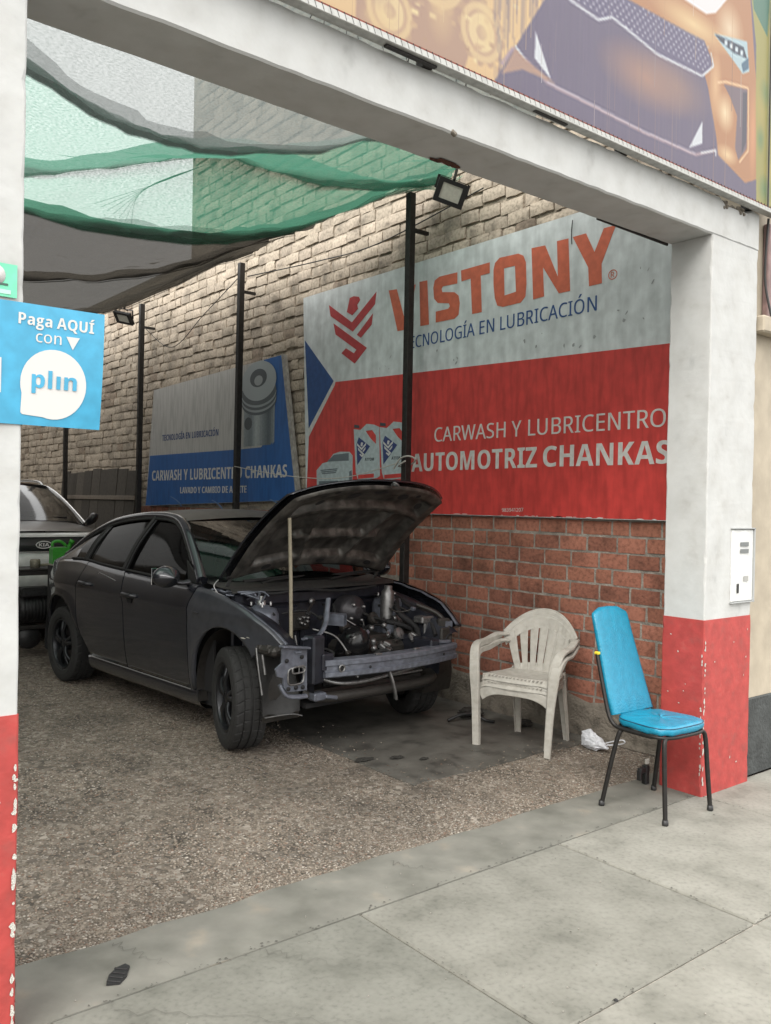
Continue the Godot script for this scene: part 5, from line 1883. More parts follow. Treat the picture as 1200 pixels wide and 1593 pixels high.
func car_bonnet(c: Node3D, paint: Material, under: Material, inner: Material):
	var mb := MB.new()
	var rows := []
	var lows := []
	for i in 25:
		var t := i / 24.0
		var row := []
		var low := []
		for j in 29:
			var u := (j / 28.0 - 0.5) * 2.0
			row.append(lifted(bonnet_shape(u, t, 0.0)))
			low.append(lifted(bonnet_shape(u * 0.985, lerpf(0.01, 0.985, t), 0.010)))
		rows.append(row)
		lows.append(low)
	mb.grid(rows, false, false, 0, true)
	mb.grid(lows, false, false, 0)
	var e0 := []
	var e1 := []
	for j in 29:
		e0.append(rows[24][j]); e1.append(lows[24][j])
	mb.grid([e0, e1])
	for j in [0, 28]:
		var a := []
		var b := []
		for i in 25:
			a.append(rows[i][j]); b.append(lows[i][j])
		mb.grid([a, b])
	var bon := put(mb, "bonnet", paint, c)
	# pressed inner frame: ribs round the rim and across, recesses between
	mb = MB.new()
	rows = []
	var fn := FastNoiseLite.new()
	fn.seed = 90
	fn.frequency = 3.0
	for i in 61:
		var t := lerpf(0.03, 0.97, i / 60.0)
		var row := []
		for j in 71:
			var u := lerpf(-0.94, 0.94, j / 70.0)
			var rim := minf(minf(t - 0.03, 0.97 - t) * 1.0, (0.94 - absf(u)) * 0.72)
			var deep := smoothstep(0.10, 0.125, rim)
			deep = minf(deep, smoothstep(0.020, 0.045, absf(t - 0.68)))
			deep = minf(deep, maxf(smoothstep(0.020, 0.05, absf(absf(u) - 0.30 - (t - 0.2) * 0.35)), smoothstep(0.66, 0.70, t)))
			deep = minf(deep, maxf(smoothstep(0.015, 0.04, absf(t - 0.34 - 0.1 * u * u)), smoothstep(0.50, 0.55, absf(u))))
			var lowr := 0.066 - 0.050 * deep + fn.get_noise_2d(u * 3.0, t * 3.0) * 0.003
			lowr *= smoothstep(0.0, 0.02, rim + 0.012)
			row.append(lifted(bonnet_shape(u, t, maxf(lowr, 0.012))))
		rows.append(row)
	mb.grid(rows, false, false, 0)
	tag(put(mb, "inner_frame", under, bon), "scuffed grey brown pressed frame under the bonnet")
	mb = MB.new()  # openings of the frame
	for q in [[-0.30, 0.86, 0.07, 0.035], [0.32, 0.86, 0.07, 0.035], [-0.02, 0.90, 0.09, 0.02], [-0.62, 0.82, 0.04, 0.03], [0.64, 0.80, 0.05, 0.04], [-0.62, 0.10, 0.05, 0.025], [0.0, 0.09, 0.05, 0.02], [0.62, 0.10, 0.05, 0.025], [0.5, 0.9, 0.03, 0.02], [-0.55, 0.93, 0.03, 0.015]]:
		var pts := []
		for k in 12:
			var a := TAU * k / 12.0
			pts.append(lifted(bonnet_shape(q[0] + q[2] * cos(a), q[1] + q[3] * sin(a), 0.071)))
		mb.face(pts, lifted(Vector3(0, -1, 0)) - lifted(Vector3.ZERO))
	put(mb, "frame_opening", inner, bon)
	mb = MB.new()  # rubber strip at the hinge end
	var p := []
	for j in 21: p.append(lifted(bonnet_shape(lerpf(-0.95, 0.95, j / 20.0), 0.02, 0.03)))
	mb.tube(p, 0.012, 6)
	put(mb, "seal_strip", inner, bon)
	mb = MB.new()  # dangling latch and torn tape at the nose
	mb.tube(smooth_path([lifted(bonnet_shape(0.05, 0.97, 0.03)), lifted(bonnet_shape(0.07, 1.0, 0.06)), lifted(bonnet_shape(0.02, 1.01, 0.04)), lifted(bonnet_shape(0.04, 0.96, 0.05))], 5), 0.007, 6)
	put(mb, "latch_loop", M.steel_grey, bon)
	# hinges
	for s in [-1.0, 1.0]:
		mb = MB.new()
		mb.bar(Vector3(s * 0.68, 0.97, -0.36), lifted(bonnet_shape(s * 0.90, 0.10, 0.03)), 0.03, 0.008, 0.002)
		put(mb, "hinge", M.steel_grey, bon)
	mb = MB.new()
	mb.tube([Vector3(-0.605, 0.72, 0.33), Vector3(-0.608, 1.10, 0.32), Vector3(-0.612, 1.50, 0.30)], 0.012, 8)
	put(mb, "prop_pole", surf(lin(0.26, 0.23, 0.17), 0.7, 0.0, M.t_streak, 3.0), c)

func car_bay(c: Node3D, primer: Material, bay: Material, alu: Material, grime: Material, inner: Material, bright: Material, glass: Material, seal: Material):
	var mb := MB.new()
	# firewall with pressed panels
	mb.box(Vector3(0, 0.68, -0.22), Vector3(1.40, 0.62, 0.03), 0.01)
	mb.box(Vector3(-0.05, 0.93, -0.19), Vector3(1.30, 0.09, 0.05), 0.015)
	mb.box(Vector3(-0.33, 0.72, -0.195), Vector3(0.34, 0.30, 0.035), 0.02)
	mb.box(Vector3(-0.02, 0.60, -0.19), Vector3(0.24, 0.34, 0.04), 0.03)
	mb.box(Vector3(0.45, 0.70, -0.195), Vector3(0.36, 0.34, 0.035), 0.03)
	var fw := put(mb, "firewall", bay, c)
	mb = MB.new()
	mb.box(Vector3(-0.16, 0.755, -0.165), Vector3(0.16, 0.13, 0.02), 0.015)
	mb.box(Vector3(-0.16, 0.755, -0.152), Vector3(0.13, 0.10, 0.012), 0.01)
	put(mb, "heater_plate", grime, fw)
	mb = MB.new()
	for q in [[-0.19, 0.775], [-0.175, 0.745], [-0.15, 0.735], [-0.125, 0.755], [-0.12, 0.78], [-0.155, 0.785]]: mb.lathe([Vector2(0, 0.03), Vector2(0.010, 0.03), Vector2(0.012, 0)], 10, Transform3D(Basis(Vector3.RIGHT, Vector3(0, 0, 1), Vector3(0, -1, 0)), Vector3(q[0], q[1], -0.146)))
	put(mb, "pipe_stubs", alu, fw)
	mb = MB.new()
	mb.lathe([Vector2(0, 0.012), Vector2(0.022, 0.010), Vector2(0.026, 0)], 14, Transform3D(Basis(Vector3.RIGHT, Vector3(0, 0, 1), Vector3(0, -1, 0)), Vector3(-0.06, 0.89, -0.165)))
	put(mb, "round_plug", alu, fw)
	# cowl tray and wipers
	mb = MB.new()
	var rows := []
	for i in 21:
		var q := (i / 20.0 - 0.5) * 2.0
		var zf := -0.13 - 0.02 * q * q
		var zb := -0.20 - 0.26 * q * q
		rows.append([Vector3(q * 0.74, 0.985, zf), Vector3(q * 0.74, 1.008, zf - 0.02), Vector3(q * 0.745, 1.012, lerpf(zf, zb, 0.5)), Vector3(q * 0.75, 1.036, zb)])
	mb.grid(rows, false, false, 0)
	put(mb, "cowl", surf(lin(0.035, 0.034, 0.032), 0.6, 0.0, M.t_dirt, 5.0), c)
	for w in [[-0.50, 0.18], [0.10, 0.66]]:
		mb = MB.new()
		mb.tube(smooth_path([Vector3(w[0], 1.045, -0.16), Vector3(w[0] + 0.2, 1.062, -0.20), Vector3(w[1], 1.075, -0.27)], 5), 0.008, 6)
		mb.bar(Vector3(w[0] - 0.1, 1.055, -0.23), Vector3(w[1], 1.085, -0.27), 0.01, 0.016)
		put(mb, "wiper", seal, c)
	# inner wings
	for s in [-1.0, 1.0]:
		mb = MB.new()
		rows = []
		for i in 13:
			var z := lerpf(-0.20, 0.52, i / 12.0)
			var top := curve(FENDER, minf(z, 0.5)) - 0.05
			rows.append([Vector3(s * 0.56, 0.40, z), Vector3(s * 0.57, 0.60, z), Vector3(s * 0.60, top - 0.10, z), Vector3(s * 0.64, top - 0.02, z), Vector3(s * 0.72, top, z), Vector3(s * 0.76, top - 0.01, z)])
		mb.grid(rows, false, false, 0, s < 0)
		put(mb, "inner_wing", bay, c)
		mb = MB.new()  # upper edge flange, pale and bent
		var p := []
		for i in 14:
			var z := lerpf(-0.42, 0.50, i / 13.0)
			p.append(Vector3(s * (half_width(z, curve(FENDER, z)) - 0.045), curve(FENDER, z) - 0.006 + 0.004 * sin(i * 2.1), z))
		mb.tube(p, 0.016, 6, true, 1.0, 0.4)
		put(mb, "wing_flange", primer, c)
		mb = MB.new()  # strut tower
		mb.lathe([Vector2(0.125, -0.30), Vector2(0.118, -0.05), Vector2(0.10, -0.01), Vector2(0.06, 0.0), Vector2(0.05, 0.012), Vector2(0.0, 0.016)], 24, Transform3D(Basis.IDENTITY, Vector3(s * 0.575, 0.895, -0.05)))
		var tower := put(mb, "strut_tower", primer, c)
		mb = MB.new()
		mb.lathe([Vector2(0.03, 0), Vector2(0.03, 0.03), Vector2(0.012, 0.035), Vector2(0.012, 0.06), Vector2(0, 0.06)], 14, Transform3D(Basis.IDENTITY, Vector3(s * 0.575, 0.908, -0.05)))
		for k in 3: mb.lathe([Vector2(0.008, 0), Vector2(0.008, 0.025), Vector2(0, 0.027)], 8, Transform3D(Basis.IDENTITY, Vector3(s * 0.575 + 0.075 * cos(k * 2.1), 0.90, -0.05 + 0.075 * sin(k * 2.1))))
		put(mb, "strut_nut", bright, tower)
	# brake servo
	mb = MB.new()
	var fz := Basis(Vector3.RIGHT, Vector3(0, 0, 1), Vector3(0, -1, 0))
	mb.lathe([Vector2(0.118, -0.10), Vector2(0.122, -0.02), Vector2(0.120, 0.0), Vector2(0.110, 0.012), Vector2(0.106, 0.022), Vector2(0.085, 0.030), Vector2(0.082, 0.040), Vector2(0.055, 0.046), Vector2(0.050, 0.062), Vector2(0.030, 0.066), Vector2(0.0, 0.066)], 36, Transform3D(fz, Vector3(0.24, 0.805, -0.06)))
	var servo := put(mb, "brake_servo", surf(lin(0.07, 0.068, 0.075), 0.4, 0.5, M.t_blotch, 6.0), c)
	mb = MB.new()
	for k in 4: mb.lathe([Vector2(0.009, 0), Vector2(0.009, 0.03), Vector2(0, 0.032)], 8, Transform3D(fz, Vector3(0.24 + 0.07 * cos(k * PI / 2 + 0.6), 0.805 + 0.07 * sin(k * PI / 2 + 0.6), -0.025)))
	put(mb, "servo_bolt", bright, servo)
	# reservoir on the far side, bright bracket
	mb = MB.new()
	mb.lathe([Vector2(0.045, -0.12), Vector2(0.05, 0.02), Vector2(0.048, 0.08), Vector2(0.03, 0.10), Vector2(0.03, 0.125), Vector2(0, 0.13)], 18, Transform3D(Basis(Vector3.FORWARD, 0.08), Vector3(0.47, 0.87, 0.06)))
	put(mb, "suspension_strut", alu, c)
	mb = MB.new()
	mb.box(Vector3(0.62, 0.76, 0.30), Vector3(0.13, 0.05, 0.10), 0.01)
	mb.box(Vector3(0.64, 0.70, 0.33), Vector3(0.10, 0.09, 0.02), 0.004)
	put(mb, "far_bracket", alu, c)
	# gearbox and engine remains
	mb = MB.new()
	mb.lathe([Vector2(0, 0.16), Vector2(0.05, 0.155), Vector2(0.095, 0.11), Vector2(0.115, 0.03), Vector2(0.11, -0.06), Vector2(0.08, -0.14), Vector2(0, -0.15)], 26, Transform3D(Basis(Vector3.RIGHT, 0.5), Vector3(0.0, 0.60, 0.22)))
	put(mb, "air_bottle", surf(lin(0.012, 0.012, 0.013), 0.18, 0.2), c)
	mb = MB.new()
	mb.box(Vector3(0.22, 0.50, 0.12), Vector3(0.50, 0.26, 0.34), 0.04)
	mb.box(Vector3(0.20, 0.63, 0.10), Vector3(0.34, 0.07, 0.22), 0.02)
	mb.lathe([Vector2(0.0, 0.20), Vector2(0.10, 0.19), Vector2(0.13, 0.10), Vector2(0.14, 0.0), Vector2(0.0, 0.0)], 24, Transform3D(Basis(Vector3.FORWARD, PI / 2), Vector3(0.42, 0.52, 0.14)))
	put(mb, "gearbox", grime, c)
	mb = MB.new()
	for k in 14:
		var a := Vector3(rng.randf_range(0.05, 0.55), rng.randf_range(0.56, 0.70), rng.randf_range(0.10, 0.38))
		mb.box(a, Vector3(rng.randf_range(0.02, 0.07), rng.randf_range(0.015, 0.05), rng.randf_range(0.02, 0.06)), 0.006, Basis(Vector3(1, 1, 0).normalized(), rng.randf() * 2.0))
	for k in 9:
		mb.lathe([Vector2(0.018, -0.02), Vector2(0.018, 0.02), Vector2(0, 0.021)], 10, Transform3D(Basis(Vector3(1, 0, rng.randf()).normalized(), rng.randf_range(0.5, 1.8)), Vector3(rng.randf_range(0.1, 0.6), rng.randf_range(0.58, 0.76), rng.randf_range(0.05, 0.34))))
	tag(put(mb, "engine_fittings", M.steel_grey, c), "", "", "", "stuff")
	# hoses and wiring looms
	for h in [[[Vector3(0.60, 0.88, 0.02), Vector3(0.50, 0.80, 0.16), Vector3(0.58, 0.70, 0.26), Vector3(0.52, 0.62, 0.34)], 0.022], [[Vector3(0.30, 0.66, -0.02), Vector3(0.36, 0.74, 0.10), Vector3(0.48, 0.72, 0.20), Vector3(0.62, 0.66, 0.22)], 0.018], [[Vector3(-0.56, 0.86, 0.06), Vector3(-0.48, 0.78, 0.02), Vector3(-0.52, 0.70, 0.08), Vector3(-0.46, 0.66, 0.02)], 0.012], [[Vector3(0.66, 0.92, -0.10), Vector3(0.64, 0.84, 0.12), Vector3(0.66, 0.78, 0.30), Vector3(0.60, 0.66, 0.44)], 0.016], [[Vector3(0.05, 0.46, 0.30), Vector3(0.12, 0.58, 0.36), Vector3(0.20, 0.56, 0.40), Vector3(0.16, 0.46, 0.42)], 0.015], [[Vector3(-0.66, 1.0, -0.30), Vector3(-0.45, 0.97, -0.12), Vector3(-0.20, 0.99, -0.10), Vector3(0.15, 0.96, -0.12), Vector3(0.5, 0.98, -0.10)], 0.011], [[Vector3(0.12, 0.86, -0.14), Vector3(0.10, 0.74, -0.06), Vector3(0.14, 0.66, 0.0)], 0.012]]:
		mb = MB.new()
		mb.tube(smooth_path(h[0], 6), h[1], 8)
		put(mb, "hose", inner, c)
	for k in 26:
		mb = MB.new()
		var a := Vector3(rng.randf_range(-0.50, 0.62), rng.randf_range(0.55, 0.92), rng.randf_range(-0.16, 0.10))
		var b := a + Vector3(rng.randf_range(-0.22, 0.26), rng.randf_range(-0.22, 0.02), rng.randf_range(0.08, 0.32))
		var mid := a.lerp(b, 0.5) + Vector3(rng.randf_range(-0.08, 0.08), rng.randf_range(-0.05, 0.08), rng.randf_range(-0.05, 0.05))
		if k < 9 and a.x < 0.0: continue
		mb.tube(smooth_path([a, mid, b], 6), rng.randf_range(0.004, 0.012), 6)
		put(mb, "wiring_loom" if k % 3 else "pipe", [inner, seal, alu, grime][k % 4], c)
		mb = MB.new()
		mb.box(b, Vector3(0.035, 0.025, 0.03), 0.004, Basis(Vector3(1, 0.4, 0.2).normalized(), rng.randf() * 2.0))
		put(mb, "connector", [inner, grime, primer][k % 3], c)
	for q in [[0.10, 0.70, 0.02], [0.42, 0.66, 0.24], [0.56, 0.74, 0.10], [0.33, 0.76, 0.06], [-0.02, 0.52, 0.34]]:
		mb = MB.new()
		mb.lathe([Vector2(0.0, 0.03), Vector2(0.02, 0.03), Vector2(0.045, 0.022), Vector2(0.048, 0.0), Vector2(0.03, -0.03), Vector2(0.0, -0.03)], 18, Transform3D(Basis(Vector3(1, 0.3, 0).normalized(), rng.randf_range(0.8, 1.6)), Vector3(q[0], q[1], q[2])), true)
		put(mb, "pulley", M.steel_grey if q[0] > 0.4 else grime, c)
	# broken wiring on the near wing top
	mb = MB.new()
	for k in 9:
		var a := Vector3(-0.70 + rng.randf_range(-0.05, 0.05), 0.99, -0.40 + k * 0.05)
		mb.tube(smooth_path([a, a + Vector3(rng.randf_range(0.02, 0.10), rng.randf_range(-0.03, 0.02), rng.randf_range(0.02, 0.12)), a + Vector3(rng.randf_range(0.0, 0.16), rng.randf_range(-0.09, 0.0), rng.randf_range(0.05, 0.22))], 4), rng.randf_range(0.004, 0.010), 5)
	tag(put(mb, "loose_wiring", primer, c), "", "", "", "stuff")
	mb = MB.new()
	mb.tube(smooth_path([Vector3(-0.72, 1.06, -0.36), Vector3(-0.76, 1.02, -0.35), Vector3(-0.75, 0.97, -0.31)], 5), 0.004, 5)
	put(mb, "bent_wire", bright, c)
	# lamp carrier on the near side: plate with a round-cornered window
	var plate := [Vector2(-0.80, 0.785), Vector2(-0.62, 0.755), Vector2(-0.615, 0.50), Vector2(-0.76, 0.512), Vector2(-0.785, 0.545), Vector2(-0.79, 0.60), Vector2(-0.83, 0.615), Vector2(-0.845, 0.66), Vector2(-0.80, 0.69)]
	var win := []
	for k in 20:
		var a := TAU * k / 20.0
		win.append(Vector2(-0.70 + 0.058 * signf(cos(a)) * pow(absf(cos(a)), 0.5), 0.600 + 0.052 * signf(sin(a)) * pow(absf(sin(a)), 0.5)))
	mb = MB.new()
	mb.prism(plate, 0.012, Transform3D(Basis(Vector3.UP, 0.12).scaled(Vector3(1.12, 1.0, 1.0)), Vector3(0.02, -0.045, 0.50)), [win])
	var pl := put(mb, "lamp_carrier", primer, c)
	var tf := Transform3D(Basis(Vector3.UP, 0.12).scaled(Vector3(1.12, 1.0, 1.0)), Vector3(0.02, -0.045, 0.508))
	mb = MB.new()
	var lip := []
	for k in 21: lip.append(tf * Vector3(win[k % 20].x, win[k % 20].y, 0.0))
	mb.tube(lip, 0.006, 6, false)
	var lip2 := []
	for k in 21:
		var a := TAU * k / 20.0
		lip2.append(tf * Vector3(-0.685 + 0.046 * signf(cos(a)) * pow(absf(cos(a)), 0.5), 0.636 + 0.020 * signf(sin(a)) * pow(absf(sin(a)), 0.5), 0.006))
	mb.tube(lip2, 0.0055, 6, false)
	mb.tube([tf * Vector3(-0.683, 0.617, 0.006), tf * Vector3(-0.683, 0.655, 0.006)], 0.004, 5)
	put(mb, "pressed_lip", alu, pl)
	mb = MB.new()
	mb.bar(tf * Vector3(-0.81, 0.79, 0.0), tf * Vector3(-0.61, 0.758, 0.0), 0.05, 0.014, 0.004)
	mb.box(tf * Vector3(-0.69, 0.742, 0.004), Vector3(0.045, 0.016, 0.01), 0.003)
	put(mb, "carrier_flange", primer, pl)
	mb = MB.new()
	for q in [[-0.755, 0.530], [-0.650, 0.525], [-0.70, 0.530], [-0.77, 0.70], [-0.66, 0.71]]: mb.lathe([Vector2(0.013, 0), Vector2(0.013, 0.006), Vector2(0, 0.007)], 10, tf * Transform3D(Basis(Vector3.RIGHT, Vector3(0, 0, 1), Vector3(0, -1, 0)), Vector3(q[0], q[1], 0)))
	put(mb, "carrier_hole", inner, pl)
	mb = MB.new()  # lower lip of the carrier
	mb.tube(smooth_path([tf * Vector3(-0.80, 0.56, -0.02), tf * Vector3(-0.77, 0.495, 0.0), tf * Vector3(-0.70, 0.475, 0.01), tf * Vector3(-0.63, 0.47, 0.01)], 5), 0.020, 8, true, 1.0, 0.6)
	put(mb, "carrier_foot", primer, pl)
	mb = MB.new()  # end of the side rail beside the plate
	mb.box(Vector3(-0.555, 0.62, 0.50), Vector3(0.11, 0.30, 0.10), 0.012, Basis(Vector3.UP, 0.2))
	put(mb, "side_rail", bay, c)
	# remains of the lamp above the wheel
	mb = MB.new()
	mb.box(Vector3(-0.80, 0.695, 0.40), Vector3(0.13, 0.06, 0.22), 0.02, Basis(Vector3.FORWARD, -0.15))
	for k in 6: mb.box(Vector3(-0.84 + rng.randf_range(-0.03, 0.04), 0.69 + rng.randf_range(-0.03, 0.03), 0.32 + k * 0.035), Vector3(0.03, 0.02, 0.03), 0.004, Basis(Vector3(1, 1, 1).normalized(), rng.randf() * 3))
	put(mb, "lamp_mount", grime, c)
	# torn wheel-arch liner
	mb = MB.new()
	rows = []
	for i in 12:
		var t := i / 11.0
		var row := []
		for j in 8:
			var u := j / 7.0
			row.append(Vector3(lerpf(-0.865, -0.60, u), lerpf(0.70, 0.285, t) + 0.012 * sin(u * 9.0) * t, lerpf(0.32, 0.42, t) + 0.02 * sin(u * 5.0 + t * 4.0)))
		rows.append(row)
	mb.grid(rows, false, false, 0)
	var liner := put(mb, "arch_liner", surf(lin(0.03, 0.03, 0.03), 0.65, 0.0, M.t_dirt, 4.0), c)
	mb = MB.new()
	mb.tube(smooth_path([Vector3(-0.865, 0.285, 0.425), Vector3(-0.75, 0.288, 0.435), Vector3(-0.66, 0.282, 0.44), Vector3(-0.60, 0.265, 0.45)], 4), 0.007, 6, true, 1.6, 0.6)
	mb.tube(smooth_path([Vector3(-0.87, 0.70, 0.33), Vector3(-0.875, 0.56, 0.37), Vector3(-0.868, 0.42, 0.40)], 4), 0.007, 6)
	mb.tube([Vector3(-0.845, 0.66, 0.36), Vector3(-0.84, 0.54, 0.39)], 0.010, 6)
	put(mb, "liner_edge", M.steel_grey, liner)
	# diagonal strut rising from the carrier to a cut-off square tube
	mb = MB.new()
	mb.tube(smooth_path([Vector3(-0.64, 0.755, 0.50), Vector3(-0.50, 0.76, 0.47), Vector3(-0.40, 0.82, 0.42), Vector3(-0.34, 0.90, 0.36), Vector3(-0.30, 0.97, 0.32)], 4), 0.018, 8, true, 1.0, 0.45)
	put(mb, "diagonal_strut", primer, c)
	mb = MB.new()
	var sq := [Vector2(-0.045, -0.05), Vector2(0.045, -0.05), Vector2(0.045, 0.05), Vector2(-0.045, 0.05)]
	var sqi := [Vector2(-0.036, -0.041), Vector2(0.036, -0.041), Vector2(0.036, 0.041), Vector2(-0.036, 0.041)]
	mb.prism(sq, 0.16, Transform3D(Basis(Vector3.UP, 0.5).scaled(Vector3(0.75, 0.75, 1.0)), Vector3(-0.27, 0.835, 0.36)), [sqi])
	put(mb, "square_tube", primer, c)
	# bumper beam: shallow bow, two pressed grooves
	mb = MB.new()
	rows = []
	for i in 33:
		var u := (i / 32.0 - 0.5) * 2.0
		var x := u * 0.60 + 0.09
		var z := 0.655 - 0.085 * u * u
		var row := []
		for q in [[-0.055, -0.10], [-0.055, -0.008], [-0.048, 0.0], [-0.022, 0.0], [-0.016, -0.014], [0.016, -0.014], [0.022, 0.0], [0.048, 0.0], [0.055, -0.008], [0.055, -0.10]]:
			row.append(Vector3(x, 0.560 + q[0], z + q[1]))
		rows.append(row)
	mb.grid(rows, false, false, -1)
	mb.face(rows[0], Vector3.LEFT)
	mb.face(rows[32], Vector3.RIGHT)
	var beam := put(mb, "bumper_beam", primer, c)
	mb = MB.new()
	for q in [[-0.40, 0.560], [-0.19, 0.552], [0.52, 0.557]]: mb.lathe([Vector2(0.016 if q[0] < -0.3 else 0.009, 0), Vector2(0.016 if q[0] < -0.3 else 0.009, 0.003), Vector2(0, 0.003)], 12, Transform3D(Basis(Vector3.RIGHT, Vector3(0, 0, 1), Vector3(0, -1, 0)), Vector3(q[0], q[1], 0.645 - 0.085 * pow((q[0] - 0.09) / 0.6, 2))))
	put(mb, "beam_hole", inner, beam)
	mb = MB.new()
	mb.lathe([Vector2(0.026, 0), Vector2(0.026, 0.006), Vector2(0.017, 0.008), Vector2(0.016, 0.0)], 16, Transform3D(Basis(Vector3.RIGHT, Vector3(0, 0, 1), Vector3(0, -1, 0)), Vector3(-0.40, 0.560, 0.592)))
	for q in [[-0.1, 0.621], [0.25, 0.621]]: mb.box(Vector3(q[0], q[1], 0.60), Vector3(0.05, 0.012, 0.03), 0.003)
	put(mb, "tow_eye", alu, beam)
	for s in [-1.0, 1.0]:
		mb = MB.new()
		mb.box(Vector3(s * 0.48, 0.60, 0.35), Vector3(0.09, 0.11, 0.42), 0.01)
		put(mb, "chassis_leg", bay, c)
	# subframe with pipes and a hanging bracket
	mb = MB.new()
	mb.tube(smooth_path([Vector3(-0.56, 0.40, 0.42), Vector3(-0.46, 0.37, 0.50), Vector3(0.0, 0.365, 0.52), Vector3(0.46, 0.37, 0.50), Vector3(0.56, 0.40, 0.42)], 5), 0.042, 8, true, 1.0, 0.8)
	mb.box(Vector3(0, 0.37, 0.18), Vector3(1.0, 0.06, 0.50), 0.02)
	put(mb, "subframe", grime, c)
	mb = MB.new()
	mb.box(Vector3(-0.52, 0.385, 0.50), Vector3(0.10, 0.05, 0.08), 0.01)
	mb.box(Vector3(-0.44, 0.375, 0.53), Vector3(0.10, 0.025, 0.05), 0.008, Basis(Vector3.FORWARD, 0.2))
	put(mb, "subframe_end", primer, c)
	for h in [[[Vector3(-0.50, 0.50, 0.46), Vector3(-0.38, 0.455, 0.53), Vector3(-0.18, 0.445, 0.55), Vector3(0.10, 0.47, 0.56), Vector3(0.36, 0.50, 0.55), Vector3(0.40, 0.54, 0.53)], 0.013], [[Vector3(-0.46, 0.52, 0.44), Vector3(-0.36, 0.49, 0.50), Vector3(-0.24, 0.50, 0.50), Vector3(-0.20, 0.47, 0.52)], 0.012], [[Vector3(-0.20, 0.45, 0.545), Vector3(0.36, 0.455, 0.545)], 0.008]]:
		mb = MB.new()
		mb.tube(smooth_path(h[0], 6) if h[0].size() > 2 else h[0], h[1], 8)
		put(mb, "cooler_pipe", alu, c)
	mb = MB.new()
	mb.tube(smooth_path([Vector3(0.02, 0.49, 0.58), Vector3(0.035, 0.42, 0.60), Vector3(0.06, 0.34, 0.60), Vector3(0.075, 0.30, 0.59)], 4), 0.014, 6, true, 1.2, 0.5)
	put(mb, "hanging_bracket", alu, c)
	mb = MB.new()
	mb.box(Vector3(0.0, 0.46, 0.40), Vector3(0.80, 0.10, 0.03), 0.01)
	joined_box(mb, -0.56, 0.56, 0.30, 0.33, -0.25, 0.44)
	put(mb, "under_tray", inner, c)
	for s in [-1.0, 1.0]:
		mb = MB.new()
		mb.tube([Vector3(s * 0.40, 0.30, -0.03), Vector3(s * 0.70, 0.25, -0.02)], 0.026, 8)
		mb.tube([Vector3(s * 0.25, 0.36, 0.0), Vector3(s * 0.72, 0.33, 0.0)], 0.017, 8)
		put(mb, "suspension_arm", grime, c)
	mb = MB.new()
	mb.tube([Vector3(-0.70, 0.33, -2.685), Vector3(0.70, 0.33, -2.685)], 0.04, 8)
	mb.box(Vector3(0, 0.24, -1.6), Vector3(1.3, 0.04, 2.4), 0.01)
	put(mb, "underbody", inner, c)
	# far-side remains of the lamp and wing edge
	mb = MB.new()
	mb.box(Vector3(0.70, 0.72, 0.42), Vector3(0.10, 0.11, 0.06), 0.015, Basis(Vector3.UP, -0.4))
	mb.box(Vector3(0.63, 0.66, 0.50), Vector3(0.09, 0.12, 0.03), 0.01)
	mb.tube(smooth_path([Vector3(0.62, 0.86, 0.22), Vector3(0.70, 0.80, 0.36), Vector3(0.72, 0.70, 0.46), Vector3(0.66, 0.62, 0.52)], 5), 0.018, 6)
	put(mb, "far_lamp_mount", grime, c)
	mb = MB.new()
	mb.box(Vector3(0.57, 0.63, 0.52), Vector3(0.16, 0.02, 0.06), 0.004, Basis(Vector3.FORWARD, 0.05))
	mb.box(Vector3(0.72, 0.735, 0.455), Vector3(0.06, 0.045, 0.012), 0.004, Basis(Vector3.UP, -0.3))
	put(mb, "far_plate", primer, c)

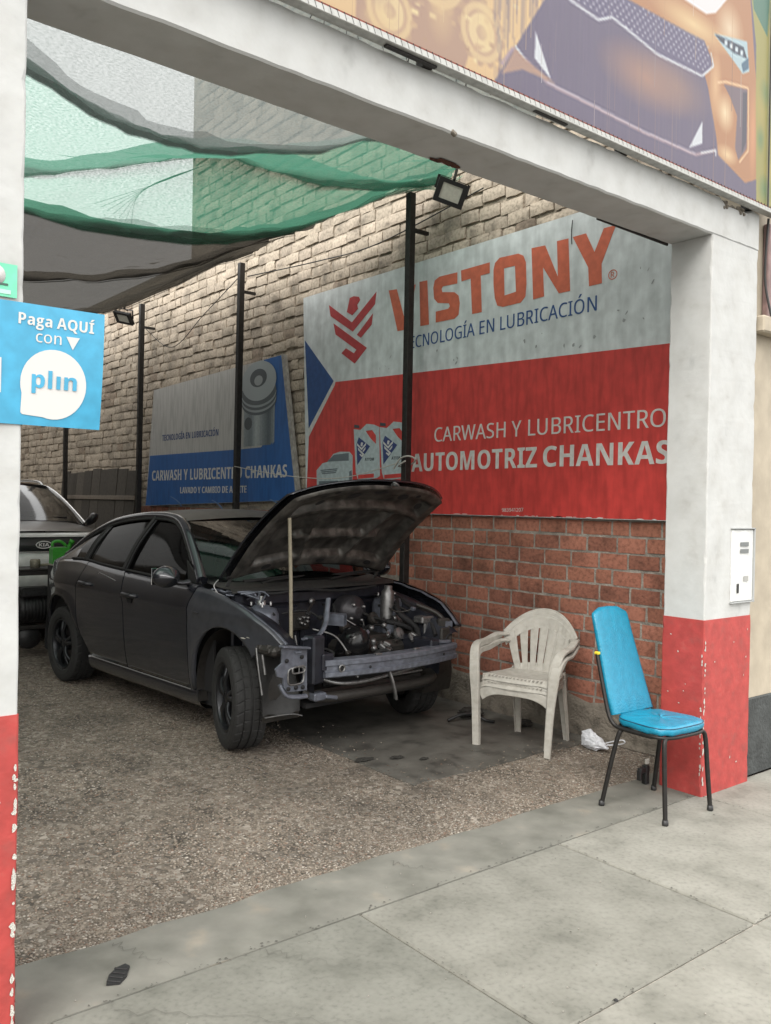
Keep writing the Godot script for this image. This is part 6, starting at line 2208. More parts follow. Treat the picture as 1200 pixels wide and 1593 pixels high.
# ---------------------------------------------------------------- vehicle at the back, machine, can
func far_vehicle():
	var v := thing("parked_suv", Vector3(3.03, 0, -9.78), "white sport utility vehicle with black grille facing out behind the saloon", "car")
	var white := surf(lin(0.80, 0.81, 0.80), 0.3, 0.0, M.t_soft, 1.2)
	white.clearcoat_enabled = true
	white.clearcoat = 0.6
	white.clearcoat_roughness = 0.1
	var dark := surf(lin(0.018, 0.018, 0.02), 0.3)
	dark.clearcoat_enabled = true
	dark.clearcoat = 0.4
	var chrome := surf(lin(0.55, 0.55, 0.55), 0.2, 0.9)
	var glass := StandardMaterial3D.new()
	glass.albedo_color = Color(0.10, 0.105, 0.10, 0.86)
	glass.transparency = BaseMaterial3D.TRANSPARENCY_ALPHA
	glass.roughness = 0.08
	glass.cull_mode = BaseMaterial3D.CULL_DISABLED
	var bow := func(q: float) -> float: return -0.16 * q * q * q * q - 0.03 * q * q
	var band := func(y0: float, y1: float, z0: float, z1: float, w: float) -> MB:
		var b := MB.new()
		var rows := []
		for i in 25:
			var q := (i / 24.0 - 0.5) * 2.0
			var row := []
			for k in 5:
				var t := k / 4.0
				row.append(Vector3(q * w, lerpf(y0, y1, t), lerpf(z0, z1, t) + 0.02 * sin(PI * t) + bow.call(q)))
			rows.append(row)
		b.grid(rows, false, false, 0, true)
		return b
	put(band.call(0.30, 0.62, 0.02, 0.05, 0.88), "lower_grille", dark, v)
	put(band.call(0.62, 0.76, 0.05, 0.06, 0.90), "lower_bumper", white, v)
	put(band.call(0.76, 0.845, 0.03, 0.03, 0.86), "air_intake", dark, v)
	put(band.call(0.845, 1.00, 0.06, 0.045, 0.91), "bumper", white, v)
	put(band.call(1.00, 1.02, 0.055, 0.05, 0.80), "chrome_strip", chrome, v)
	var gr: MeshInstance3D = put(band.call(1.02, 1.17, 0.03, 0.01, 0.86), "grille", dark, v)
	put(band.call(1.17, 1.215, 0.035, -0.02, 0.86), "bonnet_lip", white, v)
	# oval badge
	var mb := MB.new()
	var ring := []
	for k in 33: ring.append(Vector3(0.008 + 0.082 * cos(TAU * k / 32), 1.085 + 0.038 * sin(TAU * k / 32), 0.045))
	mb.tube(ring, 0.006, 6, false)
	var pale := surf(lin(0.70, 0.70, 0.70), 0.35)
	var badge := put(mb, "oval_badge", pale, gr)
	lettering("KIA", Vector3(-0.048, 1.068, 0.050), Vector3(0.062, 1.068, 0.050), 0.036, Vector3(0, 0, 1), pale, badge, 700, 0.004)
	for s in [-1.0, 1.0]:
		mb = MB.new()
		mb.prism([Vector2(0.50, 1.03), Vector2(0.86, 1.06), Vector2(0.88, 1.17), Vector2(0.52, 1.12)], 0.03, Transform3D(Basis(Vector3(s, 0, -0.25).normalized(), Vector3.UP, Vector3(0.25 * s, 0, 1).normalized()), Vector3(0, 0, 0.09)))
		put(mb, "headlamp", surf(lin(0.25, 0.27, 0.28), 0.15, 0.3), v)
		# side, roof pillar, mirror, rail, wheel
		mb = MB.new()
		var rows := []
		for i in 31:
			var z := lerpf(-4.2, -0.12, i / 30.0)
			var low := 0.32
			for cz in [-0.85, -3.5]:
				var d: float = 0.40 * 0.40 - (z - cz) * (z - cz)
				if d > 0: low = maxf(low, 0.36 + sqrt(d))
			var top: float = lerpf(1.10, 1.20, smoothstep(-0.12, -1.2, z)) if z > -1.0 else 1.18
			rows.append([Vector3(s * 0.86, low, z), Vector3(s * 0.925, lerpf(low, top, 0.35), z), Vector3(s * 0.925, lerpf(low, top, 0.7), z), Vector3(s * 0.88, top, z)])
		mb.grid(rows, false, false, 0, s < 0)
		put(mb, "body_side", white, v)
		mb = MB.new()
		mb.tube(smooth_path([Vector3(s * 0.83, 1.28, -1.02), Vector3(s * 0.74, 1.52, -1.42), Vector3(s * 0.645, 1.70, -1.78), Vector3(s * 0.62, 1.745, -2.2), Vector3(s * 0.62, 1.75, -3.6)], 5), 0.035, 8)
		put(mb, "roof_pillar", chrome if s > 0 else white, v)
		mb = MB.new()
		mb.tube(smooth_path([Vector3(s * 0.60, 1.76, -1.95), Vector3(s * 0.60, 1.81, -2.15), Vector3(s * 0.60, 1.83, -2.9), Vector3(s * 0.60, 1.80, -3.6), Vector3(s * 0.60, 1.75, -3.75)], 5), 0.018, 8)
		put(mb, "roof_bar", chrome, v)
		mb = MB.new()
		mb.tube(smooth_path([Vector3(s * 0.86, 1.26, -1.25), Vector3(s * 0.95, 1.30, -1.22), Vector3(s * 1.00, 1.36, -1.18), Vector3(s * 1.01, 1.42, -1.17)], 4), [0.03, 0.035, 0.045, 0.055, 0.065, 0.07, 0.075, 0.078, 0.08, 0.078, 0.07, 0.06, 0.03], 10, true, 1.2, 0.7)
		put(mb, "wing_mirror", dark, v)
		mb = MB.new()
		mb.grid([[Vector3(s * 0.86, 1.20, -1.1), Vector3(s * 0.88, 1.20, -4.1)], [Vector3(s * 0.63, 1.70, -1.85), Vector3(s * 0.63, 1.70, -3.8)]])
		put(mb, "side_window", glass, v)
		for cz in [-0.85, -3.5]:
			var w := Node3D.new()
			w.name = "wheel"
			v.add_child(w, true)
			w.position = Vector3(s * 0.80, 0.345, cz)
			w.scale = Vector3(1.0, 1.05, 1.05)
			put_mesh(M.tyre_mesh, "tyre", w)
			mb = MB.new()
			mb.lathe([Vector2(0, 0.09), Vector2(0.06, 0.085), Vector2(0.2, 0.06), Vector2(0.217, 0.09), Vector2(0.217, -0.09), Vector2(0, -0.09)], 24, Transform3D(Basis(Vector3.FORWARD, -s * PI / 2), Vector3.ZERO))
			put(mb, "rim", M.rim_mat, w)
	# bonnet, windscreen, roof, tail
	mb = MB.new()
	var rows := []
	for i in 13:
		var t := i / 12.0
		var row := []
		for j in 17:
			var q := (j / 16.0 - 0.5) * 2.0
			row.append(Vector3(q * lerpf(0.85, 0.86, t), lerpf(1.215, 1.315, pow(t, 0.7)) - 0.06 * q * q * q * q + 0.02 * (1 - q * q), lerpf(-0.02 + bow.call(q), -1.12, t)))
		rows.append(row)
	mb.grid(rows, false, false, 0, true)
	put(mb, "bonnet", dark, v)
	mb = MB.new()
	rows = []
	for i in 9:
		var t := i / 8.0
		var row := []
		for j in 15:
			var q := (j / 14.0 - 0.5) * 2.0
			row.append(Vector3(q * lerpf(0.80, 0.60, t), lerpf(1.31, 1.745, t) + 0.03 * sin(PI * t) + 0.02 * (1 - q * q), lerpf(-1.05 + 0.12 * (1 - q * q), -1.84 + 0.08 * (1 - q * q), t)))
		rows.append(row)
	mb.grid(rows, false, false, 0, true)
	put(mb, "windscreen", glass, v)
	mb = MB.new()
	mb.bar(Vector3(-0.10, 1.36, -0.98), Vector3(0.62, 1.36, -1.06), 0.012, 0.02)
	put(mb, "wiper", dark, v)
	mb = MB.new()
	rows = []
	for i in 11:
		var z := lerpf(-1.80, -3.9, i / 10.0)
		var row := []
		for j in 11:
			var q := (j / 10.0 - 0.5) * 2.0
			row.append(Vector3(q * 0.62, 1.755 + 0.04 * (1 - q * q) - 0.05 * pow(i / 10.0, 3), z))
		rows.append(row)
	mb.grid(rows, false, false, 0, true)
	put(mb, "roof", white, v)
	mb = MB.new()
	mb.grid([[Vector3(-0.62, 1.70, -3.9), Vector3(0.62, 1.70, -3.9)], [Vector3(-0.86, 1.10, -4.25), Vector3(0.86, 1.10, -4.25)], [Vector3(-0.86, 0.35, -4.25), Vector3(0.86, 0.35, -4.25)]])
	put(mb, "tailgate", white, v)
	mb = MB.new()
	joined_box(mb, -0.84, 0.84, 0.25, 0.40, -4.15, -0.05)
	joined_box(mb, -0.80, 0.80, 0.40, 1.1, -1.3, -1.2)
	mb.box(Vector3(-0.38, 1.05, -1.9), Vector3(0.48, 0.75, 0.2), 0.06)
	mb.box(Vector3(0.38, 1.05, -1.9), Vector3(0.48, 0.75, 0.2), 0.06)
	put(mb, "cabin", surf(lin(0.03, 0.03, 0.03), 0.9), v)

func workshop_clutter():
	# engine-driven washer on a dark frame between the two cars
	var w := thing("motor_pump", Vector3(2.76, 0, -9.18), "dark motor pump on a steel stand behind the saloon", "pump")
	var mb := MB.new()
	for sx in [-0.24, 0.30]:
		for sz in [-0.18, 0.18]:
			mb.bar(Vector3(sx, 0.0, sz), Vector3(sx, 0.86, sz), 0.04, 0.04, 0.003)
	for y in [0.30, 0.84]:
		for sz in [-0.18, 0.18]: mb.bar(Vector3(-0.24, y, sz), Vector3(0.30, y, sz), 0.036, 0.04, 0.003)
		for sx in [-0.24, 0.30]: mb.bar(Vector3(sx, y, -0.16), Vector3(sx, y, 0.16), 0.036, 0.04, 0.003)
	put(mb, "stand", M.steel_dark, w)
	mb = MB.new()
	joined_box(mb, -0.26, 0.40, 0.864, 0.884, -0.2, 0.2, 0.003)
	put(mb, "top_plate", M.steel_dark, w)
	var oily := surf(lin(0.035, 0.034, 0.036), 0.45, 0.3, M.t_dirt, 5.0)
	mb = MB.new()
	mb.lathe([Vector2(0, 0.19), Vector2(0.10, 0.185), Vector2(0.13, 0.15), Vector2(0.13, -0.16), Vector2(0.09, -0.19), Vector2(0, -0.19)], 24, Transform3D(Basis(Vector3.FORWARD, PI / 2), Vector3(0.02, 0.47, 0.0)))
	for k in 9: mb.lathe([Vector2(0.13, 0), Vector2(0.148, 0.002), Vector2(0.148, 0.010), Vector2(0.13, 0.012)], 24, Transform3D(Basis(Vector3.FORWARD, PI / 2), Vector3(-0.12 + k * 0.032, 0.47, 0.0)))
	put(mb, "motor", oily, w)
	mb = MB.new()
	mb.box(Vector3(0.0, 0.64, 0.05), Vector3(0.30, 0.10, 0.20), 0.02)
	mb.lathe([Vector2(0.0, 0.02), Vector2(0.11, 0.02), Vector2(0.12, 0.0), Vector2(0.11, -0.02), Vector2(0, -0.02)], 24, Transform3D(Basis(Vector3.RIGHT, PI / 2), Vector3(-0.08, 0.20, 0.16)))
	put(mb, "pump_head", oily, w)
	mb = MB.new()  # pale filter bowl and fittings on top
	mb.lathe([Vector2(0, 0.09), Vector2(0.045, 0.088), Vector2(0.052, 0.07), Vector2(0.048, 0.0), Vector2(0.0, 0.0)], 18, Transform3D(Basis.IDENTITY, Vector3(0.0, 0.884, 0.06)))
	mb.tube(smooth_path([Vector3(0.05, 0.91, 0.06), Vector3(0.10, 0.92, 0.16), Vector3(0.16, 0.90, 0.19), Vector3(0.22, 0.90, 0.20)], 4), 0.016, 8)
	put(mb, "filter_bowl", surf(lin(0.30, 0.28, 0.22), 0.5, 0.4, M.t_blotch, 6.0), w)
	mb = MB.new()
	mb.tube(smooth_path([Vector3(0.22, 0.90, 0.20), Vector3(0.30, 0.85, 0.23), Vector3(0.34, 0.72, 0.20), Vector3(0.28, 0.58, 0.22), Vector3(0.22, 0.5, 0.16)], 5), 0.014, 8)
	put(mb, "hose", surf(lin(0.22, 0.21, 0.18), 0.6), w)
	# green can
	var c := thing("fuel_can", Vector3(3.035, 0.885, -9.16), "bright green plastic fuel can beside the saloon tail", "can")
	var green := surf(lin(0.05, 0.33, 0.035), 0.4, 0.0, M.t_soft, 4.0)
	mb = MB.new()
	mb.prism([Vector2(-0.095, 0.0), Vector2(0.095, 0.0), Vector2(0.10, 0.02), Vector2(0.10, 0.15), Vector2(0.055, 0.205), Vector2(-0.095, 0.205), Vector2(-0.105, 0.18), Vector2(-0.105, 0.02)], 0.12)
	put(mb, "body", green, c)
	mb = MB.new()
	mb.tube(smooth_path([Vector3(-0.09, 0.215, 0), Vector3(-0.085, 0.255, 0), Vector3(-0.02, 0.265, 0), Vector3(0.03, 0.235, 0), Vector3(0.04, 0.215, 0)], 4), 0.016, 8)
	put(mb, "handle", green, c)
	mb = MB.new()
	mb.lathe([Vector2(0.022, 0.0), Vector2(0.022, 0.05), Vector2(0.028, 0.05), Vector2(0.028, 0.085), Vector2(0, 0.088)], 14, Transform3D(Basis(Vector3.FORWARD, 0.5), Vector3(0.075, 0.20, 0)))
	put(mb, "spout", green, c)
	# screen of old boards leaning on the brick wall at the back
	var bs := thing("board_screen", Vector3(4.72, 0, -13.1), "screen of dark weathered boards leaning on the wall beyond the blue sign", "boards")
	for k in 9:
		mb = MB.new()
		var z := 1.35 - k * 0.34
		var h := rng.randf_range(2.00, 2.06)
		mb.bar(Vector3(-0.02, 0.0, z), Vector3(0.15, h, z + rng.randf_range(-0.015, 0.015)), 0.33, 0.022, 0.003, Vector3(-1, 0, 0))
		put(mb, "board", surf(lin(0.07, 0.062, 0.052) * rng.randf_range(0.8, 1.15), 0.9, 0.0, M.t_streak, 1.5), bs)
	for y in [0.5, 1.62]:
		mb = MB.new()
		mb.bar(Vector3(-0.04 + y * 0.083, y, 1.55), Vector3(-0.04 + y * 0.083, y, -1.60), 0.02, 0.06, 0.003)
		put(mb, "batten", surf(lin(0.20, 0.17, 0.14), 0.9, 0.0, M.t_streak, 1.5), bs)

# ---------------------------------------------------------------- chairs
func strap(mb: MB, pts: Array, widths: Array, thick: float, wdir: Vector3):
	# flat moulded bar: width along wdir, rounded a little
	var rows := []
	var n := pts.size()
	for i in n:
		var t: Vector3 = (pts[mini(i + 1, n - 1)] - pts[maxi(i - 1, 0)]).normalized()
		var w := (wdir - t * t.dot(wdir)).normalized()
		var h := t.cross(w)
		var f := float(i) / (n - 1) * (widths.size() - 1)
		var wd: float = lerpf(widths[int(f)], widths[mini(int(f) + 1, widths.size() - 1)], f - int(f)) * 0.5
		var th := thick * 0.5
		var ring := []
		for q in [[-1.0, -0.5], [-0.85, -1.0], [0.85, -1.0], [1.0, -0.5], [1.0, 0.5], [0.85, 1.0], [-0.85, 1.0], [-1.0, 0.5]]:
			ring.append(pts[i] + w * wd * q[0] + h * th * q[1])
		rows.append(ring)
	mb.grid(rows, true, false, -1, true)
	mb.face(rows[0], pts[0] - pts[1])
	mb.face(rows[n - 1], pts[n - 1] - pts[n - 2])

func back_point(a: float, t: float, off := 0.0) -> Vector3:
	var half := lerpf(0.150, 0.272, pow(maxf(t, 0.0), 0.8))
	var y := lerpf(0.415, 0.835 - 0.135 * a * a - 0.03 * a * a * a * a, t)
	return Vector3(a * half, y, -0.165 - 0.115 * t + 0.105 * a * a * (0.25 + 0.75 * t) + off)

func plastic_chair(at: Vector3, turn: float, label: String):
	var c := thing("plastic_chair", at, label, "chair", "stacked plastic garden chairs", turn)
	if not M.has("chair_plastic"):
		M.chair_plastic = surf(Color.WHITE, 0.55, 0.0, noise_tex(0.02, [[0.05, lin(0.375, 0.352, 0.308)], [0.4, lin(0.44, 0.422, 0.378)], [0.9, lin(0.475, 0.462, 0.427)]], 91, 512, 6), 2.6)
		add_detail(M.chair_plastic, M.t_soft, Vector3.ONE * 2.1)
	var m: Material = M.chair_plastic
	# seat: dished sheet with a rolled front edge and fine cross ribs
	var mb := MB.new()
	var rows := []
	var lows := []
	for i in 25:
		var t := i / 24.0
		var row := []
		var low := []
		for j in 17:
			var u := (j / 16.0 - 0.5) * 2.0
			var half := lerpf(0.195, 0.245, smoothstep(0.0, 0.7, t))
			var z := lerpf(-0.185, 0.235 - 0.03 * u * u, t)
			var y := 0.425 - 0.018 * (1 - u * u) * sin(PI * t) + 0.012 * t - 0.040 * smoothstep(0.90, 1.0, t) - 0.012 * smoothstep(0.8, 1.0, absf(u))
			row.append(Vector3(u * half, y, z))
			low.append(Vector3(u * half * 0.99, y - 0.008, z * 0.985))
		rows.append(row)
		lows.append(low)
	mb.grid(rows, false, false, 0)
	mb.grid(lows, false, false, 0, true)
	var seat := put(mb, "seat", m, c)
	mb = MB.new()
	for k in 15: mb.box(Vector3((k - 7) * 0.027, 0.428 - 0.0002 * k, 0.19), Vector3(0.010, 0.006, 0.055), 0.002)
	put(mb, "seat_rib", m, seat)
	# front skirt
	mb = MB.new()
	var p := []
	for j in 15:
		var u := (j / 14.0 - 0.5) * 2.0
		p.append(Vector3(u * 0.25, 0.375 - 0.045 * pow(absf(u), 4.0), 0.222 - 0.02 * u * u))
	strap(mb, p, [0.07, 0.045, 0.04, 0.045, 0.07], 0.010, Vector3.UP)
	put(mb, "front_skirt", m, c)
	# back: top band, foot band, slats
	mb = MB.new()
	rows = []
	lows = []
	for i in 7:
		var t := lerpf(0.80, 1.0, i / 6.0)
		var row := []
		var low := []
		for j in 31:
			var a := (j / 30.0 - 0.5) * 2.0
			row.append(back_point(a, t, 0.004))
			low.append(back_point(a, t, -0.006))
		rows.append(row)
		lows.append(low)
	mb.grid(rows, false, false, 0)
	mb.grid(lows, false, false, 0, true)
	mb.grid([rows[6], lows[6]], false, false, 0)
	mb.grid([rows[0], lows[0]], false, false, 0)
	var tube_path := []
	for j in 31: tube_path.append(back_point((j / 30.0 - 0.5) * 2.0, 1.0, -0.004))
	mb.tube(tube_path, 0.009, 6)
	put(mb, "back_band", m, c)
	mb = MB.new()
	rows = []
	for i in 4:
		var row := []
		for j in 13: row.append(back_point((j / 12.0 - 0.5) * 2.0, lerpf(-0.02, 0.14, i / 3.0), 0.002))
		rows.append(row)
	mb.grid(rows, false, false, 0)
	put(mb, "back_foot", m, c)
	for k in 7:
		var a := -0.857 + k * 0.2857
		mb = MB.new()
		var q := []
		for i in 9: q.append(back_point(a, lerpf(0.10, 0.84, i / 8.0), 0.0))
		strap(mb, q, [0.034, 0.043, 0.053, 0.062], 0.009, Vector3.RIGHT)
		put(mb, "back_slat", m, c)
	for s in [-1.0, 1.0]:
		mb = MB.new()
		var q: Array = smooth_path([back_point(s * 0.97, 0.90, 0.0), Vector3(s * 0.288, 0.655, -0.10), Vector3(s * 0.310, 0.628, 0.02), Vector3(s * 0.314, 0.622, 0.13), Vector3(s * 0.304, 0.590, 0.195), Vector3(s * 0.288, 0.50, 0.228), Vector3(s * 0.272, 0.30, 0.238), Vector3(s * 0.258, 0.0, 0.245)], 5)
		strap(mb, q, [0.075, 0.050, 0.046, 0.050, 0.055, 0.066, 0.070, 0.050, 0.044], 0.020, Vector3(1, 0, 0))
		put(mb, "arm_and_leg", m, c)
		mb = MB.new()  # side flange that stiffens arm and leg
		var q2 := []
		for v in q: q2.append(v + Vector3(-s * 0.022, -0.006, -0.014))
		strap(mb, q2, [0.01, 0.035, 0.04, 0.04, 0.035, 0.035, 0.035, 0.030, 0.024], 0.006, Vector3(0, -0.6, -1))
		put(mb, "stiffening_flange", m, c)
		mb = MB.new()
		var q3 := [Vector3(s * 0.165, 0.43, -0.165), Vector3(s * 0.172, 0.25, -0.20), Vector3(s * 0.182, 0.0, -0.245)]
		strap(mb, q3, [0.070, 0.055, 0.042], 0.020, Vector3(1, 0, 0))
		strap(mb, [q3[0] + Vector3(s * 0.02, 0, 0.014), q3[1] + Vector3(s * 0.018, 0, 0.014), q3[2] + Vector3(s * 0.014, 0, 0.012)], [0.04, 0.034, 0.026], 0.006, Vector3(0, 0, 1))
		put(mb, "rear_leg", m, c)
		mb = MB.new()
		strap(mb, [Vector3(s * 0.235, 0.405, 0.20), Vector3(s * 0.215, 0.40, 0.0), Vector3(s * 0.185, 0.40, -0.17)], [0.05, 0.04, 0.05], 0.008, Vector3.UP)
		put(mb, "side_skirt", m, c)

func chairs():
	var t := atan2(-0.958, 0.287)
	plastic_chair(Vector3(4.44, 0.0, -3.96), t, "lower of two stacked worn cream plastic armchairs by the brick wall")
	plastic_chair(Vector3(4.452, 0.042, -3.972), t, "upper of two stacked worn cream plastic armchairs by the brick wall")
	var turn := deg_to_rad(-2.0)
	var c := thing("padded_chair", Vector3(4.07, 0, -2.70), "turquoise padded chair with black tube legs beside the right pillar", "chair", "", turn)
	var vinyl := surf(lin(0.009, 0.215, 0.345), 0.32, 0.0, M.t_soft, 3.0, M.t_height, 0.12)
	var iron := surf(lin(0.022, 0.020, 0.019), 0.5, 0.4, M.t_blotch, 5.0)
	var piping := surf(lin(0.01, 0.05, 0.10), 0.5)
	# seat cushion: rounded trapezium
	var out := []
	for k in 40:
		var a := TAU * k / 40.0
		var z := signf(sin(a)) * pow(absf(sin(a)), 0.55)
		var x := signf(cos(a)) * pow(absf(cos(a)), 0.55)
		out.append(Vector2(x * (0.195 + 0.015 * z), 0.01 + z * 0.185))
	var mb := MB.new()
	var rows := []
	for q in [[0.02, 0.490], [0.35, 0.4895], [0.65, 0.4885], [0.88, 0.486], [0.955, 0.481], [0.99, 0.471], [1.0, 0.460], [0.99, 0.449], [0.965, 0.441], [0.90, 0.437]]:
		var ring := []
		for k in 40:
			var pnt: Vector2 = out[k]
			ring.append(Vector3(pnt.x * q[0], q[1] + (0.0035 * sin(k * 1.9) + 0.002 * sin(k * 4.3) if q[0] > 0.95 else 0.0015 * sin(k * 0.9)), 0.01 + (pnt.y - 0.01) * q[0]))
		rows.append(ring)
	mb.grid(rows, true, false, 0, false)
	mb.face(rows[0], Vector3.UP, 0)
	mb.face(rows[9], Vector3.DOWN)
	var seat := put(mb, "seat_cushion", vinyl, c)
	mb = MB.new()
	var p := []
	for k in 41: p.append(Vector3(out[k % 40].x * 0.985, 0.476, 0.01 + (out[k % 40].y - 0.01) * 0.985))
	mb.tube(p, 0.0025, 5, false)
	put(mb, "piping", piping, seat)
	mb = MB.new()
	p = []
	for k in 41: p.append(Vector3(out[k % 40].x * 0.95, 0.428, 0.01 + (out[k % 40].y - 0.01) * 0.95))
	mb.tube(p, 0.010, 8, false)
	put(mb, "seat_frame", iron, c)
	# tall tapered backrest
	var lean := func(x: float, y: float, d: float) -> Vector3: return Vector3(x, y, -0.172 - (y - 0.47) * 0.32 + d)
	mb = MB.new()
	rows = []
	var outline := [Vector2(-0.178, 0.482), Vector2(-0.168, 0.60), Vector2(-0.158, 0.75), Vector2(-0.148, 0.92), Vector2(-0.145, 0.995), Vector2(-0.138, 1.012), Vector2(-0.075, 1.040), Vector2(0.0, 1.044), Vector2(0.075, 1.040), Vector2(0.138, 1.012), Vector2(0.145, 0.995), Vector2(0.148, 0.92), Vector2(0.158, 0.75), Vector2(0.168, 0.60), Vector2(0.178, 0.482), Vector2(0.08, 0.478), Vector2(-0.08, 0.478)]
	var mid := Vector2(0, 0.75)
	for q in [[0.03, 0.021], [0.4, 0.0205], [0.7, 0.020], [0.88, 0.019], [0.965, 0.016], [0.992, 0.008], [1.0, 0.0], [0.99, -0.008], [0.96, -0.013]]:
		var ring := []
		for o in outline:
			var v: Vector2 = mid + (o - mid) * Vector2(q[0], lerpf(1.0, q[0], 0.35 if q[0] > 0.86 else 1.0) * (1.0 if q[0] > 0.86 else 0.97))
			ring.append(lean.call(v.x, v.y, q[1]))
		rows.append(ring)
	mb.grid(rows, true, false, 0)
	mb.face(rows[0], Vector3(0, 0, 1), 0)
	mb.face(rows[8], Vector3(0, 0, -1))
	put(mb, "backrest", vinyl, c)
	for s in [-1.0, 1.0]:
		mb = MB.new()
		mb.tube(smooth_path([lean.call(s * 0.162, 0.80, -0.012), lean.call(s * 0.176, 0.62, -0.010), lean.call(s * 0.186, 0.48, -0.004), Vector3(s * 0.182, 0.432, -0.135), Vector3(s * 0.185, 0.425, -0.06), Vector3(s * 0.188, 0.425, 0.10)], 5), 0.011, 8)
		put(mb, "back_upright", iron, c)
		mb = MB.new()
		mb.tube(smooth_path([Vector3(s * 0.12, 0.424, 0.15), Vector3(s * 0.162, 0.420, 0.160), Vector3(s * 0.180, 0.38, 0.168), Vector3(s * 0.188, 0.20, 0.18), Vector3(s * 0.197, 0.0, 0.195)], 5), 0.0125, 8)
		put(mb, "front_leg", iron, c)
		mb = MB.new()
		mb.tube(smooth_path([Vector3(s * 0.12, 0.424, -0.09), Vector3(s * 0.168, 0.420, -0.10), Vector3(s * 0.190, 0.38, -0.115), Vector3(s * 0.210, 0.20, -0.15), Vector3(s * 0.228, 0.0, -0.185)], 5), 0.0125, 8)
		put(mb, "rear_leg", iron, c)
		for z in [0.195, -0.185]:
			mb = MB.new()
			mb.lathe([Vector2(0, 0.0), Vector2(0.015, 0.0), Vector2(0.0165, 0.008), Vector2(0.0145, 0.028), Vector2(0, 0.028)], 12, Transform3D(Basis.IDENTITY, Vector3(s * (0.1965 if z > 0 else 0.2275), 0.0, z - signf(z) * 0.001)))
			put(mb, "rubber_foot", M.black_plastic, c)
	mb = MB.new()
	mb.box(lean.call(-0.164, 0.80, -0.008), Vector3(0.022, 0.016, 0.03), 0.004)
	put(mb, "yellow_tie", surf(lin(0.62, 0.50, 0.03), 0.6), c)

# ---------------------------------------------------------------- litter
func crumple(c: Vector3, r: Vector3, amp: float, seed_n: int, n := 22, taper := 0.0) -> MB:
	var fn := FastNoiseLite.new()
	fn.seed = seed_n
	fn.frequency = 1.6
	fn.noise_type = FastNoiseLite.TYPE_CELLULAR
	fn.fractal_type = FastNoiseLite.FRACTAL_NONE
	var mb := MB.new()
	var rows := []
	for i in n + 1:
		var th := PI * i / n
		var row := []
		for j in n * 2:
			var ph := TAU * j / (n * 2)
			var d := Vector3(sin(th) * cos(ph), cos(th), sin(th) * sin(ph))
			var k := 1.0 + amp * fn.get_noise_3d(d.x, d.y, d.z) + amp * 0.4 * fn.get_noise_3d(d.x * 3.0, d.y * 3.0, d.z * 3.0)
			var p := c + Vector3(d.x * r.x, d.y * r.y, d.z * r.z) * k
			p.y = c.y + (p.y - c.y) * (1.0 - taper * d.z) - c.y * 0.6 * taper * maxf(d.z, 0.0)
			p.y = maxf(p.y, 0.001)
			row.append(p)
		rows.append(row)
	mb.grid(rows, true, false, -1)
	return mb

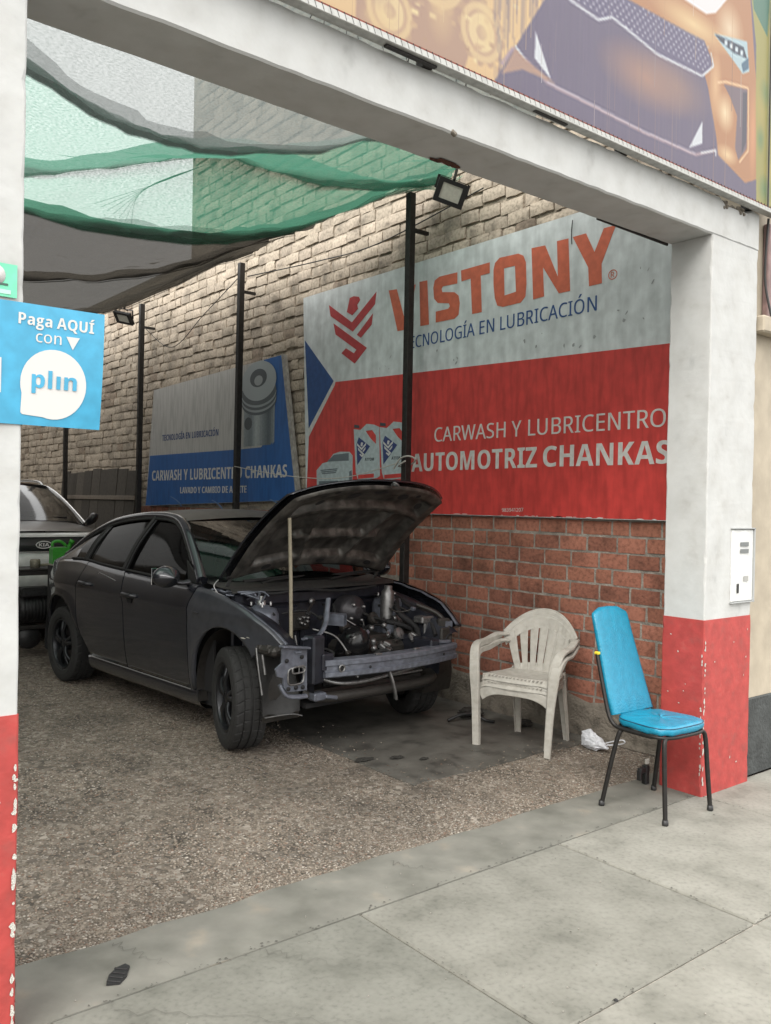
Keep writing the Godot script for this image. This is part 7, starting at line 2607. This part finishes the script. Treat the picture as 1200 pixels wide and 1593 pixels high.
func litter():
	var bagm := surf(lin(0.62, 0.64, 0.68), 0.35, 0.0, M.t_soft, 5.0)
	var bag := thing("plastic_bag", Vector3(4.70, 0.0, -3.60), "crumpled white plastic bag lying against the wall", "bag")
	put(crumple(Vector3(0.0, 0.05, 0.0), Vector3(0.065, 0.075, 0.135), 0.42, 5, 15, 0.75), "bag_body", bagm, bag)
	var mb := MB.new()
	strap(mb, smooth_path([Vector3(0.0, 0.06, 0.09), Vector3(0.02, 0.085, 0.15), Vector3(0.03, 0.10, 0.20), Vector3(0.035, 0.085, 0.215), Vector3(0.03, 0.065, 0.17), Vector3(0.0, 0.05, 0.10)], 5), [0.02, 0.012, 0.012, 0.012, 0.02], 0.004, Vector3(1, 0.3, 0))
	put(mb, "handle_loop", bagm, bag)
	# small black clamp with a white tag near the pillar foot
	var k := thing("gate_stop", Vector3(4.36, 0.0, -2.97), "small black iron gate stop with white tag at the pillar foot", "gate stop")
	mb = MB.new()
	mb.box(Vector3(0, 0.055, 0), Vector3(0.035, 0.11, 0.035), 0.005)
	mb.box(Vector3(-0.02, 0.085, 0), Vector3(0.09, 0.035, 0.03), 0.006)
	mb.box(Vector3(-0.06, 0.06, 0), Vector3(0.02, 0.06, 0.028), 0.004)
	put(mb, "iron", M.black_plastic, k)
	mb = MB.new()
	mb.box(Vector3(0.012, 0.128, 0.0), Vector3(0.034, 0.030, 0.012), 0.003)
	put(mb, "tag", M.chip, k)
	# flattened strip of rubber on the threshold
	mb = MB.new()
	mb.prism([Vector2(-0.020, -0.055), Vector2(0.022, -0.045), Vector2(0.030, 0.0), Vector2(0.022, 0.06), Vector2(0.002, 0.075), Vector2(-0.018, 0.05), Vector2(-0.030, 0.0)], 0.006, Transform3D(Basis(Vector3.UP, -0.69) * Basis(Vector3.RIGHT, Vector3(0, 0, -1), Vector3.UP), Vector3.ZERO))
	for i in 4: mb.bar(Basis(Vector3.UP, -0.69) * Vector3(-0.024, 0.004, -0.04 + i * 0.026), Basis(Vector3.UP, -0.69) * Vector3(0.024, 0.004, -0.035 + i * 0.026), 0.007, 0.005, 0.001)
	var rub := put(mb, "rubber_scrap", M.black_plastic, null, Vector3(1.135, 0.0045, -2.80))
	tag(rub, "torn black rubber scrap lying on the concrete threshold", "scrap")
	mb = crumple(Vector3.ZERO, Vector3(0.009, 0.008, 0.013), 0.4, 15, 8)
	tag(put(mb, "pavement_crumb", M.black_plastic, null, Vector3(2.36, 0.004, -1.70)), "tiny black crumb on the joint between pavement slabs", "scrap")
	# oily rags and a hose end near the car nose
	var rag := surf(lin(0.035, 0.032, 0.028), 0.9, 0.0, M.t_dirt, 6.0)
	mb = crumple(Vector3(0, 0.03, 0), Vector3(0.16, 0.05, 0.12), 0.5, 16)
	tag(put(mb, "oily_rag", rag, null, Vector3(4.66, 0.0, -4.72)), "dark oily rag heaped at the wall foot beside the car", "rag")
	mb = crumple(Vector3(0, 0.02, 0), Vector3(0.10, 0.035, 0.09), 0.5, 17)
	tag(put(mb, "oily_rag", rag, null, Vector3(4.78, 0.0, -4.30)), "small dark rag behind the plastic chairs", "rag")
	mb = MB.new()
	mb.tube(smooth_path([Vector3(-0.12, 0.014, 0.02), Vector3(-0.02, 0.05, 0.06), Vector3(0.07, 0.05, 0.10), Vector3(0.12, 0.014, 0.17), Vector3(0.14, 0.012, 0.24)], 5), 0.012, 8)
	tag(put(mb, "hose_end", M.black_plastic, null, Vector3(4.50, 0.0, -4.70)), "curled black hose end on the floor by the car nose", "hose")
	var dirt := surf(lin(0.03, 0.028, 0.024), 0.95, 0.0, M.t_blotch, 8.0)
	for q in [[3.50, -4.20, 0.07, "dark oily clod on the screed before the bumper beam"], [3.62, -4.08, 0.05, "small oily clod nearest the plastic chairs' side"], [3.30, -4.28, 0.09, "flat oily clod beside the front wheel"]]:
		mb = crumple(Vector3.ZERO, Vector3(q[2], 0.012, q[2] * 0.6), 0.5, int(q[2] * 999), 12)
		tag(put(mb, "oily_clod", dirt, null, Vector3(q[0], 0.004, q[1])), q[3], "dirt")
	# grit scattered on pavement and threshold
	mb = MB.new()
	for i in 110:
		var g := Vector3(rng.randf_range(0.9, 4.8), 0.002, rng.randf_range(-3.0, -1.2))
		var s := rng.randf_range(0.0015, 0.004)
		mb.col = Color.WHITE * rng.randf_range(0.4, 1.0)
		mb.box(g, Vector3(s * 1.4, s, s), 0.0, Basis(Vector3(1, 1, 0.4).normalized(), rng.randf() * 3.0))
	tag(put(mb, "grit", surf(lin(0.24, 0.225, 0.20), 0.95)), "loose grit strewn on the pavement and threshold", "grit", "", "stuff")
